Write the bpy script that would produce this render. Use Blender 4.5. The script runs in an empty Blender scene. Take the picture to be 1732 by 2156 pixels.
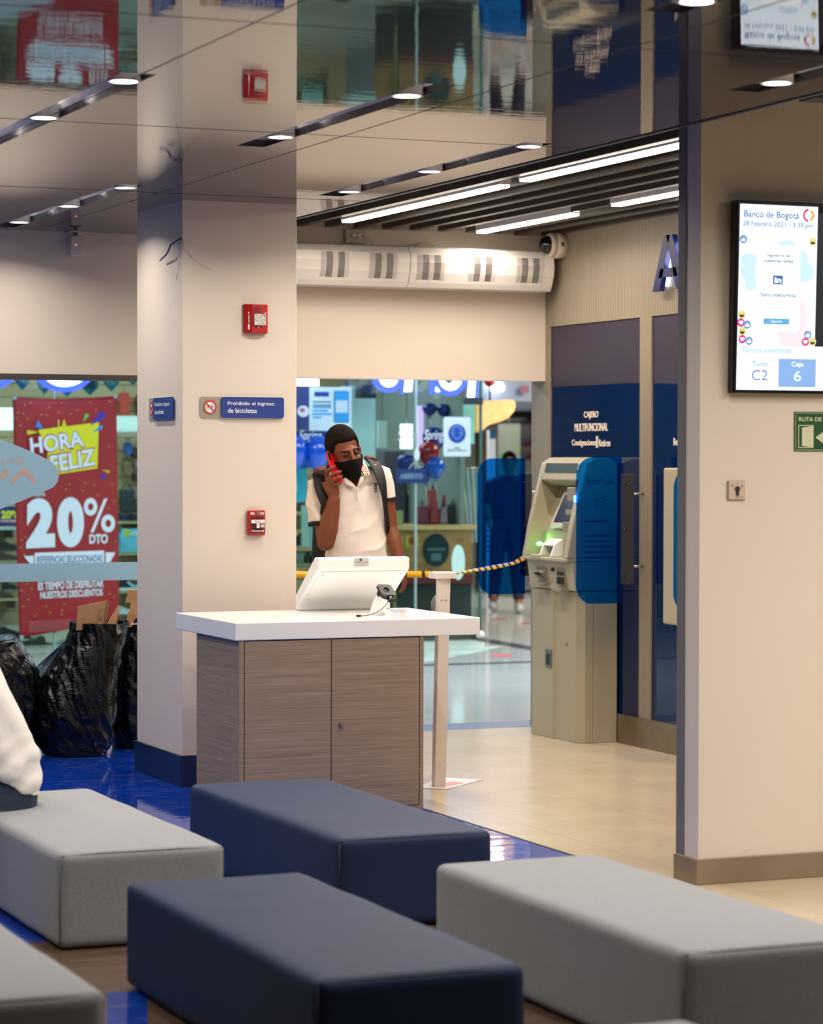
import bpy, bmesh, math, random
from mathutils import Vector, Matrix, noise
random.seed(7)
S = bpy.context.scene
COL = S.collection
PI = math.pi

# ------------------------------------------------------------------ camera
F_PX, PITCH, ROLL, YAW = 5566.6, math.radians(1.1463), math.radians(-.1139), math.radians(22.7824)
EYE = Vector((0, 0, 1.62))
_cy, _sy = math.cos(YAW), math.sin(YAW)
_fw = Vector((_sy*math.cos(PITCH), _cy*math.cos(PITCH), -math.sin(PITCH)))
_rt = Vector((_cy, -_sy, 0)); _dn = _fw.cross(_rt)
_c, _s = math.cos(ROLL), math.sin(ROLL)
RT = _c*_rt + _s*_dn; DN = -_s*_rt + _c*_dn; FW = _fw
cam_d = bpy.data.cameras.new('camera'); cam = bpy.data.objects.new('camera', cam_d); COL.objects.link(cam)
cam.matrix_world = Matrix(((RT.x, -DN.x, -FW.x, EYE.x), (RT.y, -DN.y, -FW.y, EYE.y), (RT.z, -DN.z, -FW.z, EYE.z), (0, 0, 0, 1)))
cam_d.sensor_fit = 'VERTICAL'; cam_d.sensor_height = 36; cam_d.lens = F_PX/2156*36
cam_d.clip_start = .1; cam_d.clip_end = 200
cam_d.dof.use_dof = True; cam_d.dof.focus_distance = 12.4; cam_d.dof.aperture_fstop = 3.4
S.camera = cam

# ------------------------------------------------------------------ world, exposure
w = bpy.data.worlds.new('world'); S.world = w; w.use_nodes = True
w.node_tree.nodes['Background'].inputs[0].default_value = (.55, .62, .7, 1)
w.node_tree.nodes['Background'].inputs[1].default_value = .03
S.view_settings.view_transform = 'Standard'; S.view_settings.look = 'None'
S.view_settings.gamma = 1; S.view_settings.use_curve_mapping = False
S.view_settings.exposure = 0

P_DOWN = 7.0      # each ceiling downlight
P_LED = 12.8      # each lobby strip, per metre
P_MALL = 200.0
P_SHOP = 105.0

def area(name, loc, sx, sy, power, col=(1, 1, 1), rot=(0, 0, 0), spread=180, disk=False):
    d = bpy.data.lights.new(name, 'AREA'); d.energy = power; d.color = col
    d.shape = 'DISK' if disk else 'RECTANGLE'; d.size = sx
    if not disk: d.size_y = sy
    d.spread = math.radians(spread)
    o = bpy.data.objects.new(name, d); o.location = loc; o.rotation_euler = rot; COL.objects.link(o)
    return o

WARM = (1, .86, .70); NEUT = (1, .93, .84); COLD = (.84, .95, 1)
# mall corridor panels and the shop opposite
for x in (4.5, 9.0, 13.5):
    area('mall_light', (x, 17.6, 3.35), 2.6, 1.6, P_MALL, COLD)
for x in (4.2, 7.8):
    area('shop_light', (x, 23.4, 2.93), 3.0, 1.6, P_SHOP, COLD)
area('mall_light', (12.4, 27.8, 2.12), 2.5, 3.5, 95, (1, .93, .84))  # added fill under the low soffit, brightens the unlit far end
area('mall_light', (13.0, 21.5, 3.35), 2.5, 2.5, 330, (1, .82, .6))

# ------------------------------------------------------------------ projection helpers (where things stand)
def _ray(u, v): return ((u-866)*RT + (v-1078)*DN)/F_PX + FW
def on(ax, val, u, v):
    d = _ray(u, v); t = (val-EYE[ax])/d[ax]; return EYE + t*d
def onX(x, u, v): return on(0, x, u, v)
def onY(y, u, v): return on(1, y, u, v)
def onZ(z, u, v): return on(2, z, u, v)

class Fr:
    """a flat working frame: o origin, r right, u up, n towards the viewer"""
    def __init__(s, o, r, u):
        s.o = Vector(o); s.r = Vector(r).normalized(); s.u = Vector(u).normalized(); s.n = s.r.cross(s.u)
    def P(s, a, b, c=0): return s.o + s.r*a + s.u*b + s.n*c
    def px(s, u, v):
        d = _ray(u, v); t = (s.o-EYE).dot(s.n)/d.dot(s.n); p = EYE + d*t - s.o
        return (p.dot(s.r), p.dot(s.u))
    def box(s, u0, v0, u1, v1):
        um, vm = (u0+u1)/2, (v0+v1)/2
        return s.px(u0, vm)[0], s.px(um, v1)[1], s.px(u1, vm)[0], s.px(um, v0)[1]
def frY(y): return Fr((0, y, 0), (1, 0, 0), (0, 0, 1))
def frX(x): return Fr((x, 0, 0), (0, -1, 0), (0, 0, 1))

# ------------------------------------------------------------------ materials
def lin(c):
    f = lambda x: (x/255/12.92) if x/255 <= .04045 else ((x/255+.055)/1.055)**2.4
    return (f(c[0]), f(c[1]), f(c[2]), 1)
_M = {}
def M(name, col=(200, 200, 200), rough=.5, metal=0, spec=.5, coat=0, coat_r=.05, emit=0, ecol=None, var=0, vscale=6, vstretch=(1, 1, 1),
      bump=0, bscale=30, bstretch=(1, 1, 1), alpha=1, sheen=0, rvar=0):
    if name in _M: return _M[name]
    m = bpy.data.materials.new(name); m.use_nodes = True; nt = m.node_tree; N = nt.nodes; L = nt.links
    b = N['Principled BSDF']; c = lin(col)
    b.inputs['Base Color'].default_value = c; b.inputs['Roughness'].default_value = rough
    b.inputs['Metallic'].default_value = metal; b.inputs['Specular IOR Level'].default_value = spec
    b.inputs['Coat Weight'].default_value = coat; b.inputs['Coat Roughness'].default_value = coat_r
    if sheen: b.inputs['Sheen Weight'].default_value = sheen
    if emit:
        b.inputs['Emission Color'].default_value = lin(ecol or col); b.inputs['Emission Strength'].default_value = emit
    b.inputs['Alpha'].default_value = alpha
    def coords(st):
        t = N.new('ShaderNodeTexCoord'); mp = N.new('ShaderNodeMapping'); mp.inputs['Scale'].default_value = st
        L.new(t.outputs['Object'], mp.inputs['Vector']); return mp
    if var:
        mp = coords(vstretch); n = N.new('ShaderNodeTexNoise'); n.inputs['Scale'].default_value = vscale; n.inputs['Detail'].default_value = 6
        L.new(mp.outputs[0], n.inputs['Vector'])
        r = N.new('ShaderNodeMapRange'); r.inputs[1].default_value = .3; r.inputs[2].default_value = .7
        r.inputs[3].default_value = 1-var; r.inputs[4].default_value = 1+var
        L.new(n.outputs['Fac'], r.inputs[0])
        mx = N.new('ShaderNodeVectorMath'); mx.operation = 'SCALE'; mx.inputs[0].default_value = c[:3]
        L.new(r.outputs[0], mx.inputs['Scale']); L.new(mx.outputs[0], b.inputs['Base Color'])
        if rvar:
            r2 = N.new('ShaderNodeMapRange'); r2.inputs[1].default_value = .3; r2.inputs[2].default_value = .7
            r2.inputs[3].default_value = rough; r2.inputs[4].default_value = rough+rvar
            L.new(n.outputs['Fac'], r2.inputs[0]); L.new(r2.outputs[0], b.inputs['Roughness'])
    if bump:
        mp = coords(bstretch); n = N.new('ShaderNodeTexNoise'); n.inputs['Scale'].default_value = bscale; n.inputs['Detail'].default_value = 3
        L.new(mp.outputs[0], n.inputs['Vector'])
        bp = N.new('ShaderNodeBump'); bp.inputs['Strength'].default_value = bump; bp.inputs['Distance'].default_value = .01
        L.new(n.outputs['Fac'], bp.inputs['Height']); L.new(bp.outputs[0], b.inputs['Normal'])
        if coat: L.new(bp.outputs[0], b.inputs['Coat Normal'])
    _M[name] = m; return m

def glassy(name, tint=(235, 245, 245), refl=.6, rough=.02, mixcol=None, mixfac=0):
    """thin sheet: see-through with a Fresnel reflection, optionally partly opaque (tinted acrylic)"""
    if name in _M: return _M[name]
    m = bpy.data.materials.new(name); m.use_nodes = True; nt = m.node_tree; N = nt.nodes; L = nt.links
    N.remove(N['Principled BSDF']); out = N['Material Output']
    tr = N.new('ShaderNodeBsdfTransparent'); tr.inputs[0].default_value = lin(tint)
    gl = N.new('ShaderNodeBsdfGlossy'); gl.inputs['Roughness'].default_value = rough
    fr = N.new('ShaderNodeFresnel'); fr.inputs[0].default_value = 1.4
    mu = N.new('ShaderNodeMath'); mu.operation = 'MULTIPLY'; mu.inputs[1].default_value = refl
    L.new(fr.outputs[0], mu.inputs[0])
    mx = N.new('ShaderNodeMixShader'); L.new(mu.outputs[0], mx.inputs[0])
    base = tr.outputs[0]
    if mixfac:
        df = N.new('ShaderNodeBsdfDiffuse'); df.inputs[0].default_value = lin(mixcol)
        m2 = N.new('ShaderNodeMixShader'); m2.inputs[0].default_value = mixfac
        L.new(tr.outputs[0], m2.inputs[1]); L.new(df.outputs[0], m2.inputs[2]); base = m2.outputs[0]
    L.new(base, mx.inputs[1]); L.new(gl.outputs[0], mx.inputs[2]); L.new(mx.outputs[0], out.inputs[0])
    _M[name] = m; return m

def grid_mat(name, col, line, sx, sy, lw, rough=.3, ox=0, oy=0, axes=(0, 1), var=.06, coat=0, bump=0):
    """tiles / grooves: lines every sx, sy along two object axes"""
    m = M(name, col, rough, var=var, vscale=2.5, coat=coat, bump=bump, bscale=3)
    nt = m.node_tree; N = nt.nodes; L = nt.links; b = N['Principled BSDF']
    src = b.inputs['Base Color'].links[0].from_socket
    t = N.new('ShaderNodeTexCoord'); sp = N.new('ShaderNodeSeparateXYZ'); L.new(t.outputs['Object'], sp.inputs[0])
    def line_mask(ax, step, off):
        a = N.new('ShaderNodeMath'); a.operation = 'ADD'; a.inputs[1].default_value = 1000*step-off; L.new(sp.outputs[ax], a.inputs[0])
        mo = N.new('ShaderNodeMath'); mo.operation = 'MODULO'; mo.inputs[1].default_value = step; L.new(a.outputs[0], mo.inputs[0])
        lt = N.new('ShaderNodeMath'); lt.operation = 'LESS_THAN'; lt.inputs[1].default_value = lw; L.new(mo.outputs[0], lt.inputs[0])
        return lt.outputs[0]
    k = []
    if sx: k.append(line_mask(axes[0], sx, ox))
    if sy: k.append(line_mask(axes[1], sy, oy))
    fac = k[0]
    if len(k) > 1:
        mxm = N.new('ShaderNodeMath'); mxm.operation = 'MAXIMUM'; L.new(k[0], mxm.inputs[0]); L.new(k[1], mxm.inputs[1]); fac = mxm.outputs[0]
    mx = N.new('ShaderNodeMix'); mx.data_type = 'RGBA'; L.new(fac, mx.inputs[0]); L.new(src, mx.inputs[6]); mx.inputs[7].default_value = lin(line)
    L.new(mx.outputs[2], b.inputs['Base Color'])
    return m

def wood_mat(name, c1, c2, stretch, rough=.45):
    m = bpy.data.materials.new(name); m.use_nodes = True; nt = m.node_tree; N = nt.nodes; L = nt.links; b = N['Principled BSDF']
    t = N.new('ShaderNodeTexCoord'); mp = N.new('ShaderNodeMapping'); mp.inputs['Scale'].default_value = stretch
    L.new(t.outputs['Object'], mp.inputs['Vector'])
    n = N.new('ShaderNodeTexNoise'); n.inputs['Scale'].default_value = 1.6; n.inputs['Detail'].default_value = 9; n.inputs['Roughness'].default_value = .65
    n.inputs['Distortion'].default_value = .3
    L.new(mp.outputs[0], n.inputs['Vector'])
    r = N.new('ShaderNodeValToRGB'); r.color_ramp.elements[0].position = .33; r.color_ramp.elements[1].position = .66
    r.color_ramp.elements[0].color = lin(c1); r.color_ramp.elements[1].color = lin(c2)
    L.new(n.outputs['Fac'], r.inputs[0]); L.new(r.outputs[0], b.inputs['Base Color']); b.inputs['Roughness'].default_value = rough
    return m

# ------------------------------------------------------------------ mesh builder
_T = {}
def text_geo(s, bold=0., spacing=1.0):
    k = (s, bold, spacing)
    if k in _T: return _T[k]
    cu = bpy.data.curves.new('t', 'FONT'); cu.body = s; cu.size = 1; cu.offset = bold; cu.space_character = spacing; cu.resolution_u = 4 if len(s) > 3 else 12
    o = bpy.data.objects.new('t', cu); COL.objects.link(o)
    me = bpy.data.meshes.new_from_object(o.evaluated_get(bpy.context.evaluated_depsgraph_get()))
    vs = [(v.co.x, v.co.y) for v in me.vertices]; fs = [tuple(p.vertices) for p in me.polygons]
    bpy.data.objects.remove(o); bpy.data.curves.remove(cu); bpy.data.meshes.remove(me)
    x0 = min(v[0] for v in vs); x1 = max(v[0] for v in vs); y0 = min(v[1] for v in vs); y1 = max(v[1] for v in vs)
    vs = [((v[0]-x0)/(x1-x0), (v[1]-y0)/(y1-y0)) for v in vs]
    _T[k] = (vs, fs); return _T[k]

def rr2(a0, b0, a1, b1, r, n=6):
    pts = []
    for cx, cy, s in ((a1-r, b1-r, 0), (a0+r, b1-r, 90), (a0+r, b0+r, 180), (a1-r, b0+r, 270)):
        for i in range(n+1):
            t = math.radians(s+90*i/n); pts.append((cx+r*math.cos(t), cy+r*math.sin(t)))
    return pts
def el2(cx, cy, rx, ry, n=28, a0=0, a1=360):
    full = abs(a1-a0) >= 360
    return [(cx+rx*math.cos(math.radians(a0+(a1-a0)*i/(n if full else n-1))), cy+ry*math.sin(math.radians(a0+(a1-a0)*i/(n if full else n-1)))) for i in range(n)]

class MB:
    def __init__(s): s.v = []; s.f = []; s.m = []; s.sm = []
    def add(s, vs, fs, mi=0, smooth=False):
        k = len(s.v); s.v += [Vector(p) for p in vs]
        for f in fs: s.f.append(tuple(i+k for i in f)); s.m.append(mi); s.sm.append(smooth)
        return s
    def box(s, x0, x1, y0, y1, z0, z1, mi=0):
        v = [(x, y, z) for x in (x0, x1) for y in (y0, y1) for z in (z0, z1)]
        return s.add(v, [(0, 1, 3, 2), (4, 6, 7, 5), (0, 4, 5, 1), (2, 3, 7, 6), (0, 2, 6, 4), (1, 5, 7, 3)], mi)
    def prism(s, pts, vec, mi=0, smooth=False):
        n = len(pts); vec = Vector(vec); a = [Vector(p) for p in pts]; b = [p+vec for p in a]
        s.add(a+b, [tuple(range(n)), tuple(range(2*n-1, n-1, -1))], mi)
        k = len(s.v)-2*n
        for i in range(n):
            j = (i+1) % n; s.f.append((k+i, k+j, k+n+j, k+n+i)); s.m.append(mi); s.sm.append(smooth)
        return s
    def fp(s, fr, pts, c0=0, c1=.002, mi=0, smooth=False):
        return s.prism([fr.P(a, b, c0) for a, b in pts], fr.n*(c1-c0), mi, smooth)
    def fr_(s, fr, a0, b0, a1, b1, c0=0, c1=.002, r=0, mi=0):
        pts = rr2(a0, b0, a1, b1, r) if r else [(a0, b0), (a1, b0), (a1, b1), (a0, b1)]
        return s.fp(fr, pts, c0, c1, mi)
    def fpx(s, fr, pts, c0=0, c1=.002, mi=0): return s.fp(fr, [fr.px(*p) for p in pts], c0, c1, mi)
    def ring(s, fr, cx, cy, ro, ri, c0, c1, mi=0, n=32, ky=1, a0=0, a1=360):
        full = a1-a0 >= 360; m = n if full else n+1
        vs = []
        for c in (c0, c1):
            for r in (ro, ri):
                for i in range(m):
                    t = math.radians(a0+(a1-a0)*i/n); vs.append(fr.P(cx+r*math.cos(t), cy+r*ky*math.sin(t), c))
        fs = []
        for i in range(n):
            j = (i+1) % m if full else i+1
            A, B, Cc, D = i, j, m+j, m+i; E = 2*m
            fs += [(A, B, Cc, D), (E+A, E+D, E+Cc, E+B), (A, E+A, E+B, B), (D, Cc, E+Cc, E+D)]
        if not full: fs += [(0, m, 3*m, 2*m), (m-1, 3*m-1, 4*m-1, 2*m-1)]
        return s.add(vs, fs, mi)
    def text(s, fr, txt, a0, b0, a1, b1, c=.001, thick=0, bold=0., mi=0, mirror=False, spacing=1.0, slope=0, shear=0):
        vs, fs = text_geo(txt, bold, spacing)
        g = lambda x, y: (a0+(a1-a0)*((1-x) if mirror else x)+shear*y, b0+(b1-b0)*y+slope*(a1-a0)*x)
        s.add([fr.P(*g(x, y), c+thick) for x, y in vs], fs, mi)
        if thick:
            n = len(vs); s.add([fr.P(*g(x, y), c) for x, y in vs], fs, mi)
            cnt = {}
            for f in fs:
                for i in range(len(f)):
                    e = (f[i], f[(i+1) % len(f)]); cnt[e] = 1
            k = len(s.v)-2*n
            for (i, j) in cnt:
                if (j, i) not in cnt: s.f.append((k+i, k+j, k+n+j, k+n+i)); s.m.append(mi); s.sm.append(False)
        return s
    def textpx(s, fr, txt, u0, v0, u1, v1, **k):
        a0, b0, a1, b1 = fr.box(u0, v0, u1, v1); return s.text(fr, txt, a0, b0, a1, b1, **k)
    def cyl(s, p0, p1, r0, r1=None, n=20, mi=0, smooth=True):
        p0 = Vector(p0); p1 = Vector(p1); r1 = r0 if r1 is None else r1
        return s.tube([p0, p1], [r0, r1], n, mi, smooth)
    def tube(s, path, rad, n=12, mi=0, smooth=True, ref=(0, 1, 0), caps=True, round_ends=False):
        path = [Vector(p) for p in path]; m = len(path)
        if not isinstance(rad, (list, tuple)): rad = [rad]*m
        rings = []; k = len(s.v)
        ref = Vector(ref); prev = None
        for i in range(m):
            d = (path[min(i+1, m-1)]-path[max(i-1, 0)])
            d = d.normalized() if d.length > 1e-9 else Vector((0, 0, 1))
            q = prev if prev is not None else ref
            a = q-d*q.dot(d)
            if a.length < 1e-3: a = Vector((1, 0, 0))-d*d.x
            a.normalize(); prev = a; b = d.cross(a)
            ra, rb = rad[i] if isinstance(rad[i], (list, tuple)) else (rad[i], rad[i])
            for j in range(n):
                t = 2*PI*j/n; s.v.append(path[i]+a*ra*math.cos(t)+b*rb*math.sin(t))
        for i in range(m-1):
            for j in range(n):
                j2 = (j+1) % n; s.f.append((k+i*n+j, k+i*n+j2, k+(i+1)*n+j2, k+(i+1)*n+j)); s.m.append(mi); s.sm.append(smooth)
        if caps:
            s.f.append(tuple(k+j for j in range(n))); s.m.append(mi); s.sm.append(False)
            s.f.append(tuple(k+(m-1)*n+j for j in reversed(range(n)))); s.m.append(mi); s.sm.append(False)
        return s
    def ell(s, c, r, n=20, m=14, mi=0, rot=None, fn=None):
        c = Vector(c); vs = []; fs = []
        for i in range(m+1):
            ph = PI*i/m
            for j in range(n):
                t = 2*PI*j/n
                p = Vector((r[0]*math.sin(ph)*math.cos(t), r[1]*math.sin(ph)*math.sin(t), r[2]*math.cos(ph)))
                if fn: p = fn(p)
                if rot: p = rot @ p
                vs.append(c+p)
        for i in range(m):
            for j in range(n):
                j2 = (j+1) % n; fs.append((i*n+j, (i+1)*n+j, (i+1)*n+j2, i*n+j2))
        return s.add(vs, fs, mi, True)
    def mesh(s, name, weld=False):
        me = bpy.data.meshes.new(name); me.from_pydata([tuple(v) for v in s.v], [], s.f)
        for p, mi, sm in zip(me.polygons, s.m, s.sm): p.material_index = mi; p.use_smooth = sm
        bm = bmesh.new(); bm.from_mesh(me)
        if weld: bmesh.ops.remove_doubles(bm, verts=bm.verts, dist=1e-5)
        bmesh.ops.recalc_face_normals(bm, faces=bm.faces); bm.to_mesh(me); bm.free()
        return me
    def build(s, name, mats, parent=None, bevel=0, seg=2, local=False, remesh=0, weld=False, smooth_it=0):
        if not isinstance(mats, (list, tuple)): mats = [mats]
        if parent is not None and not local:
            off = wloc(parent); s.v = [v-off for v in s.v]
        elif parent is None:
            # origin at the base centre of the thing
            xs = [v.x for v in s.v]; ys = [v.y for v in s.v]; zs = [v.z for v in s.v]
            off = Vector(((min(xs)+max(xs))/2, (min(ys)+max(ys))/2, min(zs)))
            if not local: s.v = [v-off for v in s.v]
        me = s.mesh(name, weld or bool(remesh))
        for m in mats: me.materials.append(m)
        o = bpy.data.objects.new(name, me); COL.objects.link(o)
        if parent is None and not local: o.location = off
        if remesh:
            md = o.modifiers.new('r', 'REMESH'); md.mode = 'VOXEL'; md.voxel_size = remesh; md.use_smooth_shade = True
            if smooth_it:
                sm = o.modifiers.new('s', 'SMOOTH'); sm.iterations = smooth_it; sm.factor = .5
            me2 = bpy.data.meshes.new_from_object(o.evaluated_get(bpy.context.evaluated_depsgraph_get()))
            o.modifiers.clear(); o.data = me2
            if not me2.materials: me2.materials.append(mats[0])
            for p in me2.polygons: p.use_smooth = True
        if parent is not None: o.parent = parent
        if bevel:
            md = o.modifiers.new('bevel', 'BEVEL'); md.width = bevel; md.segments = seg; md.limit_method = 'ANGLE'; md.angle_limit = math.radians(40)
        return o

def wloc(o):
    p = Vector(o.location)
    while o.parent: o = o.parent; p += Vector(o.location)
    return p
def tag(o, label, cat, group=None, kind=None):
    o['label'] = label; o['category'] = cat
    if group: o['group'] = group
    if kind: o['kind'] = kind
    return o
def thing(name, label, cat, loc=(0, 0, 0), group=None, rz=0):
    o = bpy.data.objects.new(name, None); o.empty_display_size = .1; COL.objects.link(o); o.location = loc; o.rotation_euler = (0, 0, rz)
    return tag(o, label, cat, group)
def struct(name, mb, mats, label=None, cat=None, **k):
    o = mb.build(name, mats, **k); o['kind'] = 'structure'
    if label: o['label'] = label
    if cat: o['category'] = cat
    return o
def dup(root, loc, label, group=None, rz=None):
    r = root.copy(); COL.objects.link(r); r.location = loc; r['label'] = label
    if group: r['group'] = group
    if rz is not None: r.rotation_euler = (0, 0, rz)
    for ch in list(root.children):
        c = ch.copy(); COL.objects.link(c); c.parent = r
        for g in list(ch.children):
            d = g.copy(); COL.objects.link(d); d.parent = c
    return r

# ------------------------------------------------------------------ palette
wall_m = M('wall_paint', (226, 212, 196), .55, var=.015, vscale=1.5, bump=.04, bscale=60)
ceil_m = M('gloss_ceiling', (48, 45, 53), .022, spec=.5, bump=.022, bscale=7, bstretch=(1, 2.5, 1))
seam_m = M('dark_seam', (18, 18, 20), .6)
slot_m = M('slot_white', (225, 225, 228), .4)
black = M('black_plastic', (16, 16, 18), .35)
white_p = M('white_plastic', (238, 236, 232), .35)
white_sat = M('white_satin', (248, 247, 245), .22, coat=.4)
ink_w = M('white_ink', (236, 236, 238), .5)
ink_b = M('black_ink', (20, 20, 24), .5)
blue_sign = M('sign_blue', (22, 58, 138), .3, coat=.3)
red_m = M('red_plastic', (176, 24, 24), .35)
chrome = M('chrome', (200, 200, 200), .15, metal=1)
steel = M('brushed_steel', (150, 145, 138), .35, metal=1)
grey_metal = M('grey_metal', (96, 98, 104), .45, metal=.6)
dark_metal = M('dark_metal', (70, 70, 76), .5, metal=.3)

# ================================================================== SETTING
H = 2.891
BX = 4.85                                     # edge of the glossy ceiling / lobby line
# --- floors
tile_m = grid_mat('beige_tile', (194, 176, 150), (164, 148, 124), .6, 1.2, .004, rough=.22, ox=.19, oy=.2, var=.09)
blue_m = M('blue_epoxy', (3, 28, 120), .06, spec=.5, coat=.5, coat_r=.03, bump=.10, bscale=4, bstretch=(1, 2.2, 1))
def add_scuffs(m):
    nt = m.node_tree; N = nt.nodes; L = nt.links; b = N['Principled BSDF']
    t = N.new('ShaderNodeTexCoord'); mp = N.new('ShaderNodeMapping'); mp.inputs['Scale'].default_value = (2.4, 9, 1); L.new(t.outputs['Object'], mp.inputs[0])
    n = N.new('ShaderNodeTexNoise'); n.inputs['Scale'].default_value = 2.3; n.inputs['Detail'].default_value = 12; n.inputs['Roughness'].default_value = .72
    L.new(mp.outputs[0], n.inputs['Vector'])
    r = N.new('ShaderNodeValToRGB'); r.color_ramp.elements[0].position = .53; r.color_ramp.elements[1].position = .74
    r.color_ramp.elements[0].color = lin((5, 62, 178)); r.color_ramp.elements[1].color = lin((130, 134, 165))
    L.new(n.outputs['Fac'], r.inputs[0]); L.new(r.outputs[0], b.inputs['Base Color'])
add_scuffs(blue_m)
plank_m = wood_mat('floor_wood', (74, 56, 44), (112, 88, 70), (.8, 14, 1), .25)
XB = 4.79
mb = MB().box(XB, 9.5, -3, 14.47, -.06, 0); struct('floor', mb, tile_m, 'beige stone tile floor of the cash machine lobby', 'floor', local=True)
mb = MB().box(-5, XB, 8.62, 14.47, -.06, 0); struct('floor', mb, blue_m, 'scuffed glossy blue floor around the pillar and wooden counter', 'floor', local=True)
mb = MB().box(-5, XB, -3, 8.62, -.06, 0); struct('floor', mb, plank_m, 'brown wood plank floor beneath the benches', 'floor', local=True)
p = [onZ(.0, *q) for q in ((225, 2091), (309, 2086), (309, 2175), (225, 2180))]  # thin blue patch laid over the planks
mb = MB().prism([(a.x, a.y, 0) for a in p], (0, 0, .0015)); struct('trim_1', mb, blue_m, 'blue patch on the wood plank floor at the bottom left', 'floor inlay', local=True)
mb = MB().box(XB-.006, XB+.006, 8.0, 14.46, 0, .002); struct('trim_2', mb, M('brass_strip', (120, 96, 70), .35, metal=.7), local=True)
thr_m = M('threshold_grey', (105, 115, 140), .3)
mb = MB().box(4.4, 7.0, 14.47, 14.82, -.06, .001); struct('floor', mb, thr_m, 'grey blue threshold strip at the shopfront opening', 'floor', local=True)
mall_floor_m = M('mall_floor', (206, 210, 208), .12, var=.05, vscale=1.2, coat=.2)
mb = MB().box(-8, 22, 14.82, 34, -.06, 0); struct('floor', mb, mall_floor_m, 'polished pale floor of the mall corridor outside', 'floor', local=True)
# darker bands in the mall floor
band_m = M('mall_floor_band', (92, 92, 100), .12)
mb = MB().box(-8, 9.4, 19.02, 19.17, 0, .001); struct('trim_3', mb, band_m, local=True)
q = [onZ(0, *p) for p in ((1005, 1341), (1125, 1362), (1125, 1371), (1005, 1350))]
mb = MB().prism([(a.x, a.y, 0) for a in q], (0, 0, .0012)); struct('trim_4', mb, band_m, local=True)

# --- glossy ceiling with lamp slots
slots = [  # x0, x1, y0, y1, lamp ys
    (2.50, 2.62, 8.42, 11.4, (8.60, 9.64, 10.70)),
    (3.51, 3.63, 8.26, 10.20, (8.55, 9.84)),
    (4.545, 4.655, 9.62, 11.96, (9.73, 10.75, 11.72)),
    (3.51, 3.63, 11.84, 14.30, (11.97, 12.96, 13.95)),
    (4.53, 4.65, 5.60, 7.99, (5.9, 6.8, 7.76)),
    (3.51, 3.63, 4.30, 6.67, (5.5, 6.47)),
    (2.50, 2.62, 3.9, 6.3, (6.1,)),  # unseen slots from here on, added for their light
    (1.45, 1.57, 6.2, 8.6, (6.4, 7.4, 8.4)),
    (2.50, 2.62, 12.0, 14.2, (12.4, 13.2, 14.0)),
    (1.45, 1.57, 10.4, 12.8, (10.6, 11.6, 12.6)),
    (.40, .52, 8.2, 10.6, (8.4, 9.4, 10.4)),
    (-1.7, -1.58, 9.0, 11.4, (9.2, 10.2, 11.2)),
]
xs = sorted(set([s[0] for s in slots]+[s[1] for s in slots]))
cols = []; cur = -5.0
groups = {}
for s in slots:
    key = round((s[0]+s[1])/2, 1); groups.setdefault(key, []).append(s)
mb = MB(); cur = -5.0
for key in sorted(groups):
    g = sorted(groups[key], key=lambda s: s[2]); x0 = min(s[0] for s in g); x1 = max(s[1] for s in g)
    mb.box(cur, x0, -3, 14.45, H, H+.03); y = -3
    for s in g:
        mb.box(x0, x1, y, s[2], H, H+.03); y = s[3]
    mb.box(x0, x1, y, 14.45, H, H+.03); cur = x1
mb.box(cur, BX, -3, 14.45, H, H+.03)
struct('ceiling', mb, ceil_m, 'glossy dark reflective panel ceiling with lamp slots', 'ceiling', local=True)
mb = MB()
for s in slots:
    x0, x1, y0, y1, _l = s; t = .012; h = H+.10
    mb.box(x0-t, x0, y0, y1, H+.03, h); mb.box(x1, x1+t, y0, y1, H+.03, h)
    mb.box(x0-t, x1+t, y0-t, y0, H+.03, h); mb.box(x0-t, x1+t, y1, y1+t, H+.03, h); mb.box(x0-t, x1+t, y0-t, y1+t, h, h+.012)
struct('ceiling', mb, slot_m, 'white inner faces of the ceiling lamp slots', 'ceiling', local=True)
mb = MB()
for x in (-2.31, -1.09, .13, 1.35, 2.57, 3.79):
    mb.box(x-.0025, x+.0025, -3, 14.45, H-.0008, H)
for y in (-.03, 2.42, 4.87, 7.30, 9.73, 12.15):
    mb.box(-5, BX, y-.002, y+.002, H-.0008, H)
struct('trim_5', mb, seam_m, local=True)
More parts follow.
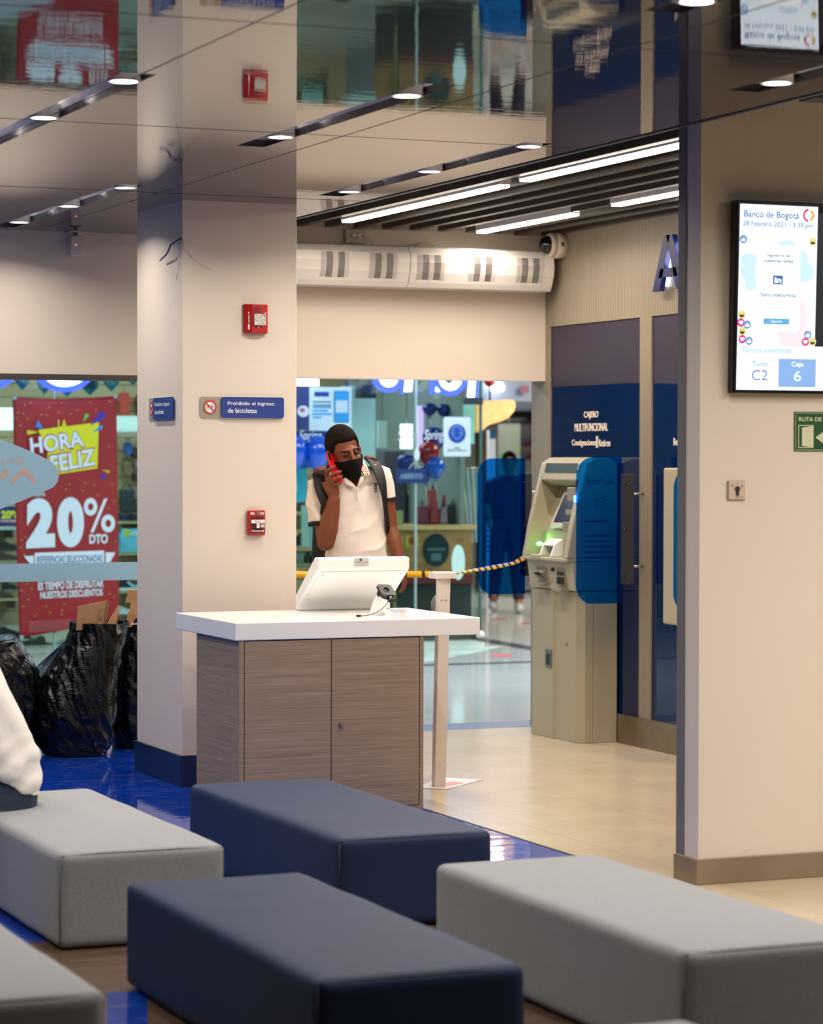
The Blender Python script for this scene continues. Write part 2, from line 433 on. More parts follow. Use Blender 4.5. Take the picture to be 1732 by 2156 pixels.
# metal edge profile of the glossy ceiling towards the slatted one
mb = MB().box(BX, BX+.02, -3, 14.45, H-.004, H+.16)
struct('trim_6', mb, dark_metal, local=True)
disc_m = M('lamp_disc', (255, 252, 248), .3, emit=14, ecol=(255, 246, 236))
lamp0 = None
for s in slots:
    for y in s[4]:
        x = (s[0]+s[1])/2
        near = 'by the pillar' if y > 11.5 else ('above the counter' if y > 9.4 else ('above the benches' if y > 5 else 'behind the benches'))
        si = slots.index(s); ow = ['nearest', 'middle', 'farthest'] if len(s[4]) == 3 else ['nearer', 'farther']
        lbl = 'round ceiling downlight, %s, %s of its slot' % (['slot left of the pillar reflection', 'slot crossing above the counter', 'slot beside the bronze slats', 'slot above the motion detector', 'slot above the wall screen', 'slot at the top edge of the photo', 'unseen slot over the left foreground bench'][si] if si < 7 else ['unseen slot over the left benches', 'unseen slot above the garbage bags', 'unseen slot left of the bags', 'unseen slot over the left floor', 'unseen slot by the left wall', 'unseen slot', 'unseen slot'][si-7], ow[s[4].index(y)])
        if lamp0 is None:
            t = thing('downlight', lbl, 'ceiling light', (x, y, H-.004), 'round downlights in the ceiling slots')
            fz = Fr((x, y, H), (1, 0, 0), (0, 1, 0))
            m1 = MB(); m1.ring(Fr((x, y, H-.004), (1, 0, 0), (0, 1, 0)), 0, 0, .056, .046, 0, .06); m1.build('rim', white_p, t)
            m2 = MB(); m2.cyl((x, y, H+.002), (x, y, H+.012), .046); m2.build('lamp_disc', disc_m, t)
            lamp0 = t
        else:
            t = dup(lamp0, (x, y, H-.004), lbl)
        area('downlight_glow', (x, y, H-.008), .09, .09, P_DOWN, NEUT, disk=True, spread=145)

# --- walls
YW = 14.46
mb = MB().box(-5, 4.50, YW, YW+.2, 2.089, 3.4)
struct('wall_front', mb, wall_m, 'off white wall above the left window', 'wall', local=True)
mb = MB().box(4.50, 6.95, YW, YW+.2, 2.094, 3.4)
struct('wall_front', mb, wall_m, 'cream header wall above the shopfront opening', 'wall', local=True)
mb = MB().box(-5, 4.45, YW-.02, YW+.04, 2.058, 2.092); struct('trim_7', mb, M('window_frame_dark', (68, 64, 62), .4), local=True)
room_dark = M('far_room_paint', (92, 84, 80), .7)
mb = MB().box(-5.2, -5, -3, YW+.2, 0, 3.4); struct('wall_left', mb, room_dark, local=True)
mb = MB().box(-5, 9.7, -3.2, -3, 0, 3.4); struct('wall_back', mb, room_dark, local=True)
mb = MB().box(9.5, 9.7, -3, 9.02, 0, 3.4); struct('wall_side', mb, room_dark, local=True)
XR, YR = 4.90, 8.84
mb = MB().box(XR, 9.5, YR, YR+.11, 0, 3.25); struct('wall_right', mb, wall_m, 'off white partition wall carrying the screen', 'wall', local=True)
mb = MB().box(XR-.004, XR+.06, YR+.11, YR+.17, 0, 3.2)
struct('trim_8', mb, M('jamb_grey', (116, 112, 112), .6), 'grey metal jamb on the end of the partition wall', 'jamb', local=True)
base_m = M('beige_baseboard', (140, 120, 96), .45, var=.12, vscale=5)
mb = MB().box(XR-.014, 9.5, YR-.012, YR+.172, 0, .098); struct('baseboard_right', mb, base_m, local=True, bevel=.003)
# column
CX0, CX1, CY0, CY1 = 4.0, 4.6, 12.44, 13.2
mb = MB().box(CX0, CX1, CY0, CY1, 0, H+.02); struct('column', mb, wall_m, 'square off white pillar left of the wooden counter', 'pillar', local=True, bevel=.004)
cb_m = M('navy_tile', (22, 42, 78), .35, var=.15, vscale=9, coat=.2)
mb = MB().box(CX0-.012, CX1+.012, CY0-.012, CY1+.012, 0, .155); struct('baseboard_column', mb, cb_m, local=True, bevel=.002)
# lobby: upper ceiling void + slats
mb = MB().box(BX, 9.5, -3, YW+.2, 3.32, 3.4); struct('ceiling', mb, M('void_dark', (30, 27, 24), .8), 'dark ceiling void above the slats', 'ceiling', local=True)
mb = MB().box(-5, BX, -3, YW+.2, H+.2, H+.26); struct('ceiling', mb, M('void_dark'), local=True)

# --- ATM wall (plane X = 6.95)
XA = 6.95; YA1 = 14.655
rib_m = grid_mat('ribbed_aluminium', (150, 138, 120), (104, 94, 80), 0, .022, .006, rough=.4, axes=(0, 1), var=.02)
# object axes: ribs run vertically, repeating along Y
mb = MB().box(XA, XA+.25, 9.02, YA1, 2.42, 3.3)          # upper ribbed fascia
mb.box(XA, XA+.25, 14.40, YA1, 0, 2.42)                    # end post
mb.box(XA, XA+.25, 13.10, 13.235, .16, 2.42)               # pilaster between the panels
mb.box(XA, XA+.25, 9.02, 9.3, .16, 2.42)
mb.box(XA, XA+.25, 11.68, 11.80, .16, 2.42)
struct('wall_machines', mb, rib_m, 'ribbed aluminium wall holding the cash machines', 'wall', local=True)
kick_m = M('kick_steel', (142, 128, 110), .32, metal=.75, var=.2, vscale=5)
mb = MB().box(XA-.02, XA+.2, 9.02, 13.45, 0, .165); struct('baseboard_machines', mb, kick_m, 'stained steel kick plate under the machine wall', 'kick plate', local=True)
mb = MB().box(XA, XA+.2, 13.45, 14.40, 0, .165); struct('baseboard_machines', mb, kick_m, local=True)
band_blue = M('band_navy_vinyl', (44, 38, 60), .5)
glass_blue = M('dark_blue_glass', (3, 28, 72), .03, spec=.45)
wins = [(13.235, 14.40), (11.80, 13.10), (9.3, 11.68)]
for i, (y0, y1) in enumerate(wins):
    b_ = MB().box(XA+.01, XA+.03, y0, y1, 2.055, 2.42); struct('trim_%d' % (9+i), b_, band_blue, local=True)
    g_ = MB().box(XA+.012, XA+.03, y0, y1, .165, 2.055); struct('window_%d' % (i+1), g_, glass_blue, local=True)

# ================================================================== BENCHES
def fabric(name, c, v=.10):
    return M(name, c, .85, spec=.25, var=v, vscale=160, bump=.12, bscale=260, sheen=.15)
grey_f = fabric('grey_weave', (150, 152, 156), .12); navy_f = M('navy_leatherette', (30, 47, 80), .55, spec=.22, var=.05, vscale=160, bump=.10, bscale=260)
seam_g = M('grey_piping', (96, 98, 104), .8); seam_n = M('navy_piping', (22, 28, 42), .6)
BW, BL, BH = .575, 1.65, .32
def bench_body(w, l, h):
    """upholstered block with soft edges and slightly puffed faces"""
    m = MB(); nx, ny, nz = 14, 34, 10; r = .022
    me = bmesh.new()
    def shell(p):
        q = Vector(p); hx, hy, hz = w/2, l/2, h/2
        c = Vector((max(-hx+r, min(hx-r, q.x)), max(-hy+r, min(hy-r, q.y)), max(-hz+r, min(hz-r, q.z))))
        d = q-c
        if d.length > 1e-6: q = c+d.normalized()*r
        puff = .006
        fx = 1-(q.x/hx)**2; fy = 1-(q.y/hy)**2; fz = 1-(q.z/hz)**2
        if abs(p[2]) >= hz-1e-6: q.z += math.copysign(puff*max(0, min(1, 4*fx))*max(0, min(1, 6*fy)), p[2])
        if abs(p[0]) >= hx-1e-6: q.x += math.copysign(puff*.8*max(0, min(1, 4*fz))*max(0, min(1, 6*fy)), p[0])
        if abs(p[1]) >= hy-1e-6: q.y += math.copysign(puff*.8*max(0, min(1, 4*fz))*max(0, min(1, 4*fx)), p[1])
        n_ = noise.noise(q*5)*.0018; q += Vector((n_, n_, n_))
        return q
    def ser(a, n):   # denser near the ends
        e = [-a/2, -a/2+.006, -a/2+.013, -a/2+.022, -a/2+.04]
        mid = [-a/2+.04+(a-.08)*i/n for i in range(1, n)]
        return e+mid+[-t for t in reversed(e)]
    X, Y, Z = ser(w, nx), ser(l, ny), ser(h, nz)
    def sheet(fn, A, B):
        vs = [shell(fn(a, b)) for a in A for b in B]; nb = len(B)
        fs = [(i*nb+j, (i+1)*nb+j, (i+1)*nb+j+1, i*nb+j+1) for i in range(len(A)-1) for j in range(nb-1)]
        m.add(vs, fs, 0, True)
    for s in (-1, 1):
        sheet(lambda a, b: (a, b, s*h/2), X, Y); sheet(lambda a, b: (s*w/2, a, b), Y, Z); sheet(lambda a, b: (a, s*l/2, b), X, Z)
    m.v = [v+Vector((0, 0, h/2+.008)) for v in m.v]
    return m
def make_bench(fm, sm, label):
    t = thing('upholstered_bench', label, 'bench', (0, 0, 0), 'upholstered benches in the waiting area')
    bench_body(BW, BL, BH-.008).build('cushion', fm, t, weld=True)
    MB().box(-BW/2+.03, BW/2-.03, -BL/2+.03, BL/2-.03, 0, .02).build('plinth', black, t)
    for s in (-1, 1):
        z = BH-.006; y = s*(BL/2-.006)
        m = MB(); m.tube([(-BW/2+.012, y, z-.004), (-BW/4, y-.0, z), (BW/4, y, z), (BW/2-.012, y, z-.004)], .0032, 6)
        for sx in (-1, 1): m.tube([(sx*(BW/2-.006), y, z-.012), (sx*(BW/2-.005), y, .16), (sx*(BW/2-.006), y, .02)], .0026, 6)
        m.build('piping', sm, t)
    return t
g0 = make_bench(grey_f, seam_g, 'pale grey bench with the seated person, left of the two dark benches')
g0.location = (2.575, 9.255, 0)
n0 = make_bench(navy_f, seam_n, 'navy bench right in front of the wooden counter, rear one of the two'); n0.location = (3.55, 9.23, 0)
dup(n0, (2.61, 6.96, 0), 'navy bench in the middle foreground, nearer one of the two')
dup(g0, (3.64, 6.955, 0), 'pale grey bench at the lower right, in front of the partition wall')
dup(g0, (1.515, 7.035, 0), 'pale grey bench cut off by the lower left corner of the photo')
dup(g0, (2.675, 4.575, 0), 'pale grey bench of which only a far edge shows at the bottom, nearest of all')

# ================================================================== COUNTER
cw = wood_mat('counter_laminate', (134, 114, 96), (166, 145, 124), (1.4, 1.4, 75), .55)
ct = thing('service_counter', 'wood laminate counter with thick white worktop beside the pillar', 'counter', (4.335, 11.25, 0))
KX0, KX1, KY0, KY1 = 3.885, 4.785, 11.245, 11.86
MB().box(KX0, KX1, KY0+.02, KY1, 0, .80).box(KX0, KX0+.022, KY0, KY0+.02, 0, .80).box(KX1-.018, KX1, KY0, KY0+.02, 0, .80).box(KX0+.022, KX1-.018, KY0, KY0+.02, 0, .018).build('cabinet_body', cw, ct)
MB().box(3.864, 5.070, 11.24, 12.115, .802, .882).build('worktop', white_sat, ct, bevel=.004)
MB().box(KX0+.026, 4.3265, KY0, KY0+.018, .022, .797).build('door', cw, ct, bevel=.001)
d2 = MB().box(4.3305, KX1-.022, KY0, KY0+.018, .022, .797).build('door', cw, ct, bevel=.001)
MB().box(KX0+.022, KX1-.018, KY0+.018, KY0+.02, .018, .80).build('shadow_gap', seam_m, ct)
f = frY(KY0)
la, lb = f.px(718, 1526)
m = MB(); m.cyl(f.P(la, lb, 0), f.P(la, lb, .012), .012, .010); m.ring(f, la, lb, .014, .010, 0, .004); m.box(la-.001, la+.001, KY0-.0125, KY0-.012, lb-.006, lb+.006)
m.build('door_lock', steel, d2)

# --- white terminal housing on the counter
kt = thing('terminal_housing', 'white slanted touch terminal housing seen from behind on the worktop', 'terminal', (4.71, 12.0, .882))
prof = [(12.045, .882), (12.045, .925), (11.80, 1.088), (11.80, 1.145), (11.845, 1.150), (12.11, .955), (12.11, .882)]
m = MB().prism([(4.471, y, z) for y, z in prof], (.477, 0, 0)); m.build('casing', white_sat, kt, bevel=.009, seg=3)
# rear service panel lies on the sloping underside
d = Vector((0, 11.80-12.045, 1.088-.925)); fr = Fr((4.471, 12.045, .925), (1, 0, 0), d)
Ld = d.length
MB().fr_(fr, .018, .012, .459, Ld-.012, .001, .004, r=.006).build('service_panel', M('panel_white', (246, 245, 243), .25), kt, bevel=.001)
for a, b in ((.035, .03), (.035, Ld-.035), (.44, Ld-.035)):
    m = MB(); m.cyl(fr.P(a, b, .003), fr.P(a, b, .006), .0035, n=12); m.build('screw', steel, kt)
f = frY(11.80)
a0, b0, a1, b1 = f.box(745, 1174.5, 776, 1192)
lab = MB().fr_(f, a0, b0, a1, b1, .0005, .0015).build('maker_label', M('sticker', (206, 200, 192), .4), kt)
m = MB(); m.textpx(f, 'Diseño y Tecnología', 748, 1182.2, 774, 1185.4, c=.002, mi=0, bold=.02)
m.textpx(f, 'Tel. 345 70 88', 756, 1187, 769, 1188.4, c=.002); m.textpx(f, 'www.disenoytecnologia.com', 749, 1189.6, 774, 1191, c=.002)
m.build('print', M('brown_ink', (150, 96, 60), .5), lab)
m = MB(); cx, cy = f.px(759, 1178.4); m.fp(f, el2(cx, cy, .008, .0075, 6), .002, .0025); m.build('emblem', M('emblem_blue', (40, 92, 160), .5), lab)
m = MB(); cx, cy = f.px(759, 1176.0); m.fp(f, el2(cx, cy, .007, .0035, 6), .0026, .003); m.build('emblem_leaf', M('emblem_green', (110, 170, 60), .5), lab)

# --- tethered display stand
st = thing('phone_display_stand', 'small white angled post with black square security head on the worktop', 'display stand', (4.70, 11.60, .882))
m = MB(); m.tube([(4.695, 11.60, .882), (4.70, 11.575, .93), (4.712, 11.545, .975)], [(.040, .038), (.036, .036), (.032, .034)], 20, ref=(1, 0, 0)); m.build('post', white_sat, st, bevel=.003)
hd = Vector((4.715, 11.535, 1.0)); tiltn = Vector((.18, -.62, .76)).normalized()
rr = Vector((.97, .12, .1)); rr = (rr-tiltn*rr.dot(tiltn)).normalized(); uu = tiltn.cross(rr); fh = Fr(hd, rr, uu)
m = MB(); m.fp(fh, el2(0, 0, .034, .034, 24), -.035, -.004); hb = m.build('head_base', black, st, bevel=.003)
m = MB()
sq = rr2(-.042, -.036, .042, .036, .016); n = len(sq); ci = [(.017*math.cos(math.atan2(b, a)), .017*math.sin(math.atan2(b, a))) for a, b in sq]
vs = [fh.P(a, b, c) for c in (-.004, .006) for (a, b) in sq]+[fh.P(a, b, c) for c in (-.001, .006) for (a, b) in ci]
fs = []
for i in range(n):
    j = (i+1) % n
    fs += [(i, j, n+j, n+i), (n+i, n+j, 3*n+j, 3*n+i), (3*n+i, 3*n+j, 2*n+j, 2*n+i), (i, 2*n+i, 2*n+j, j)]
m.add(vs, fs); m.build('square_plate', M('scuffed_black', (38, 38, 40), .3, var=.2, vscale=60), st)
m = MB(); m.fp(fh, el2(0, 0, .016, .016, 20), -.003, .001); m.ring(fh, 0, 0, .017, .014, 0, .0075, n=24); m.fp(fh, [(-.009, -.003), (.009, -.003), (.009, .003), (-.009, .003)], .001, .003); m.build('socket', black, st)
m = MB(); p = fh.P(.022, -.046, -.022); m.box(p.x-.020, p.x+.020, p.y-.012, p.y+.010, p.z-.008, p.z+.008); m.box(p.x-.016, p.x+.018, p.y-.016, p.y-.012, p.z-.002, p.z+.002); m.build('clip', black, st, bevel=.002)
q = onZ(.886, 757, 1297); a_ = p+Vector((-.025, -.012, -.004))
path = []
for i in range(15):
    t = i/14; x = a_.x+(q.x-a_.x)*t; y = a_.y+(q.y-.0-a_.y)*t; z = a_.z+(.886-a_.z)*(1-(1-t)**2.2)
    path.append((x+.012*math.sin(PI*t), y, max(z, .8855)))
m = MB(); m.tube(path, .0016, 8); m.build('cord', black, st)
m = MB(); e = Vector(path[-1]); m.box(e.x-.016, e.x+.004, e.y-.006, e.y+.006, .8825, .892).box(e.x-.008, e.x+.001, e.y-.009, e.y+.009, .8825, .8885); m.build('plug', black, st, bevel=.001)

# --- sanitiser stand
ss = thing('sanitizer_stand', 'tall white sanitizer stand with bottle standing behind the counter', 'stand', (5.17, 11.97, 0))
wm = M('painted_white_metal', (226, 216, 210), .35)
yb = 11.97
pb = onY(yb, 923, 1655); pt = onY(yb, 933, 1218)
m = MB(); w2 = .030
m.add([(pb.x-w2, yb-.022, .004), (pb.x+w2, yb-.022, .004), (pb.x+w2, yb+.022, .004), (pb.x-w2, yb+.022, .004),
       (pt.x-w2, yb-.022, pt.z), (pt.x+w2, yb-.022, pt.z), (pt.x+w2, yb+.022, pt.z), (pt.x-w2, yb+.022, pt.z)],
      [(0, 1, 2, 3), (4, 5, 6, 7), (0, 1, 5, 4), (1, 2, 6, 5), (2, 3, 7, 6), (3, 0, 4, 7)])
m.build('post', wm, ss, bevel=.003)
m = MB().box(pt.x-.056, pt.x+.056, yb-.04, yb+.06, pt.z, pt.z+.032); m.build('head_plate', wm, ss, bevel=.003)
m = MB().box(pt.x-.066, pt.x+.045, yb-.03, yb+.02, .765, .782); m.build('drip_bracket', wm, ss, bevel=.002)
q = [onZ(.004, *p) for p in ((870, 1658), (940, 1661), (1017, 1641), (930, 1637))]
m = MB().prism([(a.x, a.y, .0) for a in q], (0, 0, .004)); bp_ = m.build('base_plate', wm, ss)
q = [onZ(.005, *p) for p in ((935, 1655), (975, 1649), (960, 1645), (930, 1648))]
m = MB().prism([(a.x, a.y, .0042) for a in q], (0, 0, .001)); m.build('pink_print', M('pink_ink', (220, 150, 140), .5), bp_)
for (u, v) in ((929, 1264), (938, 1264), (916, 1611), (926, 1611), (924, 1222), (943, 1222)):
    p = onY(yb-.022, u, v); m = MB(); m.cyl(p, p+Vector((0, -.003, 0)), .004, n=10); m.build('rivet', chrome, ss)
bot = glassy('clear_plastic', (225, 228, 226), 1.0, .06, (220, 225, 225), .25)
bx = onY(yb+.09, 927, 1300)
m = MB(); bb = Vector((bx.x, yb+.09, .786)); hh = onY(yb+.09, 927, 1250).z-.786
m.tube([bb, bb+Vector((0, 0, hh*.75)), bb+Vector((0, 0, hh*.92)), bb+Vector((0, 0, hh))], [.048, .048, .034, .014], 20); m.build('bottle', bot, ss)
m = MB(); m.cyl(bb+Vector((0, 0, hh)), bb+Vector((0, 0, hh+.03)), .013); m.build('pump', white_p, ss)

# ================================================================== THINGS ON THE COLUMN
fc = frY(CY0); fl = frX(CX0)
clear_ac = glassy('clear_acrylic', (240, 238, 234), .8, .05, (225, 215, 200), .35)
def ban_sign(fr, bu, label, l1, l2, du0, du1, horse=False):
    """clear plate + blue plate + round pictogram; bu = (u0,v0,u1,v1) whole sign, blue plate starts at du0"""
    a0, b0, a1, b1 = fr.box(*bu); ab = fr.px(du0, (bu[1]+bu[3])/2)[0]
    o = fr.P((a0+a1)/2, b0, 0); t = thing('prohibition_sign', label, 'sign', o, 'prohibition signs on the pillar')
    MB().fr_(fr, a0, b0, a1-.02, b1, .001, .006, r=.014).build('clear_plate', clear_ac, t)
    pl = MB().fr_(fr, ab, b0, a1, b1, .006, .014, r=.014).build('blue_plate', blue_sign, t, bevel=.001)
    h = b1-b0; w_ = a1-ab
    m = MB()
    m.text(fr, l1, ab+w_*.10, b0+h*.56, ab+w_*.84, b0+h*.78, c=.0145, bold=.012)
    m.text(fr, l2, ab+w_*.10, b0+h*.24, ab+w_*(.56), b0+h*.46, c=.0145, bold=.012)
    m.build('lettering', ink_w, pl)
    cx = fr.px(du1, 0)[0]; cy = (b0+b1)/2; r = .034 if not horse else .032
    m = MB(); m.fp(fr, el2(cx, cy, r-.004, r-.004), .006, .0068); pic = m.build('pictogram', ink_w, t)
    m = MB(); m.ring(fr, cx, cy, r, r-.007, .0068, .0082); s = .7071
    m.fp(fr, [(cx-s*r*.86-.002, cy+s*r*.86-.002), (cx-s*r*.86+.002, cy+s*r*.86+.002), (cx+s*r*.86+.002, cy-s*r*.86+.002), (cx+s*r*.86-.002, cy-s*r*.86-.002)], .0072, .0084)
    m.build('red_ring', M('ban_red', (205, 50, 40), .4), pic)
    m = MB()
    if not horse:
        for sx in (-1, 1): m.ring(fr, cx+sx*.016, cy-.004, .0085, .0072, .0069, .0074, n=20)
        for p0, p1 in (((-.016, -.004), (-.006, .008)), ((-.006, .008), (.010, .006)), ((.010, .006), (.0, -.006)), ((.0, -.006), (-.006, .008)), ((.016, -.004), (.010, .010)), ((.007, .011), (.013, .010)), ((-.009, .010), (-.003, .010))):
            a = Vector(p0); b = Vector(p1); dd = (b-a).normalized(); nn = Vector((-dd.y, dd.x))*.0008
            m.fp(fr, [(cx+(a-nn).x, cy+(a-nn).y), (cx+(b-nn).x, cy+(b-nn).y), (cx+(b+nn).x, cy+(b+nn).y), (cx+(a+nn).x, cy+(a+nn).y)], .0069, .0074)
    else:
        m.fp(fr, el2(cx, cy+.002, .014, .007), .0069, .0074)
        m.fp(fr, [(cx+.008, cy+.004), (cx+.018, cy+.016), (cx+.022, cy+.010), (cx+.014, cy+.0)], .0069, .0074)
        for dx in (-.012, -.006, .007, .012): m.fp(fr, [(cx+dx-.002, cy+.002), (cx+dx+.002, cy+.002), (cx+dx+.001, cy-.020), (cx+dx-.002, cy-.020)], .0069, .0074)
        m.fp(fr, [(cx-.013, cy+.004), (cx-.024, cy+.014), (cx-.022, cy+.016), (cx-.011, cy+.008)], .0069, .0074)
    m.build('black_symbol', ink_b, pic)
ban_sign(fc, (420, 836, 596, 880), 'blue no bicycles sign on the front face of the pillar', 'Prohibido el ingreso', 'de bicicletas', 464, 441.5)
ban_sign(fl, (315.5, 837, 369, 883), 'blue no animals sign on the narrow left face of the pillar', 'Prohibido el ingreso', 'de animales', 327, 321, True)

# fire strobe
t = thing('fire_strobe', 'red wall mounted fire alarm strobe high on the pillar front', 'alarm', fc.P(4.376, 2.25, 0))
a0, b0, a1, b1 = fc.box(511, 641, 561, 702)
prf = [(a0, 0), (a0, .018), (a0+(a1-a0)*.3, .034), (a0+(a1-a0)*.72, .034), (a1, .018), (a1, 0)]
m = MB(); m.prism([fc.P(a, b0, c) for a, c in prf], (0, 0, b1-b0)); m.build('housing', red_m, t, bevel=.003)
aa, bb_, ac, bc = fc.box(529, 662, 553, 686)
m = MB(); m.fr_(fc, aa, bb_, ac, bc, .034, .046, r=.006); m.build('flash_lens', M('flash_lens', (205, 200, 190), .12, spec=.9, var=.45, vscale=90, bump=.8, bscale=120), t, bevel=.002)
def on_slope(side, u, v):
    return None
m = MB()
for k, ch in enumerate('FUEGO'):
    z = onY(CY0, 520, 660+k*5.6).z
    m.text(Fr(fc.P(a0, 0, .018), (1, 0, 0), (0, 0, 1)), ch, .018, z-.004, .025, z+.006, c=.0125, bold=.02)
    m.text(Fr(fc.P(a0, 0, .018), (1, 0, 0), (0, 0, 1)), ch, .108, z-.004, .114, z+.006, c=.0085, bold=.02)
m.build('lettering', ink_w, t)
m = MB(); x0, z0, x1, z1 = fc.box(518, 684, 524, 694); m.fr_(fc, x0, z0, x1, z1, .026, .029); m.build('sticker', ink_w, t)
m = MB()
for k in range(6):
    z = b1-.018-k*.0055; m.fr_(fc, a0+.040, z, a0+.080, z+.0018, .0335, .0352)
m.build('sounder_grille', M('dark_red', (96, 12, 12), .5), t)
m = MB(); x0, z0, x1, z1 = fc.box(539, 687, 540.4, 692); m.fr_(fc, x0, z0, x1, z1, .034, .036); m.build('led', ink_w, t)

# pull station
t = thing('fire_pull_station', 'small red fire pull station on the pillar beside the counter', 'fire alarm', fc.P(4.375, 1.236, 0))
a0, b0, a1, b1 = fc.box(518, 1074, 554.5, 1127)
MB().fr_(fc, a0, b0, a1, b1, .001, .03, r=.010).build('housing', M('pull_red', (170, 20, 26), .3, coat=.4), t, bevel=.004)
m = MB(); x0, z0, x1, z1 = fc.box(523, 1087, 550, 1122); m.fr_(fc, x0, z0, x1, z1, .0295, .0305); m.build('recess', M('recess_red', (88, 10, 14), .5), t)
m = MB(); x0, z0, x1, z1 = fc.box(524, 1094, 552, 1101.5); m.fr_(fc, x0, z0, x1, z1, .0305, .040, r=.001)
x0, z0, x1, z1 = fc.box(535, 1101, 541, 1111.5); m.fr_(fc, x0, z0, x1, z1, .0305, .038); hdl = m.build('pull_handle', white_p, t, bevel=.0008)
m = MB(); m.textpx(fc, 'PULL', 531, 1095.6, 544, 1100.2, c=.0403, bold=.01); m.build('lettering', M('red_ink', (190, 30, 30), .5), hdl)
m = MB(); m.textpx(fc, 'FIRE', 523, 1078.5, 532, 1083.5, c=.0303, bold=.02); m.textpx(fc, 'FIRE', 543, 1078.5, 552, 1083.5, c=.0303, bold=.02)
m.textpx(fc, 'Honeywell', 525.5, 1115.5, 551, 1120, c=.0308, bold=.04); m.build('lettering', ink_w, t)
m = MB(); x0, z0, x1, z1 = fc.box(543.5, 1103.5, 552.5, 1110); m.fr_(fc, x0, z0, x1, z1, .031, .032); m.build('sticker', M('sticker'), t)
m = MB(); cx, cy = fc.px(538.3, 1080); m.fp(fc, el2(cx, cy, .0085, .0085), .03, .034); m.build('key_lock', steel, t)
m = MB(); x0, z0, x1, z1 = fc.box(532, 1111.5, 544, 1114.5); m.fr_(fc, x0, z0, x1, z1, .0306, .033); m.build('slot', black, t)

# loose cable out of the left face of the column
def lf(u, v, c=.01): a, b = fl.px(u, v); return fl.P(a, b, c)
m = MB()
pts = [(384, 501, .004), (380, 507, .02), (373, 517, .035), (371.5, 527, .04), (366, 537, .04), (357, 543, .035), (349, 549, .03)]
m.tube([lf(*p) for p in pts], .0042, 10)
t = m.build('loose_cable', M('cable_blue', (34, 52, 110), .5)); tag(t, 'short loose blue network cable sticking out of the pillar top', 'cable')
m = MB()
pts = [(385, 503, .004), (379, 515, .01), (380, 524, .008), (391, 527, .006)]
m.tube([lf(*p) for p in pts], .0011, 6)
m.tube([lf(*p) for p in ((386, 503, .004), (391, 516, .01), (390, 525, .008))], .0009, 6)
m.tube([lf(*p) for p in ((381, 527, .005), (382, 545, .007), (379, 568, .008), (373, 590, .006))], .0010, 6)
t = m.build('thin_wires', M('wire_grey', (120, 108, 96), .6)); tag(t, 'thin hanging wires beside the loose blue cable on the pillar', 'wire')
m = MB(); m.tube([fc.P(*fc.px(391, 527), .004), fc.P(*fc.px(402, 542), .006), fc.P(*fc.px(420, 556), .006), fc.P(*fc.px(443, 569), .004)], .0009, 6)
t = m.build('thin_wire', M('wire_grey')); tag(t, 'single thin wire trailing across the pillar front under the ceiling', 'wire')

# motion detector on the left wall
fw_ = frY(YW); a, b = fw_.px(152, 515)
t = thing('motion_detector', 'white motion detector on a bracket under the ceiling, left wall', 'sensor', fw_.P(a, b-.08, 0))
m = MB(); x0, z0, x1, z1 = fw_.box(136, 487, 178, 491); m.box(x0, x1, YW-.09, YW, z0, z1); m.tube([(a+.01, YW-.03, z0), (a+.005, YW-.05, z0-.03)], .012, 12); m.build('bracket', M('bracket_white', (196, 186, 178), .5), t)
x0, z0, x1, z1 = fw_.box(139, 496, 164, 541)
m = MB(); m.prism([(x0, YW-.09, z0+.03), (x0+.005, YW-.10, z1-.006), (x1, YW-.10, z1-.006), (x1, YW-.09, z0+.02), (x1-.012, YW-.085, z0), (x0+.012, YW-.085, z0)], (0, .055, 0)); m.build('housing', M('sensor_white', (205, 198, 192), .4), t, bevel=.006, seg=3)
m = MB(); m.ell((x0+.03, YW-.101, (z0+z1)/2-.0), (.003, .002, .003), 10, 8); m.build('indicator', M('amber_led', (255, 170, 90), .4, emit=2), t)

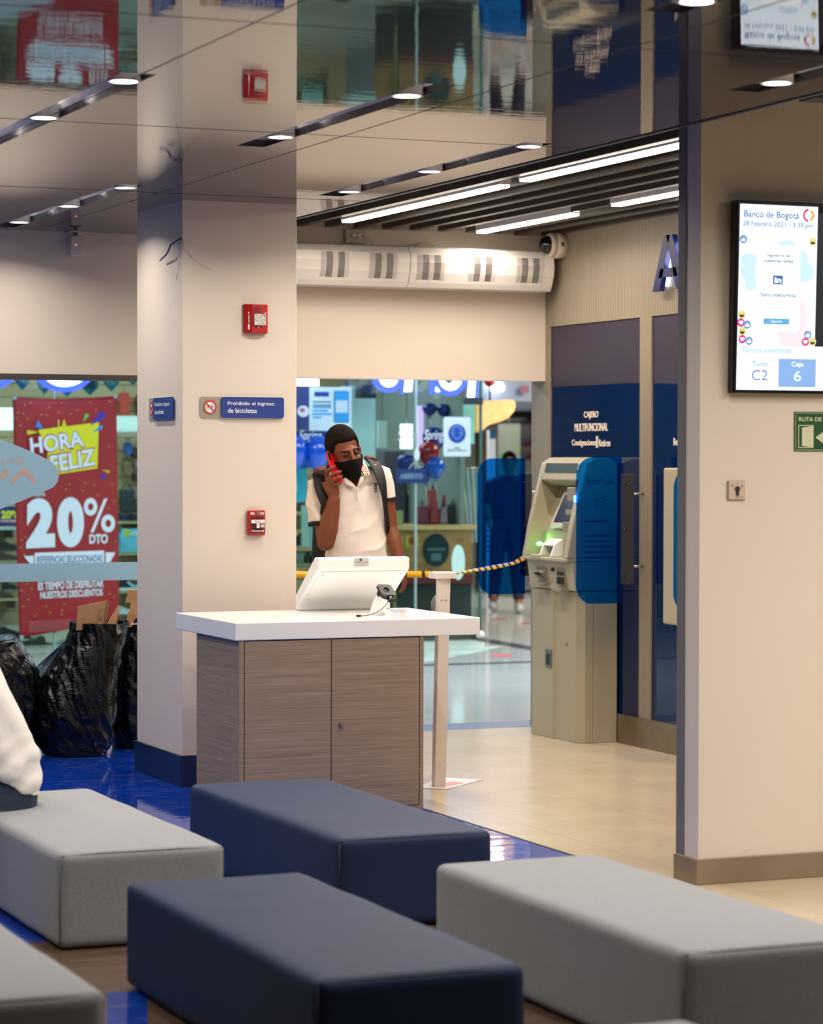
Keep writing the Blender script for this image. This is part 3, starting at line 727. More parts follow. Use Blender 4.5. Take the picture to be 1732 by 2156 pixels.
# ================================================================== AIR CURTAINS
t0 = None
aw = M('curtain_white', (226, 220, 214), .4); grl = M('grille_dark', (62, 54, 48), .6)
yb_, yf_ = YW, 14.22
def air_curtain(x0, x1, label, grilles):
    t = thing('air_curtain', label, 'air curtain', ((x0+x1)/2, YW-.12, 2.62), 'air curtains over the shopfront opening')
    z0, z1 = 2.622, 2.868
    arc = [(YW, z1), (YW-.14, z1+.0), (YW-.20, z1-.012), (YW-.235, z1-.05), (YW-.245, z1-.10), (YW-.235, z1-.16), (YW-.21, z1-.215), (YW-.19, z0), (YW, z0)]
    m = MB(); m.prism([(x0, y, z) for y, z in arc], (x1-x0, 0, 0), smooth=False); m.build('casing', aw, t, bevel=.004)
    for g in grilles:
        gm = MB(); n = 26
        def cp(z):   # casing surface y at height z
            pts = arc[2:8]
            for (ya, za), (yb2, zb) in zip(pts, pts[1:]):
                if zb <= z <= za:
                    k = (za-z)/(za-zb); return ya+(yb2-ya)*k
            return YW-.2
        zt, zb_ = z1-.055, z0+.045
        for i in range(n):
            z = zt-(zt-zb_)*i/n; zz = z-(zt-zb_)/n*.6
            for k, (fa, fb) in enumerate(((0, .16), (.18, .42), (.45, .58), (.60, .84), (.87, 1.0))):
                xa, xb = g-.087+.175*fa, g-.087+.175*fb
                gm.add([(xa, cp(z)-.0015, z), (xb, cp(z)-.0015, z), (xb, cp(zz)-.0015, zz), (xa, cp(zz)-.0015, zz)], [(0, 1, 2, 3)])
                if k in (0, 2, 4): pass
        gm.build('intake_grille', grl, t)
        # fine vertical bars over the outer thirds
        vb = MB()
        for k, (fa, fb) in enumerate(((0, .16), (.45, .58), (.87, 1.0))):
            nb = 5
            for q in range(nb):
                xq = g-.087+.175*(fa+(fb-fa)*(q+.5)/nb)
                zs = [zt-(zt-zb_)*j/6 for j in range(7)]
                vs = []
                for z in zs: vs += [(xq-.0016, cp(z)-.003, z), (xq+.0016, cp(z)-.003, z)]
                vb.add(vs, [(2*j, 2*j+1, 2*j+3, 2*j+2) for j in range(6)])
        vb.build('grille_bars', aw, t)
    return t
fa = frY(14.24)
gx = [fa.px(u, 570)[0] for u in (588, 703, 805, 905, 1013, 1113)]
xm = fa.px(861, 560)[0]; xr_ = fa.px(1165, 570)[0]
air_curtain(gx[0]-.2, xm-.002, 'white air curtain, left one of the two, partly behind the pillar', gx[:3])
air_curtain(xm+.002, xr_-.004, 'white air curtain, right one of the two, beside the dome camera', gx[3:])
# junction box with plugs and cords
x0, z0, x1, z1 = fw_.box(722, 484, 763, 513)
t = thing('junction_box', 'cream socket box with cords above the left air curtain', 'junction box', ((x0+x1)/2, YW, z0))
MB().box(x0, x1, YW-.045, YW, z0, z1).build('box', M('box_cream', (200, 186, 164), .5), t, bevel=.003)
m = MB()
for dx in (-.018, .018): m.cyl(((x0+x1)/2+dx, YW-.045, (z0+z1)/2+.004), ((x0+x1)/2+dx, YW-.075, (z0+z1)/2), .012, n=12)
m.build('plug', white_p, t)
m = MB(); xc = (x0+x1)/2
m.tube([(xc-.018, YW-.075, (z0+z1)/2), (xc-.005, YW-.09, z0+.02), (xc+.0, YW-.07, z0-.02)], .0035, 8)
m.build('cord', M('cord_cream', (215, 200, 180), .5), t); m = MB()
m.tube([(xc+.018, YW-.075, (z0+z1)/2), (xc+.06, YW-.10, z0+.03), (xc+.09, YW-.08, z0-.01)], .0035, 8)
m.build('cord', M('cord_cream'), t); m = MB()
m.tube([(xc+.30, YW-.05, 2.865), (xc+.37, YW-.06, 2.895), (xc+.45, YW-.06, 2.90), (xc+.52, YW-.05, 2.865)], .0035, 8)
m.tube([(xc+.36, YW-.05, 2.865), (xc+.40, YW-.09, 2.90), (xc+.47, YW-.09, 2.885), (xc+.50, YW-.05, 2.865)], .0035, 8)
m.build('cord', M('cord_cream', (215, 200, 180), .5), t)
m = MB(); m.cyl((xc, YW-.02, z1), (xc, YW-.02, 3.3), .004, n=8); m.build('conduit', steel, t)

# dome camera on the ribbed wall
fxa = frX(XA)
p = onX(XA, 1185, 517)
t = thing('dome_camera', 'cream dome security camera on the ribbed wall', 'camera', (XA, p.y, p.z))
m = MB(); m.cyl((XA, p.y, p.z), (XA-.07, p.y, p.z), .078, .078, 32); m.cyl((XA-.07, p.y, p.z), (XA-.10, p.y, p.z), .078, .066, 32); m.build('housing', M('camera_cream', (222, 208, 186), .4), t)
m = MB(); m.ell((XA-.10, p.y, p.z), (.055, .055, .055), 24, 16); m.build('dome', M('dome_smoke', (24, 20, 18), .06, spec=.9), t)
m = MB()
for a in (-.4, 0, .4): m.box(XA-.05, XA-.03, p.y-.0785, p.y-.076, p.z+.02*a-.003, p.z+.02*a+.003)
m.build('vent', black, t)

# ================================================================== SLATTED LOBBY CEILING
slat_m = M('slat_bronze', (74, 66, 58), .4, metal=.2)
zs_ = 2.965
sx = BX+.10; k = 0; s0 = None
while sx < 6.93:
    y1 = 14.36 if sx < 6.6 else 14.44
    lbl = 'long dark bronze ceiling slat over the lobby, %s from the glossy ceiling edge' % ['first', 'second', 'third', 'fourth', 'fifth', 'sixth', 'seventh', 'eighth', 'ninth', 'tenth', 'eleventh', 'twelfth', 'thirteenth'][k]
    m = MB().box(sx, sx+.045, 9.05, y1, zs_, zs_+.11)
    o = m.build('ceiling_slat', slat_m); tag(o, lbl, 'ceiling slat', 'dark slats of the lobby ceiling')
    sx += .178; k += 1
led_m = M('led_strip', (255, 250, 244), .3, emit=16, ecol=(255, 240, 222))
def led(u0, v0, u1, v1, label, y0=None):
    a = onZ(zs_-.01, u0, v0); b = onZ(zs_-.01, u1, v1); x = (a.x+b.x)/2; ya = b.y if y0 is None else y0; yb2 = a.y
    t = thing('linear_lamp', label, 'lamp', (x, (ya+yb2)/2, zs_-.03), 'white linear lamps between the lobby slats')
    MB().box(x-.032, x+.032, ya, yb2, zs_-.005, zs_+.06).build('profile', slot_m, t)
    MB().box(x-.028, x+.028, ya+.01, yb2-.01, zs_-.018, zs_-.006).build('diffuser', led_m, t)
    area('linear_glow', (x, (ya+yb2)/2, zs_-.025), .05, yb2-ya, P_LED*(yb2-ya), (1, .88, .74), spread=165)
for x_, y0_, y1_, lb_ in ((6.3, 4.2, 7.6, 'unseen linear lamp over the floor right of the benches, nearer the benches'), (8.0, 4.2, 7.6, 'unseen linear lamp over the floor at the far right')):  # added out of view to brighten the partition wall
    t = thing('linear_lamp', lb_, 'lamp', (x_, (y0_+y1_)/2, 2.93), 'added unseen linear lamps of the right hand area')
    MB().box(x_-.032, x_+.032, y0_, y1_, 2.95, 3.02).build('profile', slot_m, t); MB().box(x_-.028, x_+.028, y0_+.01, y1_-.01, 2.942, 2.949).build('diffuser', led_m, t)
    MB().box(x_-.01, x_+.01, (y0_+y1_)/2-.01, (y0_+y1_)/2+.01, 3.02, 3.32).build('hanger', steel, t)
    area('linear_glow', (x_, (y0_+y1_)/2, 2.93), .05, y1_-y0_, 92, NEUT, spread=165)
led(722, 466, 1070, 391, 'long bright linear lamp at the left, nearest the glossy ceiling')
led(1102, 380, 1432, 306, 'long bright linear lamp at the upper right of the lobby', 9.2)
led(1023, 489, 1198, 450, 'short bright linear lamp nearest the dome camera')
led(1294, 432, 1432, 406, 'bright linear lamp over the cash machines, cut by the wall edge', 10.6)

# ================================================================== MACHINE WALL DETAILS
def tx(fr, name, s, u0, v0, u1, v1, mat, **k):
    m = MB(); m.textpx(fr, s, u0, v0, u1, v1, **k); return m
fg = frX(XA+.012)
m = MB()
m.textpx(fg, 'CAJERO', 1229.5, 866, 1260, 883, c=.001, thick=.0025, bold=.02)
m.textpx(fg, 'MULTIFUNCIONAL', 1210, 891, 1280, 908, c=.001, thick=.0025, bold=.02)
m.textpx(fg, 'Consignaciones', 1204.5, 925, 1256, 942, c=.001, thick=.0025, bold=.012)
m.textpx(fg, 'Retiros', 1261, 925, 1285, 940, c=.001, thick=.0025, bold=.012)
x0, z0, x1, z1 = fg.box(1257, 918, 1259, 943); m.fr_(fg, x0, z0, x1, z1, .001, .009)
t = m.build('wall_lettering', M('letter_cream', (236, 220, 205), .4)); tag(t, 'raised cream lettering CAJERO MULTIFUNCIONAL on dark blue glass', 'lettering')
m = MB(); m.textpx(fg, 'Retiros', 1418, 922, 1442, 938, c=.001, thick=.0025, bold=.012)
t = m.build('wall_lettering', M('letter_cream')); tag(t, 'raised cream lettering Re cut off by the partition wall', 'lettering')
# big backlit letters
fA = frX(XA-.03)
a0, b0, a1, b1 = fA.box(1383, 496, 1433, 612)
blueL = M('letter_blue', (10, 24, 92), .35)
t = thing('backlit_letter', 'tall dark blue letter A with white backlight on the ribbed wall', 'letter', fA.P(a0+.17, b0, 0))
hA = b1-b0; wA = .36
def stroke_letter(m, fr, a, b, w_, h, th, c0, c1):
    m.fp(fr, [(a, b), (a+th, b), (a+w_*.5+th*.25, b+h), (a+w_*.5-th*.55, b+h)], c0, c1)
    m.fp(fr, [(a+w_, b), (a+w_-th, b), (a+w_*.5-th*.25, b+h), (a+w_*.5+th*.55, b+h)], c0, c1)
    m.fp(fr, [(a+w_*.2, b+h*.24), (a+w_*.8, b+h*.24), (a+w_*.8-.02, b+h*.40), (a+w_*.2+.02, b+h*.40)], c0, c1)
m = MB(); stroke_letter(m, fA, a0, b0, wA, hA, .085, 0, .03); m.build('letter_body', blueL, t)
glow_m = M('letter_backlight', (230, 240, 255), .5, emit=10)
m = MB(); m.fr_(fA, a0+.06, b0+.03, a0+.08, b0+hA-.05, -.02, -.012); m.fr_(fA, a0+wA-.10, b0+.03, a0+wA-.06, b0+hA-.02, -.02, -.012); m.build('backlight', glow_m, t)
area('letter_glow', fA.P(a0+wA*.62, b0+hA*.5, -.022), .16, .30, 1.2, (.9, .95, 1), rot=(0, PI/2, 0))
# T next to it, seen only from the side
t = thing('backlit_letter', 'tall dark blue letter T hidden behind the partition wall edge', 'letter', fA.P(a0+.55, b0, 0))
m = MB(); m.fr_(fA, a0+.42, b0+hA-.085, a0+.74, b0+hA, 0, .05); m.fr_(fA, a0+.54, b0, a0+.62, b0+hA-.085, 0, .05); m.build('letter_body', blueL, t)
m = MB(); m.fr_(fA, a0+.57, b0+.05, a0+.59, b0+.3, -.03, 0); m.build('mounting_peg', steel, t)

# ---- cash machines
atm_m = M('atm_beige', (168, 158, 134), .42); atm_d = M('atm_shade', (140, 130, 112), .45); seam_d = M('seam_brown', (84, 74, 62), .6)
def make_atm(label):
    """built around (0,0,0) = floor under its centre; front faces -X; x0 front .. x1 back; near side = -Y"""
    t = thing('cash_machine', label, 'cash machine', (0, 0, 0), 'cash machines along the blue wall')
    L = dict(local=True)
    y0, y1 = -.30, .30
    # lower cabinet in two vertical halves with a slight crease and chamfered near edge
    m = MB()
    m.prism([(.0, y1, .0), (.0, .02, .0), (.012, .0, .0), (.012, y0+.04, 0), (.05, y0, 0), (.255, y0, 0), (.255, y1, 0)], (0, 0, .865))
    m.build('cabinet', atm_m, t, bevel=.004, **L)
    m = MB(); m.box(.10, .101, y0-.001, y0+.001, .01, .80).box(.05, .10, y0-.001, y0+.001, .798, .80); m
    m.build('door_seam', seam_d, t, **L)
    m = MB(); m.box(-.006, .004, .03, .11, .41, .515); lk = m.build('lock_plate', steel, t, bevel=.002, **L)
    m = MB(); m.box(-.007, -.005, .045, .095, .425, .49); m.build('lock_opening', black, lk, **L)
    m = MB(); m.cyl((.013, -.14, .56), (.002, -.14, .56), .010, n=14); m.build('key_lock', chrome, t, **L)
    # middle band with card and receipt modules
    m = MB()
    m.prism([(.255, y0, .87), (-.012, y0, .87), (-.035, y0, 1.035), (.255, y0, 1.035)], (0, y1-y0, 0)); m.build('module_band', atm_m, t, bevel=.004, **L)
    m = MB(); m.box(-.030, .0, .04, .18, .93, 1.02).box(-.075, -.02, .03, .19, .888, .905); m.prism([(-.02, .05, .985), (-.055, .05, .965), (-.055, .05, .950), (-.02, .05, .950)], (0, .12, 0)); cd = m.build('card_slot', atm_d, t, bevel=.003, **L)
    m = MB(); m.box(-.058, -.054, .06, .16, .952, .960).box(-.062, -.054, .09, .125, .946, .966); m.build('slot_mouth', black, cd, **L)
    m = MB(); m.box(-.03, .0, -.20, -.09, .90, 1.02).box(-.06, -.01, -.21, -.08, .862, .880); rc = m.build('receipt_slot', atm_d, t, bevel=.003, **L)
    m = MB(); m.box(-.033, -.028, -.19, -.10, .955, .975).box(-.034, -.028, -.19, -.15, .905, .945).box(-.034, -.028, -.14, -.10, .905, .945); m.build('slot_mouth', black, rc, **L)
    m = MB(); m.cyl((-.03, -.045, .985), (-.040, -.045, .985), .011, n=14); m.build('camera_eye', black, t, **L)
    # ledge
    m = MB(); m.box(-.07, .25, y0, y1, 1.035, 1.055); m.box(-.078, -.02, .05, .17, 1.04, 1.068); m.build('ledge', atm_m, t, bevel=.006, **L)
    # curved side cheeks
    prof = [(.255, 1.055), (.255, 1.60), (.20, 1.625), (.11, 1.63), (.06, 1.60), (.045, 1.55), (.0, 1.38), (-.035, 1.23), (-.055, 1.12), (-.068, 1.055)]
    for ya, yb2 in ((y0, y0+.055), (y1-.04, y1)):
        m = MB(); m.prism([(x, ya, z) for x, z in prof], (0, yb2-ya, 0)); m.build('side_cheek', atm_m, t, bevel=.007, seg=3, **L)
    # visor with display, recessed fascia, screen, keypad shroud
    m = MB(); m.prism([(.255, y0+.05, 1.46), (.10, y0+.05, 1.47), (.035, y0+.05, 1.50), (.055, y0+.05, 1.60), (.11, y0+.05, 1.632), (.20, y0+.05, 1.626), (.255, y0+.05, 1.60)], (0, y1-y0-.09, 0)); m.build('visor', atm_m, t, bevel=.006, **L)
    m = MB(); m.prism([(.040, -.20, 1.545), (.053, -.20, 1.598), (.060, -.20, 1.598), (.050, -.20, 1.545)], (0, .42, 0)); dsp = m.build('status_display', M('display_grey', (70, 82, 84), .2), t, **L)
    m = MB(); fd = Fr((.046, .07, 1.56), (0, -1, 0), (.235, 0, .97)); m.text(fd, 'ATH', 0, .005, .05, .022, c=.001); m.build('display_text', M('cyan_text', (120, 230, 210), .5, emit=.8), dsp, **L)
    m = MB(); m.prism([(.255, y0+.05, 1.055), (.255, y0+.05, 1.47), (.17, y0+.05, 1.47), (.045, y0+.05, 1.20), (.03, y0+.05, 1.055)], (0, y1-y0-.09, 0)); m.build('fascia', M('atm_inner', (160, 152, 124), .45), t, **L)
    ds = Vector((.17-.045, 0, .27)).normalized(); fs_ = Fr((.049, .12, 1.215), (0, -1, 0), ds)
    m = MB(); m.fr_(fs_, 0, 0, .29, .23, .0, .028, r=.01); sc = m.build('screen_bezel', atm_m, t, bevel=.004, **L)
    m = MB(); m.fr_(fs_, .03, .03, .26, .205, .0282, .0292); m.build('screen', M('atm_screen', (24, 24, 30), .15, emit=.03, ecol=(60, 60, 90)), sc, **L)
    m = MB(); m.prism([(-.045, -.04, 1.057), (-.02, -.04, 1.12), (.03, -.04, 1.155), (.05, -.04, 1.155), (.05, -.04, 1.057)], (0, .015, 0)); m.prism([(-.02, -.04, 1.125), (.03, -.04, 1.16), (.05, -.04, 1.16), (.05, -.04, 1.15), (.03, -.04, 1.15), (-.015, -.04, 1.115)], (0, .16, 0)); m.prism([(-.045, .105, 1.057), (-.02, .105, 1.12), (.03, .105, 1.155), (.05, .105, 1.155), (.05, .105, 1.057)], (0, .015, 0)); m.build('keypad_shroud', white_p, t, bevel=.003, **L)
    m = MB(); m.ell((.0, .20, 1.125), (.018, .03, .012), 14, 10); m.build('green_indicator', M('green_lamp', (90, 255, 110), .4, emit=5), t, **L)
    # reader modules on the near half of the fascia
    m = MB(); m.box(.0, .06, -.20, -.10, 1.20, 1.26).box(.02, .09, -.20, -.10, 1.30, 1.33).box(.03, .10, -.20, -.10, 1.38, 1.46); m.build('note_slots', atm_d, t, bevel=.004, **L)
    m = MB(); m.box(-.006, .02, -.292, -.279, 1.375, 1.415).box(-.006, .02, -.272, -.259, 1.375, 1.415); m.build('blue_indicator', M('blue_lamp', (90, 130, 255), .4, emit=4), t, **L)
    return t
atm = make_atm('beige cash machine with green lit card slot in front of the first blue glass panel')
ax_ = 6.69
atm.location = (ax_, 13.79, 0)
area('card_slot_glow', (ax_+.0, 13.985, 1.14), .03, .03, .35, (.2, 1, .25), rot=(math.radians(-100), 0, 0))
# white wall surround of the second machine
x0, z0, x1, z1 = frY(12.62).box(1402, 985, 1440, 1314)
t = thing('machine_surround', 'white hanging surround frame with blue glass by the partition wall edge', 'frame', (x0+.05, 12.64, z0))
m = MB(); m.box(x0, x0+.045, 12.10, 12.66, z0, z1); m.box(x0+.04, XA, 12.10, 12.66, z0, z0+.05).box(x0+.04, XA, 12.10, 12.66, z1-.04, z1).box(x0+.05, XA, 12.10, 12.14, z0, z1); m.build('frame', atm_m, t, bevel=.012, seg=3)
m = MB(); m.box(x0+.05, XA, 12.55, 12.60, z0+.05, z1-.04); m.build('inner_panel', atm_d, t)

# ---- blue acrylic privacy shields with brackets
shield_m = glassy('blue_acrylic', (66, 188, 244), .5, .03, (0, 80, 210), .06)
brk_m = M('bracket_grey', (88, 84, 86), .4, metal=.5)
def shield(y, us, ub, label, ring_px=None, local_y=None):
    f = frY(y)
    a0, b0, a1, b1 = f.box(*us)
    t = thing('privacy_shield', label, 'privacy screen', f.P((a0+a1)/2, b0, 0), 'blue acrylic privacy screens')
    r = .10; pts = []
    for cx, cz, s in ((a0+r, b1-r, 90), (a0+r, b0+r, 180)):
        for i in range(11):
            tt = math.radians(s+9*i); pts.append((cx+r*math.cos(tt), cz+r*math.sin(tt)))
    pts += [(a1, b0), (a1, b1)]
    m = MB(); m.fp(f, pts, -.004, .004); pn = m.build('acrylic_panel', shield_m, t)
    m = MB(); m.text(f, 'Aqui Puedes', a0+.06+.0, b1-.165, a0+.235, b1-.11, c=-.006, mirror=True, shear=.012)
    cx, cz = a0+(a1-a0)*.54, b1-.255
    m.ring(f, cx, cz, .033, .030, -.006, -.005, n=28); m.ring(f, cx, cz, .014, .012, -.006, -.005, n=16)
    for k in range(5): m.fr_(f, a0+.05, b1-.44-.03*k, a0+.23-.01*(k % 2), b1-.434-.03*k, -.006, -.005)
    m.fr_(f, a0+.04, b1-.36, a0+.20, b1-.352, -.006, -.005)
    m.build('printed_text', M('navy_ink', (6, 22, 80), .5), pn)
    a2, b2, a3, b3 = f.box(*ub)
    m = MB(); m.box(a2, a3, y+.006, y+.03, b2, b3); br = m.build('bracket', brk_m, t, bevel=.002)
    m = MB()
    for k in (.08, .5, .92):
        z = b2+(b3-b2)*k; m.cyl((a2+.02, y+.006, z), (a2+.02, y-.006, z), .006, n=10); m.cyl((a3-.02, y+.006, z), (a3-.02, y-.006, z), .004, n=10)
    m.build('bolt', chrome, br)
    for k in (.16, .82):
        z = b2+(b3-b2)*k; m = MB(); m.cyl((a3-.01, y+.018, z), (XA+.01, y+.018, z), .008, n=10); m.build('standoff_rod', chrome, br)
    return t
shield(13.17, (1213, 963, 1307, 1271), (1309, 998, 1336, 1230), 'blue translucent privacy screen on the near side of the cash machine')
shield(14.46, (1005, 965, 1105, 1251), (1096, 997, 1120, 1213), 'blue translucent privacy screen beyond the cash machine, mall seen through it')
shield(12.02, (1418, 985, 1520, 1290), (1522, 1010, 1548, 1240), 'blue privacy screen of the second machine, cut off by the partition wall')

# ================================================================== THINGS ON THE RIGHT WALL
fr_w = frY(YR)
# --- TV
ft = Fr((5.05, YR-.055, 1.876), (1, 0, -.003), (.0, 0, 1))
_a, _b = frY(YR-.04).px(1542, 828); ft = Fr((_a, YR-.04, _b), (1, 0, 0), (0, -.036, 1))
tv = thing('wall_screen', 'large black framed turn display screen on the partition wall', 'screen', (5.7, YR, 1.87))
TW, TH = 1.30, .732
m = MB(); m.fr_(ft, 0, 0, TW, TH, -.045, 0); m.build('casing', M('tv_black', (10, 10, 12), .25), tv, bevel=.004)
m = MB(); m.box(5.4, 6.0, YR-.02, YR, 2.0, 2.45); m.build('wall_mount', black, tv)
def em(name, c, s=1.0): return M(name, (0, 0, 0), .3, emit=s, ecol=c, spec=.3)
BZ = .014
m = MB(); m.fr_(ft, BZ, BZ, TW-BZ, TH-BZ, .0005, .0015); scr = m.build('display', em('scr_white', (236, 246, 255), 1.35), tv)
fs2 = Fr(ft.P(0, 0, .0015), ft.r, ft.u)
def TB(u0, v0, u1, v1): return fs2.box(u0, v0, u1, v1)
def scr_part(name, m, mat): return m.build(name, mat, scr)
m = MB(); a0, b0, a1, b1 = TB(1718, 434, 1732, 730); m.fr_(fs2, a0, b0, TW-BZ-.01, b1, 0, .0003); scr_part('dark_video_area', m, em('scr_dark', (6, 6, 8), .3))
m = MB(); m.textpx(fs2, 'Banco de Bogotá', 1566, 445, 1681.5, 463, c=.0006, bold=.012); scr_part('bank_name', m, em('scr_blue', (20, 90, 170), .9))
m = MB(); m.textpx(fs2, '28 Febrero 2021 - 3:39 pm', 1563, 467, 1711, 481, c=.0006, bold=.012); scr_part('date_line', m, em('scr_lblue', (70, 135, 185), .9))
m = MB(); cx, cz = fs2.px(1702, 453.5)
m.ring(fs2, cx, cz, .026, .017, .0004, .0006, a0=95, a1=265); scr_part('logo_pink', m, em('scr_pink', (235, 60, 110), .9))
m = MB(); m.ring(fs2, cx+.004, cz, .022, .010, .0007, .0009, a0=275, a1=440); scr_part('logo_gold', m, em('scr_gold', (240, 190, 90), .95))
blob = em('scr_pale', (205, 235, 255), 1.1)
m = MB()
for (u, v, ru, rv) in ((1577, 549, 18, 14), (1575, 572, 16, 15), (1580, 596, 12, 14), (1656, 520, 22, 12), (1688, 545, 12, 16), (1695, 573, 20, 18)):
    c = fs2.px(u, v); k = (fs2.px(u+ru, v)[0]-c[0]); m = MB(); m.fp(fs2, el2(c[0], c[1], k, k*rv/ru), .0002, .0004); scr_part('pale_finger', m, blob)
m = MB(); a = fs2.px(1650, 728); b = fs2.px(1690, 640); m.fp(fs2, [fs2.px(1634, 700), fs2.px(1645, 730), fs2.px(1687, 730), fs2.px(1700, 690), fs2.px(1696, 640), fs2.px(1682, 620)], .0002, .0004); scr_part('pale_hand', m, em('scr_rose', (252, 228, 232), 1.1))
a0, b0, a1, b1 = TB(1591, 516, 1684, 699)
m = MB(); m.fr_(fs2, a0, b0, a1, b1, .0005, .0007, r=.02); scr_part('phone_outline', m, em('scr_edge', (225, 238, 248), 1.2))
m = MB(); m.fr_(fs2, a0+.005, b0+.005, a1-.005, b1-.005, .0008, .0010, r=.017); scr_part('phone_face', m, em('scr_face', (250, 253, 255), 1.35))
m = MB(); m.textpx(fs2, 'Síguenos en', 1614, 534.5, 1664, 543, c=.0012, bold=.02); m.textpx(fs2, 'nuestras redes', 1608, 545, 1669, 553, c=.0012, bold=.02); scr_part('caption', m, em('scr_slate', (70, 100, 130), .8))
a0, b0, a1, b1 = TB(1626.5, 580, 1647, 599)
m = MB(); m.fr_(fs2, a0, b0, a1, b1, .0011, .0013, r=.003); scr_part('network_logo', m, em('scr_link', (20, 110, 180), .9))
m = MB(); m.textpx(fs2, 'in', 1629.5, 583.5, 1644, 596, c=.0015, bold=.04); scr_part('network_letters', m, em('scr_w2', (245, 250, 255), 1.3))
m = MB(); m.textpx(fs2, '/bancodebogota', 1598, 616, 1674, 628, c=.0012, bold=.015); scr_part('account_name', m, em('scr_steel', (60, 110, 160), .8))
a0, b0, a1, b1 = TB(1606, 670.5, 1661, 683)
m = MB(); m.fr_(fs2, a0, b0, a1, b1, .0011, .0013, r=.007); scr_part('follow_button', m, em('scr_btn', (100, 180, 230), 1.0))
m = MB(); m.textpx(fs2, 'Síguenos', 1622, 673.5, 1645, 680.5, c=.0015); scr_part('button_text', m, em('scr_w2'  , (245, 250, 255), 1.3))
m = MB(); m.textpx(fs2, 'Turnos anteriores', 1561, 731, 1665, 743, c=.0006, bold=.01); scr_part('heading', m, em('scr_head', (140, 195, 230), 1.0))
a0, b0, a1, b1 = TB(1638, 756, 1716.5, 815)
m = MB(); m.fr_(fs2, a0, b0, a1, b1, .0004, .0006, r=.004); scr_part('cashier_box', m, em('scr_box', (140, 180, 235), 1.05))
m = MB(); m.textpx(fs2, 'Caja', 1665, 762, 1691, 774.5, c=.0008, bold=.012); m.textpx(fs2, '6', 1671, 781, 1685.5, 802.5, c=.0008); scr_part('cashier_number', m, _M['scr_w2'])
m = MB(); m.textpx(fs2, 'Turno', 1583, 761, 1616.5, 771.5, c=.0008, bold=.006); scr_part('turn_word', m, em('scr_turn', (100, 140, 200), .95))
m = MB(); m.textpx(fs2, 'C2', 1582, 779, 1615, 801, c=.0008); scr_part('turn_number', m, _M['scr_turn'])
like = em('scr_like', (120, 160, 230), 1.0); heart = em('scr_heart', (235, 60, 140), .95); face = em('scr_yface', (240, 232, 140), 1.0); mouth = em('scr_mouth', (90, 60, 20), .5)
fz_ = .0012
for (u, v, k) in ((1564, 503.5, 'l'), (1710, 509, 'f'), (1560.5, 662, 'f'), (1558.5, 679, 'h'), (1571.5, 683.5, 'l'), (1561, 697, 'f'), (1561, 714, 'h'), (1575, 717.5, 'l'), (1698.5, 705, 'l'), (1693.5, 720, 'h'), (1708, 719.5, 'f')):
    c = fs2.px(u, v); r = .0165
    fz_ += .0004
    if k == 'l':
        m = MB(); m.fp(fs2, el2(c[0], c[1], r, r, 20), fz_, fz_+.0001); o = scr_part('like_icon', m, like)
        m = MB(); m.fp(fs2, [(c[0]-.003, c[1]-.008), (c[0]+.008, c[1]-.008), (c[0]+.009, c[1]+.002), (c[0]+.003, c[1]+.002), (c[0]+.003, c[1]+.009), (c[0]-.003, c[1]+.001)], fz_+.0002, fz_+.0003); m.fr_(fs2, c[0]-.009, c[1]-.008, c[0]-.005, c[1]+.001, fz_+.0002, fz_+.0003); scr_part('thumb_mark', m, _M['scr_w2'])
    elif k == 'h':
        m = MB(); m.fp(fs2, el2(c[0], c[1], r, r, 20), fz_, fz_+.0001); scr_part('heart_icon', m, heart)
        m = MB(); x, z = c; m.fp(fs2, [(x, z-.009), (x+.010, z+.001), (x+.008, z+.007), (x+.003, z+.007), (x, z+.003), (x-.003, z+.007), (x-.008, z+.007), (x-.010, z+.001)], fz_+.0002, fz_+.0003); scr_part('heart_mark', m, _M['scr_w2'])
    else:
        m = MB(); m.fp(fs2, el2(c[0], c[1], r, r, 20), fz_, fz_+.0001); scr_part('laugh_icon', m, face)
        m = MB(); m.fp(fs2, el2(c[0], c[1]-.001, .011, .010, 14, 180, 360), fz_+.0002, fz_+.0003)
        for sx_ in (-1, 1): m.fp(fs2, [(c[0]+sx_*.008, c[1]+.008), (c[0]+sx_*.003, c[1]+.005), (c[0]+sx_*.008, c[1]+.002), (c[0]+sx_*.005, c[1]+.005)], fz_+.0002, fz_+.0003)
        scr_part('laugh_mark', m, mouth)
area('screen_glow', ft.P(TW/2, TH/2, .02), TW*.9, TH*.9, 3.0, (.8, .93, 1), rot=(PI/2, 0, 0))

# --- exit route sign
a0, b0, a1, b1 = fr_w.box(1671, 867, 1800, 950); b0 = fr_w.px(1671, 950)[1]; b1 = fr_w.px(1671, 867)[1]
t = thing('exit_route_sign', 'green evacuation route sign below the wall screen', 'sign', fr_w.P((a0+a1)/2, b0, 0))
gsign = M('sign_green', (24, 78, 34), .4); gink = M('sign_cream', (214, 214, 178), .5)
a1 = a0+.30
m = MB().fr_(fr_w, a0, b0, a1, b1, 0, .004).build('panel', gsign, t)
f = Fr(fr_w.P(0, 0, .0042), fr_w.r, fr_w.u)
m = MB()
for (x0, z0, x1, z1) in ((a0+.004, b0+.004, a1-.004, b0+.0055), (a0+.004, b1-.0055, a1-.004, b1-.004), (a0+.004, b0+.004, a0+.0055, b1-.004), (a1-.0055, b0+.004, a1-.004, b1-.004)): m.fr_(f, x0, z0, x1, z1, 0, .0003)
m.build('border_line', gink, t)
m = MB(); xa, z0, _, z1 = f.box(1681, 876, 1710, 887); m.text(f, 'RUTA DE EVACUACIÓN', xa, z0, a1-.012, z1, c=.0002, bold=.02); m.build('lettering', gink, t)
m = MB(); dx0, dz0, dx1, dz1 = f.box(1680, 895, 1712, 943)
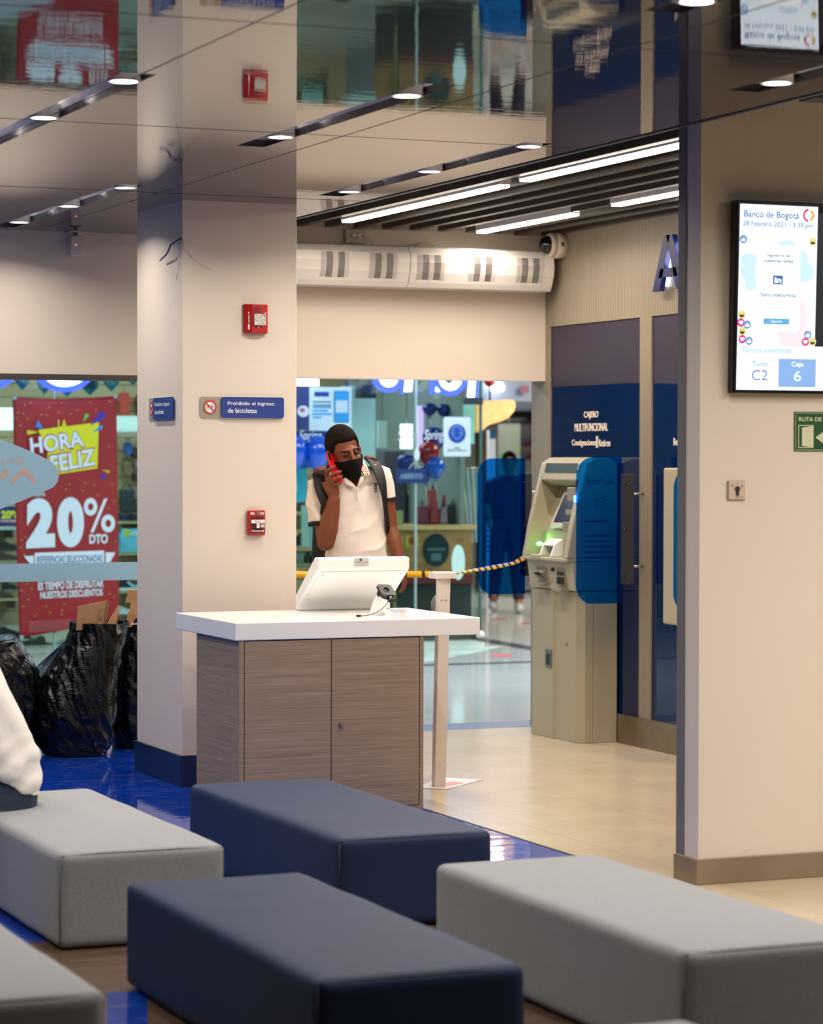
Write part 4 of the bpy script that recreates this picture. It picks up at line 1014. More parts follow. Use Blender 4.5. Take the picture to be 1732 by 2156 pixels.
m.fr_(f, dx0, dz0, dx1, dz1, 0, .0004); pic = m.build('door_outline', gink, t)
m = MB(); m.fr_(f, dx0+.003, dz0+.003, dx1-.003, dz1-.003, .0005, .0007); m.build('door_opening', gsign, pic)
m = MB(); m.fp(f, [(dx0+.016, dz0+.008), (dx1-.003, dz0+.001), (dx1-.003, dz1-.003), (dx0+.016, dz1-.010)], .0008, .001); m.build('door_leaf', gink, pic)
m = MB(); c = f.px(1716, 921); m.fp(f, [(c[0], c[1]), (c[0]+.05, c[1]-.032), (c[0]+.042, c[1]-.010), (c[0]+.12, c[1]-.010), (c[0]+.12, c[1]+.010), (c[0]+.042, c[1]+.010), (c[0]+.05, c[1]+.032)], 0, .0004); m.build('arrow', gink, t)

# --- key switch
a0, b0, a1, b1 = fr_w.box(1530, 1011.5, 1567, 1053)
t = thing('key_switch', 'small square beige key switch low on the partition wall', 'switch', fr_w.P((a0+a1)/2, b0, 0))
m = MB().fr_(fr_w, a0, b0, a1, b1, 0, .006, r=.003).build('back_plate', M('plate_grey', (176, 160, 146), .4), t)
m = MB().fr_(fr_w, a0+.003, b0+.003, a1-.002, b1-.002, .006, .010, r=.003).build('face_plate', M('plate_beige', (208, 186, 168), .35), t, bevel=.001)
cx, cz = fr_w.px(1549, 1029)
m = MB(); m.cyl(fr_w.P(cx, cz, .008), fr_w.P(cx, cz, .016), .0095, n=20); m.fr_(fr_w, cx-.005, cz-.026, cx+.005, cz-.004, .008, .015, r=.002); m.build('lock_cylinder', M('lock_dark', (86, 76, 70), .3, metal=.6), t)
m = MB()
f = Fr(fr_w.P(0, 0, .0102), fr_w.r, fr_w.u)
for du, up in ((-1, 0), (1, 1)):
    x = cx+du*.020; z = cz+.012
    m.fp(f, [(x-.003, z+(-.004 if up else .004)), (x+.003, z+(-.004 if up else .004)), (x, z+(.004 if up else -.004))], 0, .0004)
m.fr_(f, cx-.0006, cz+.017, cx+.0006, cz+.025, 0, .0003); m.ring(f, cx, cz-.038+.006, .0035, .0025, 0, .0003, n=14); m.text(f, 'sima', cx+.011, cz-.034, cx+.026, cz-.029, c=.0002)
m.build('markings', ink_b, t)
# dark end of a slat hanging over the right wall
p = onY(YR-.6, 1712, 195)
m = MB().box(p.x, p.x+.5, YR-.62, YR-.5, p.z-.02, p.z+.06); t = m.build('ceiling_slat', slat_m); tag(t, 'short dark slat end at the top right above the screen', 'ceiling slat')

# ================================================================== LEFT WINDOW GLASS + FILM
glass_m = glassy('window_glass', (240, 248, 248), .3)
m = MB().box(-5, 4.47, YW+.01, YW+.02, .0, 2.06); o = m.build('window_4', glass_m, local=True); o['kind'] = 'structure'
fgw = frY(YW+.009)
frost = glassy('frosted_film', (150, 175, 190), .3, .5, (196, 218, 228), .78)
_nt = frost.node_tree; _tl = _nt.nodes.new('ShaderNodeBsdfTranslucent'); _tl.inputs[0].default_value = lin((205, 228, 238))
_df = [n for n in _nt.nodes if n.type == 'BSDF_DIFFUSE'][0]; _mx = _nt.nodes.new('ShaderNodeMixShader'); _mx.inputs[0].default_value = .5; _to = _df.outputs[0].links[0].to_socket
_nt.links.new(_df.outputs[0], _mx.inputs[1]); _nt.links.new(_tl.outputs[0], _mx.inputs[2]); _nt.links.new(_mx.outputs[0], _to)
x0, z0, x1, z1 = fgw.box(0, 1184, 297, 1222); zf0 = fgw.px(150, 1223)[1]; zf1 = fgw.px(150, 1185)[1]
m = MB(); m.fr_(fgw, -5, zf0, 4.44, zf1, 0, .001); t = m.build('frosted_band', frost); tag(t, 'pale blue frosted film band across the left window', 'window film')
t = thing('frosted_logo', 'pale blue frosted diamond shaped film logo on the left window', 'window film', fgw.P(3.6, 1.4, 0))
ptsl = [(-150, 985), (-60, 930), (-20, 920), (0, 925), (40, 940), (80, 957), (110, 973), (121, 987), (124, 1000), (121, 1015), (112, 1026), (85, 1038), (40, 1057), (0, 1072), (-40, 1088), (-90, 1078), (-160, 1040)]
m = MB(); m.fpx(fgw, ptsl, 0, .001); dl = m.build('diamond_film', frost, t)
peach = M('film_peach', (190, 168, 156), .7)
m = MB(); m.textpx(fgw, 'Gru', 4, 960, 51, 978, c=.0015, mirror=True)
m.fpx(fgw, [(19, 1013), (46, 985), (55, 985), (78, 1013), (71, 1020), (50, 997), (27, 1020)], .001, .002)
m.fpx(fgw, [(-34, 1013), (-25, 1020), (-8, 1003), (7, 1010), (20, 995), (14, 985), (0, 999), (-12, 992)], .001, .002)
m.build('reversed_lettering', peach, dl)

# ================================================================== GARBAGE BAGS
bag_m = M('bag_plastic', (6, 6, 7), .19, spec=.38, bump=.35, bscale=30, bstretch=(1, 1, 3.2))
card_m = M('cardboard', (178, 132, 92), .8, var=.07, vscale=12); card_d = M('cardboard_shade', (150, 110, 76), .8)
fb = frY(14.15)
def bag(label, rows, depth, seed, twist=.6, yc=14.12, n=220, nz=170):
    """rows: (v, u0, u1) from the bottom up, in photo pixels -> real widths at that distance"""
    f = frY(yc); t = thing('garbage_bag', label, 'bag', f.P((f.px(rows[0][1], rows[0][0])[0]+f.px(rows[0][2], rows[0][0])[0])/2, 0, 0), 'black garbage bags by the left window')
    R = []
    for v, u0, u1 in rows:
        a0, z = f.px(u0, v); a1, _ = f.px(u1, v); R.append((max(z, .0), (a0+a1)/2, (a1-a0)/2))
    vs = []; fs = []
    for i in range(nz+1):
        s = i/nz*(len(R)-1); k = min(int(s), len(R)-2); q = s-k; q = q*q*(3-2*q)*.5+q*.5
        z = R[k][0]*(1-q)+R[k+1][0]*q; cx = R[k][1]*(1-q)+R[k+1][1]*q; rx = R[k][2]*(1-q)+R[k+1][2]*q
        dz = depth*(rx/max(r[2] for r in R))**.6
        for j in range(n):
            th = 2*PI*j/n; c, s_ = math.cos(th), math.sin(th)
            # diagonal tension folds + crumple
            ph = th*rx*26+z*22*twist+seed
            fold = abs(math.sin(ph*.5+2.5*noise.noise(Vector((th*1.2, z*2.5, seed)))))
            cr = noise.noise(Vector((c*rx*9+seed, s_*9*dz, z*9)))*.6+noise.ridged_multi_fractal(Vector((c*rx*16+z*5*twist, s_*14*dz, z*6+seed)), 1, 2, 3, 1, 2)*.30
            rr = 1+(.06*(fold-.5)+.055*cr)
            w3 = Vector((c*rx*7+s_*dz*4+seed, z*3+c*rx*4*twist, s_*3))
            crease = abs(noise.noise(Vector((w3.x*1.0, w3.y*4.5, w3.z))))+.5*abs(noise.noise(Vector((w3.x*2.2+7, w3.y*11, w3.z*2))))
            rr += .075*(.45-crease)*(1 if z > .05 else .4)
            p = Vector((cx+rx*rr*c, yc+dz*rr*s_, z+.012*cr*min(1, z*6)))
            p.z = max(p.z, .003); vs.append(p)
    for i in range(nz):
        for j in range(n):
            j2 = (j+1) % n; fs.append((i*n+j, i*n+j2, (i+1)*n+j2, (i+1)*n+j))
    m = MB(); m.add(vs, fs, 0, True); m.f.append(tuple(range(n))); m.m.append(0); m.sm.append(False)
    if rows[-1][2]-rows[-1][1] < 30: m.f.append(tuple(nz*n+j for j in range(n))); m.m.append(0); m.sm.append(False)
    else:  # open mouth: inner wall
        k = len(m.v); top = vs[nz*n:]
        c0 = sum(top, Vector())/n
        inn = [c0+(p-c0)*.88+Vector((0, 0, -.12)) for p in top]
        m.v += inn
        for j in range(n):
            j2 = (j+1) % n; m.f.append((nz*n+j, nz*n+j2, k+j2, k+j)); m.m.append(0); m.sm.append(True)
        m.f.append(tuple(k+j for j in range(n))); m.m.append(0); m.sm.append(False)
    m.build('bag_skin', bag_m, t)
    return t, f
t2, f2 = bag('big bulging black garbage bag with cardboard on top, middle of the three', [(1589, 92, 222), (1560, 76, 234), (1510, 66, 238), (1460, 78, 238), (1410, 105, 245), (1360, 138, 256), (1332, 150, 262), (1312, 152, 268)], .20, 3.1, 1.4, 14.04)
t3, f3 = bag('upright black garbage bag against the pillar with torn cardboard', [(1580, 238, 340), (1540, 228, 346), (1460, 232, 346), (1380, 246, 344), (1330, 262, 342), (1300, 270, 340)], .14, 9.4, .5, 14.27)
t1, f1 = bag('slumped black garbage bag at the left edge behind the seated person', [(1590, -90, 70), (1540, -100, 80), (1470, -100, 82), (1420, -95, 78), (1385, -80, 60), (1355, -60, 40), (1338, 5, 30)], .20, 5.7, .9, 14.10)
def board(t_, name, f, pts, c0, th, mat=None, lean=(0, 0)):
    m = MB(); P = [f.P(*f.px(*p), c0) for p in pts]; z0 = min(p.z for p in P)
    P = [p+Vector((0, lean[0]*(p.z-z0), 0)) for p in P]
    m.prism(P, (0, th, 0)); return m.build(name, mat or card_m, t_, bevel=.001)
bx_ = thing('cardboard_box', 'flattened cardboard box standing in the middle garbage bag', 'cardboard', f2.P(*f2.px(200, 1318), 0), 'cardboard scraps in the garbage bags')
board(bx_, 'front_panel', f2, [(150, 1325), (154, 1275), (185, 1268), (212, 1263), (206, 1322)], .10, .006)
board(bx_, 'side_panel', f2, [(206, 1322), (212, 1263), (220, 1269), (213, 1324)], .085, .05, card_d)
m = MB(); p = [f2.P(*f2.px(*q), .108) for q in ((196, 1300), (202, 1276), (206, 1276), (203, 1300))]; m.prism(p, (0, -.001, 0)); m.build('tape_strip', M('tape_grey', (150, 128, 100), .3), bx_)
bx_ = thing('cardboard_flap', 'narrow folded cardboard flap leaning in the middle garbage bag', 'cardboard', f2.P(*f2.px(225, 1318), 0), 'cardboard scraps in the garbage bags')
board(bx_, 'flap_face', f2, [(206, 1322), (222, 1296), (238, 1273), (240, 1277), (228, 1318)], .12, .006, lean=(.1, 0))
board(bx_, 'flap_back', f2, [(238, 1273), (242, 1276), (236, 1312), (226, 1320)], .105, .006, card_d, lean=(.2, 0))
bx_ = thing('cardboard_box', 'open cardboard box poking out of the bag against the pillar', 'cardboard', f3.P(*f3.px(285, 1300), 0), 'cardboard scraps in the garbage bags')
board(bx_, 'front_panel', f3, [(262, 1300), (264, 1264), (330, 1264), (330, 1300)], .10, .006)
board(bx_, 'rear_panel', f3, [(268, 1270), (275, 1243), (330, 1243), (330, 1270)], -.04, .006)
board(bx_, 'torn_flap', f3, [(248, 1312), (257, 1283), (274, 1292), (262, 1318)], .13, .006, lean=(-.1, 0))
m = MB(); m.textpx(Fr(f3.P(0, 0, .172), f3.r, f3.u), 'Bolsas', 277, 1311, 297, 1315, c=.0, bold=.03); m.build('bag_print', ink_w, t3)
film_m = glassy('blue_film', (120, 150, 165), .9, .15, (120, 150, 165), .55)
m = MB(); P = [f2.P(*f2.px(*p), -.06) for p in ((74, 1435), (84, 1405), (118, 1372), (146, 1348), (152, 1356), (150, 1368), (112, 1402), (82, 1440))]
vs = []; 
for k_, p in enumerate(P): vs.append(p+Vector((0, .012*math.sin(k_*2.3), 0)))
m.prism(vs, (0, .012, 0)); o = m.build('plastic_film', M('pale_film', (104, 132, 146), .35, bump=.9, bscale=60)); tag(o, 'strip of pale blue crumpled plastic behind the middle garbage bag', 'plastic film')

# caution tape
def ribbon(path, hw, name, mats, label):
    m = MB(); P = [Vector(p) for p, _ in path]
    N_ = 160; vs = []
    for i in range(N_+1):
        s = i/N_*(len(P)-1); k = min(int(s), len(P)-2); q = s-k; p = P[k].lerp(P[k+1], q); a = path[k][1]*(1-q)+path[k+1][1]*q
        u = Vector((0, math.sin(a), math.cos(a)))*hw; vs += [p-u, p+u]
    for i in range(N_):
        m.f.append((2*i, 2*i+1, 2*i+3, 2*i+2)); m.m.append(1 if (i % 5 in (3, 4)) and i > 60 else 0); m.sm.append(True)
    m.v = vs; o = m.build(name, mats); sd = o.modifiers.new('s', 'SOLIDIFY'); sd.thickness = .0006; tag(o, label, 'tape'); return o
Yt = 14.42
tp = lambda u, v: onY(Yt, u, v)
ribbon([(tp(560, 1205), 0), (tp(640, 1210), .1), (tp(760, 1212), .2), (tp(855, 1209), .1), (tp(915, 1209), .3), (tp(950, 1208.5), 1.25), (tp(990, 1202), 1.3), (tp(1035, 1195), 1.0), (tp(1080, 1186), 1.2), (tp(1117, 1168), .7)], .020, 'caution_tape',
       [M('tape_yellow', (236, 178, 20), .35), M('tape_black', (36, 30, 16), .4)], 'twisted yellow and black caution tape stretched across the shopfront opening')

# ================================================================== MALL CORRIDOR AND SHOP OPPOSITE
YS = 21.7; YB = 25.2
mall_wall = M('mall_wall', (196, 204, 202), .6); slatwall_m = grid_mat('slatwall_tan', (184, 156, 118), (112, 100, 74), 0, .13, .012, rough=.5, axes=(0, 2), var=.04)
mb = MB().box(-8, 22, 14.66, 34, 3.4, 3.5); struct('ceiling', mb, M('mall_ceiling', (150, 165, 185), .6), 'blue grey ceiling of the mall corridor', 'ceiling', local=True)
mb = MB().box(1.2, 9.85, YB, YB+.1, 0, 3.0); struct('wall_shop', mb, slatwall_m, 'tan slatted back wall of the shop opposite', 'wall', local=True)
mb = MB().box(1.1, 1.2, YS, YB+.1, 0, 3.0).box(9.85, 9.9, YS+.6, YB+.1, 0, 3.0); struct('wall_shop', mb, M('shop_side_wall', (112, 122, 122), .6), local=True)
mb = MB().box(1.1, 9.9, YS, YB+.1, 3.0, 3.1); struct('ceiling', mb, mall_wall, local=True)
mb = MB().box(1.1, 9.9, YS, YB, 0, .012); struct('floor', mb, M('shop_floor', (150, 150, 140), .25), 'pale floor inside the shop opposite', 'floor', local=True)
mb = MB().box(1.1, 9.86, YS-.02, YS+.06, 2.33, 3.4); struct('wall_shop', mb, M('fascia_grey', (120, 130, 135), .5), 'fascia above the shop glass', 'wall', local=True)
mb = MB().box(-8, 1.1, YS, YS+.2, 0, 3.4); struct('wall_shop', mb, mall_wall, local=True)
sg = glassy('shop_glass', (232, 246, 242), .4)
mb = MB().box(1.2, 9.80, YS, YS+.012, .02, 2.33); o = struct('window_5', mb, sg, local=True)
mb = MB().box(9.78, 9.80, YS-.005, YS+.02, .0, 2.33); struct('trim_13', mb, M('glass_edge', (70, 110, 104), .2), local=True)
a = frY(YS).px(660, 1000)[0]
f = frY(YS-.01)
for n_, u in enumerate((115, 876)):
    x = f.px(u, 1000)[0]; mb = MB().box(x-.008, x+.008, YS-.006, YS+.016, .0, 2.33); struct('trim_%d' % (14+n_), mb, M('glass_joint', (150, 176, 172), .3), local=True)
# dark plinth and floor rail of the glass door
x0, z0, x1, z1 = f.box(894, 1338, 1011, 1346); mb = MB().box(f.px(870, 1340)[0], f.px(1010, 1340)[0], YS-.03, YS+.04, 0, .10); struct('trim_16', mb, M('rail_dark', (60, 70, 62), .4), local=True)
x0, z0, x1, z1 = f.box(1000, 1341, 1012, 1352); m = MB(); m.ell(((x0+x1)/2, YS-.06, .04), (.04, .04, .04), 14, 10); t = m.build('door_stop', white_p); tag(t, 'small white floor stop at the foot of the shop glass door', 'door stop')
# --- lit sign letters hanging over the glass
neon_w = M('neon_white', (240, 246, 255), .4, emit=7, ecol=(225, 238, 255)); neon_b = M('neon_blue', (40, 60, 230), .4, emit=3.2, ecol=(50, 70, 240))
ys_ = YS-.35
f = frY(ys_)
def bowl(u, vb, ro, label, white=1):
    c = f.px(u, vb); t = thing('sign_letter', label, 'letter', f.P(c[0], c[1], 0), 'lit rounded letters of the shop sign'); cz = c[1]+ro
    m = MB(); m.ring(f, c[0], cz, ro, ro-.045, 0, .05, n=36); m.build('blue_rim', neon_b, t)
    m = MB(); m.box(c[0]-.02, c[0]+.02, ys_-.02, YS, cz+ro-.06, cz+ro-.02); m.build('bracket', dark_metal, t)
    if white: m = MB(); m.ring(f, c[0], cz, ro-.047, ro-.10, -.02, .03, n=36); m.build('white_tube', neon_w, t)
    return t
bowl(133, 826, .30, 'lit letter bowl with blue rim above the red banner')
bowl(-28, 822, .30, 'lit letter bowl cut by the left edge of the photo', 0)
bowl(814, 826, .14, 'lit letter bowl above the man on the phone'); bowl(944, 833, .16, 'lit letter bowl above the face mask poster')
for (u0, u1, lb) in ((845, 851, 'first'), (903, 918, 'second'), ):
    x0, z0, x1, z1 = f.box(u0, 790, u1, 829)
    t = thing('sign_letter', 'straight lit stroke of the shop sign, %s from the man' % lb, 'letter', ((x0+x1)/2, ys_, z0))
    m = MB(); m.fp(f, [(x0, z0), (x1-.03, z0), (x1+.03, z0+.5), (x0+.06, z0+.5)], 0, .05); m.build('blue_rim', neon_b, t); m = MB(); m.box((x0+x1)/2-.02, (x0+x1)/2+.02, ys_-.01, YS, z0+.36, z0+.40); m.build('bracket', dark_metal, t)
    m = MB(); m.fp(f, [(x1-.02, z0+.02), (x1+.05, z0+.02), (x1+.11, z0+.5), (x1+.04, z0+.5)], 0, .04); m.build('white_tube', neon_w, t)
x0, z0, x1, z1 = f.box(984, 790, 1003, 836)
t = thing('sign_lightbox', 'bright end of the lit shop sign with blue edge beside the warm woven shape', 'lit sign', ((x0+x1)/2, ys_, z0))
m = MB(); m.fp(f, [(x0, z0), (x1-.05, z0), (x1, z0+.6), (x0+.05, z0+.6)], 0, .06); m.build('white_face', neon_w, t)
m = MB(); m.fp(f, [(x1-.05, z0), (x1-.025, z0), (x1+.03, z0+.6), (x1, z0+.6)], 0, .07); m.build('blue_edge', neon_b, t); m = MB(); m.box((x0+x1)/2-.02, (x0+x1)/2+.02, ys_-.01, YS, z0+.36, z0+.40); m.build('bracket', dark_metal, t)
x0, z0, x1, z1 = f.box(625, 780, 668, 812)
t = thing('sign_lightbox', 'bright lit part of the shop sign beside the pillar', 'lit sign', ((x0+x1)/2, ys_, z0))
m = MB(); 
for k in range(5): m.fp(f, [(x0+.04*k, z0), (x0+.04*k+.03, z0), (x0+.04*k+.01, z0+.5), (x0+.04*k-.02, z0+.5)], 0, .03)
m.build('white_tube', neon_w, t); m = MB(); m.box(x0, x0+.04, ys_-.01, YS, z0+.36, z0+.40); m.build('bracket', dark_metal, t)

# --- flat prints hung on or behind the shop glass
def flat(name, label, cat, y, pts_or_box, mat, th=.004, group=None, parts=(), r=0):
    f = frY(y)
    if len(pts_or_box) == 4 and not isinstance(pts_or_box[0], tuple):
        a0, b0, a1, b1 = f.box(*pts_or_box); pts = rr2(a0, b0, a1, b1, r) if r else [(a0, b0), (a1, b0), (a1, b1), (a0, b1)]
    else: pts = [f.px(*p) for p in pts_or_box]
    c = sum(p[0] for p in pts)/len(pts); zmin = min(p[1] for p in pts)
    t = thing(name, label, cat, f.P(c, zmin, 0), group)
    m = MB(); m.fp(f, pts, 0, th); b = m.build('sheet', mat, t)
    return t, b, f, th

# red banner
ban = M('banner_red', (158, 18, 26), .55, var=.05, vscale=2); yb2_ = YS-.04
f = frY(yb2_)
t = thing('sale_banner', 'tall red discount banner with 20% lettering in the shop window', 'banner', f.P(*f.px(145, 1345), 0))
# cloth sheet, softly sagging
uL0, uR0, uL1, uR1 = 27, 245, 42, 252
m = MB(); nx, nz = 20, 34; vs = []; fs = []
for i in range(nz+1):
    q = i/nz
    for j in range(nx+1):
        k = j/nx; u = (uL0*(1-q)+uL1*q)*(1-k)+(uR0*(1-q)+uR1*q)*k
        v = (836+(833-836)*k+5*math.sin(PI*k)*(1-q))*(1-q)+(1344+(1306-1344)*k)*q
        a_, b_ = f.px(u, v); vs.append(f.P(a_, b_, -.012-.010*math.sin(k*5+q*2)))
for i in range(nz):
    for j in range(nx): a_ = i*(nx+1)+j; fs.append((a_, a_+1, a_+nx+2, a_+nx+1))
m.add(vs, fs, 0, True); sh = m.build('cloth', ban, t); sd = sh.modifiers.new('s', 'SOLIDIFY'); sd.thickness = .002
fz = lambda c: Fr(f.P(0, 0, c), f.r, f.u)
pw = M('print_white', (222, 230, 236), .5); py = M('print_yellow', (226, 216, 20), .5); pr = ban
m = MB(); fA_ = fz(.001)
rnd = random.Random(3)
stars = [(52, 852), (65, 848), (103, 858), (130, 848), (190, 847), (38, 868), (49, 871), (87, 873), (99, 875), (124, 868), (149, 871), (163, 864), (203, 863), (231, 845), (34, 881), (58, 882), (43, 896), (112, 900), (230, 940), (147, 1020), (180, 1017), (199, 1021), (174, 1033), (236, 1020), (139, 1030), (206, 1042), (54, 1131), (46, 1137), (44, 1152), (241, 1055), (228, 1070), (243, 1140), (52, 1168), (67, 1240), (45, 1243), (60, 1262), (49, 1277), (136, 1272), (97, 1277), (131, 1285), (105, 1290), (73, 1297), (231, 1250), (240, 1255), (226, 1265), (130, 1294), (47, 1225), (58, 1228)]
for (u, v) in stars:
    c = fA_.px(u, v); r_ = .011; m.fp(fA_, [(c[0]+(r_ if i % 2 == 0 else r_*.5)*math.cos(i*PI/5+.3), c[1]+(r_ if i % 2 == 0 else r_*.5)*math.sin(i*PI/5+.3)) for i in range(10)], 0, .0006)
m.build('gold_stars', M('star_gold', (170, 140, 50), .5), sh)
m = MB(); m.fpx(fA_, [(80, 905), (208, 889), (205, 986), (100, 1002), (100, 950)], .001, .0015); m.build('yellow_block', py, sh)
m = MB(); m.textpx(fA_, 'LA', 122, 884, 141, 902, c=.002, bold=.03); m.build('yellow_word', py, sh)
def slant(m, txt, quad, fr, c, bold):
    """text into a pixel quad: bl, br, tr, tl"""
    bl, br, tr, tl = [Vector(fr.px(*q)) for q in quad]; vs, fs = text_geo(txt, bold, 1.0)
    P = []
    for x, y in vs:
        q = (bl*(1-x)+br*x)*(1-y)+(tl*(1-x)+tr*x)*y; P.append(fr.P(q.x, q.y, c))
    m.add(P, fs); return m
for txt, quad in (('HORA', [(65, 957), (178, 940), (172, 906), (62, 922)]), ('FELIZ', [(108, 996), (201, 979), (198, 944), (104, 960)])):
    m = MB(); slant(m, txt, [(q[0]+(1 if i in (1, 2) else -1)*2.2, q[1]+(2.2 if i < 2 else -2.2)) for i, q in enumerate(quad)], fA_, .003, .06); m.build('word_outline', M('outline_red', (170, 30, 30), .5), sh)
    m = MB(); slant(m, txt, quad, fA_, .0045, .03); m.build('white_word', pw, sh)
m = MB(); slant(m, '2', [(55, 1155), (116, 1152), (114, 1048), (56, 1050)], fA_, .002, .07); slant(m, '0', [(121, 1153), (177, 1151), (176, 1046), (119, 1048)], fA_, .002, .07)
m.build('big_number', pw, sh)
m = MB()
for (u, v, ru, rv) in ((190.5, 1067, 14, 18), (227.5, 1102, 14.5, 18)):
    c = fA_.px(u, v); R_ = fA_.px(u+ru, v)[0]-c[0]; m.ring(fA_, c[0], c[1], R_, R_*.42, .002, .0026, ky=rv/ru)
m.fpx(fA_, [(190, 1121), (197, 1121), (226, 1049), (219, 1050)], .002, .0026); m.build('percent_sign', pw, sh)
m = MB(); slant(m, 'DTO', [(188, 1145), (227, 1144), (227, 1124), (188, 1125)], fA_, .002, .04); m.build('white_word', pw, sh)
m = MB(); m.fpx(fA_, [(73, 1164), (219, 1159), (219, 1196), (73, 1200)], .0016, .002); m.fpx(fA_, [(50, 1171), (71, 1170), (71, 1196)], .0016, .002); m.fpx(fA_, [(222, 1163), (243, 1163), (228, 1190), (222, 1195)], .0016, .002); m.build('ribbon', pw, sh)
m = MB(); slant(m, 'REFERENCIAS SELECCIONADAS', [(78, 1186), (215, 1183), (215, 1168), (78, 1171)], fA_, .0026, .02); m.build('ribbon_text', M('ribbon_ink', (36, 70, 140), .5), sh)
m = MB(); slant(m, 'ES TIEMPO DE DISFRUTAR', [(80, 1243), (218, 1236), (218, 1219), (80, 1226)], fA_, .002, .03); slant(m, 'NUESTROS DESCUENTOS', [(85, 1261), (216, 1254), (216, 1239), (85, 1246)], fA_, .002, .03)
slant(m, 'HASTA', [(72, 1046), (95, 1045), (95, 1036), (72, 1037)], fA_, .002, .02); m.build('white_words', pw, sh)
m = MB()
for k in range(6): m.fpx(fA_, [(60, 1309+k*4), (150, 1304+k*4), (150, 1305.3+k*4), (60, 1310.3+k*4)], .001, .0014)
m.build('small_print', M('print_pink', (200, 110, 110), .5), sh)
for nm, c, pts in (('blue_triangle', (20, 130, 210), [(80, 884), (90, 903), (74, 899)]), ('green_triangle', (80, 190, 60), [(179, 870), (188, 874), (174, 890)]), ('purple_triangle', (70, 40, 150), [(211, 864), (225, 874), (222, 880), (190, 896)]), ('cyan_triangle', (20, 140, 200), [(213, 894), (217, 899), (212, 905), (195, 910)]), ('yellow_triangle', (210, 200, 30), [(57, 905), (82, 910), (57, 916)]), ('purple_triangle', (70, 40, 150), [(208, 994), (226, 1003), (218, 1012)]), ('yellow_triangle', (190, 170, 40), [(213, 989), (232, 990), (229, 997)])):
    m = MB(); m.fpx(fA_, pts, .002, .0026); m.build(nm, M('tri_'+nm+str(c[0]), c, .5), sh)
m = MB()
for (u, v) in ((30, 838), (242, 835), (45, 1341)):
    c = f.px(u, v); m.cyl(f.P(c[0], c[1], .0), f.P(c[0], c[1], .02), .016, n=12)
m.build('suction_cup', glassy('cup_clear', (230, 240, 240), 1, .1, (210, 230, 230), .5), t)

# hexagon bunting in the shop
hexm = M('pennant_blue', (30, 160, 205), .5); hexd = M('pennant_print', (60, 100, 120), .6)
hex_lbl = ['partly behind the lit letter bowl at the far left', 'left of the banner top corner', 'above the banner, second from left', 'above the banner middle with dark print', 'above the banner right corner', 'rightmost beside the pillar']
for k, (u, v0, v1, w_) in enumerate(((47, 790, 822, 30), (93, 800, 831, 28), (141, 790, 836, 32), (189, 790, 833, 34), (234, 790, 825, 32), (280, 785, 812, 34))):
    yh = YS+.8; f = frY(yh)
    a0 = f.px(u-w_/2, v0)[0]; a1 = f.px(u+w_/2, v0)[0]; b0 = f.px(u, v1)[1]; b1 = b0+.25
    t = thing('hanging_pennant', 'blue shop pennant, %s' % hex_lbl[k], 'pennant', f.P((a0+a1)/2, b0, 0), 'blue pennants hanging in the shop')
    m = MB(); m.fp(f, [((a0+a1)/2, b0), (a1, b0+.07), (a1, b1), (a0, b1), (a0, b0+.07)], 0, .004); m.build('card', hexm, t)
    m = MB(); m.fr_(f, a0+.03, b0+.06, a1-.03, b0+.16, .004, .005, r=.01); m.build('print', hexd if k == 3 else M('pennant_pale', (110, 200, 225), .5), t)
    m = MB(); m.cyl(f.P((a0+a1)/2, b1, 0), f.P((a0+a1)/2, 3.0, 0), .002, n=6); m.build('string', ink_w, t)

# shop items: shelves and goods ---------------------------------------------------
shelf_m = M('shelf_wood', (178, 160, 120), .5); shelf_d = M('shelf_dark', (44, 46, 44), .5)
def shelf(u0, u1, v, label, y=YB-.32, mat=None, d=.32):
    f = frY(y); a0, b = f.px(u0, v); a1, _ = f.px(u1, v)
    t = thing('shelf', label, 'shelf', ((a0+a1)/2, y+d/2, b-.02)); MB().box(a0, a1, y, y+d, b-.02, b).build('board', mat or shelf_m, t)
    m = MB(); m.box(a0+.04, a0+.06, y+.02, y+d, b-.10, b-.02).box(a1-.06, a1-.04, y+.02, y+d, b-.10, b-.02); m.build('bracket', steel, t); return b
def shoe(u, v, L_, label, body, sole, y=YB-.2, flip=1, group='shoes on the shop shelves', accent=None):
    f = frY(y); a, b = f.px(u, v); t = thing('shoe', label, 'shoe', f.P(a, b, 0), group)
    k = L_*flip
    pts = [(-.5, .05), (-.5, .30), (-.42, .42), (-.28, .40), (-.15, .33), (.10, .25), (.35, .19), (.48, .12), (.5, .05)]
    m = MB(); m.prism([f.P(a+p[0]*k, b+p[1]*L_, -.05) for p in pts], (0, -.09, 0)); m.build('upper', body, t, bevel=.015, seg=3)
    m = MB(); m.prism([f.P(a+p[0]*k, b+p[1]*L_, -.045) for p in [(-.51, 0), (-.52, .09), (.50, .09), (.52, .04), (.46, 0)]], (0, -.10, 0)); m.build('sole', sole, t, bevel=.006)
    if accent:
        m = MB(); m.prism([f.P(a+p[0]*k, b+p[1]*L_, .045) for p in [(-.30, .30), (-.20, .30), (-.02, .17), (.18, .22), (.05, .12), (-.10, .12)]], (0, -.006, 0)); m.build('side_stripe', accent, t)
    return t
dk = M('shoe_black', (26, 28, 30), .5); br = M('shoe_brown', (60, 46, 40), .5); nv = M('shoe_navy', (20, 32, 60), .5); wh = M('shoe_white', (220, 222, 224), .4); pk = M('shoe_pink', (176, 120, 130), .5); gy = M('shoe_grey', (100, 100, 98), .5)
ac = M('accent_pale', (180, 205, 215), .5)
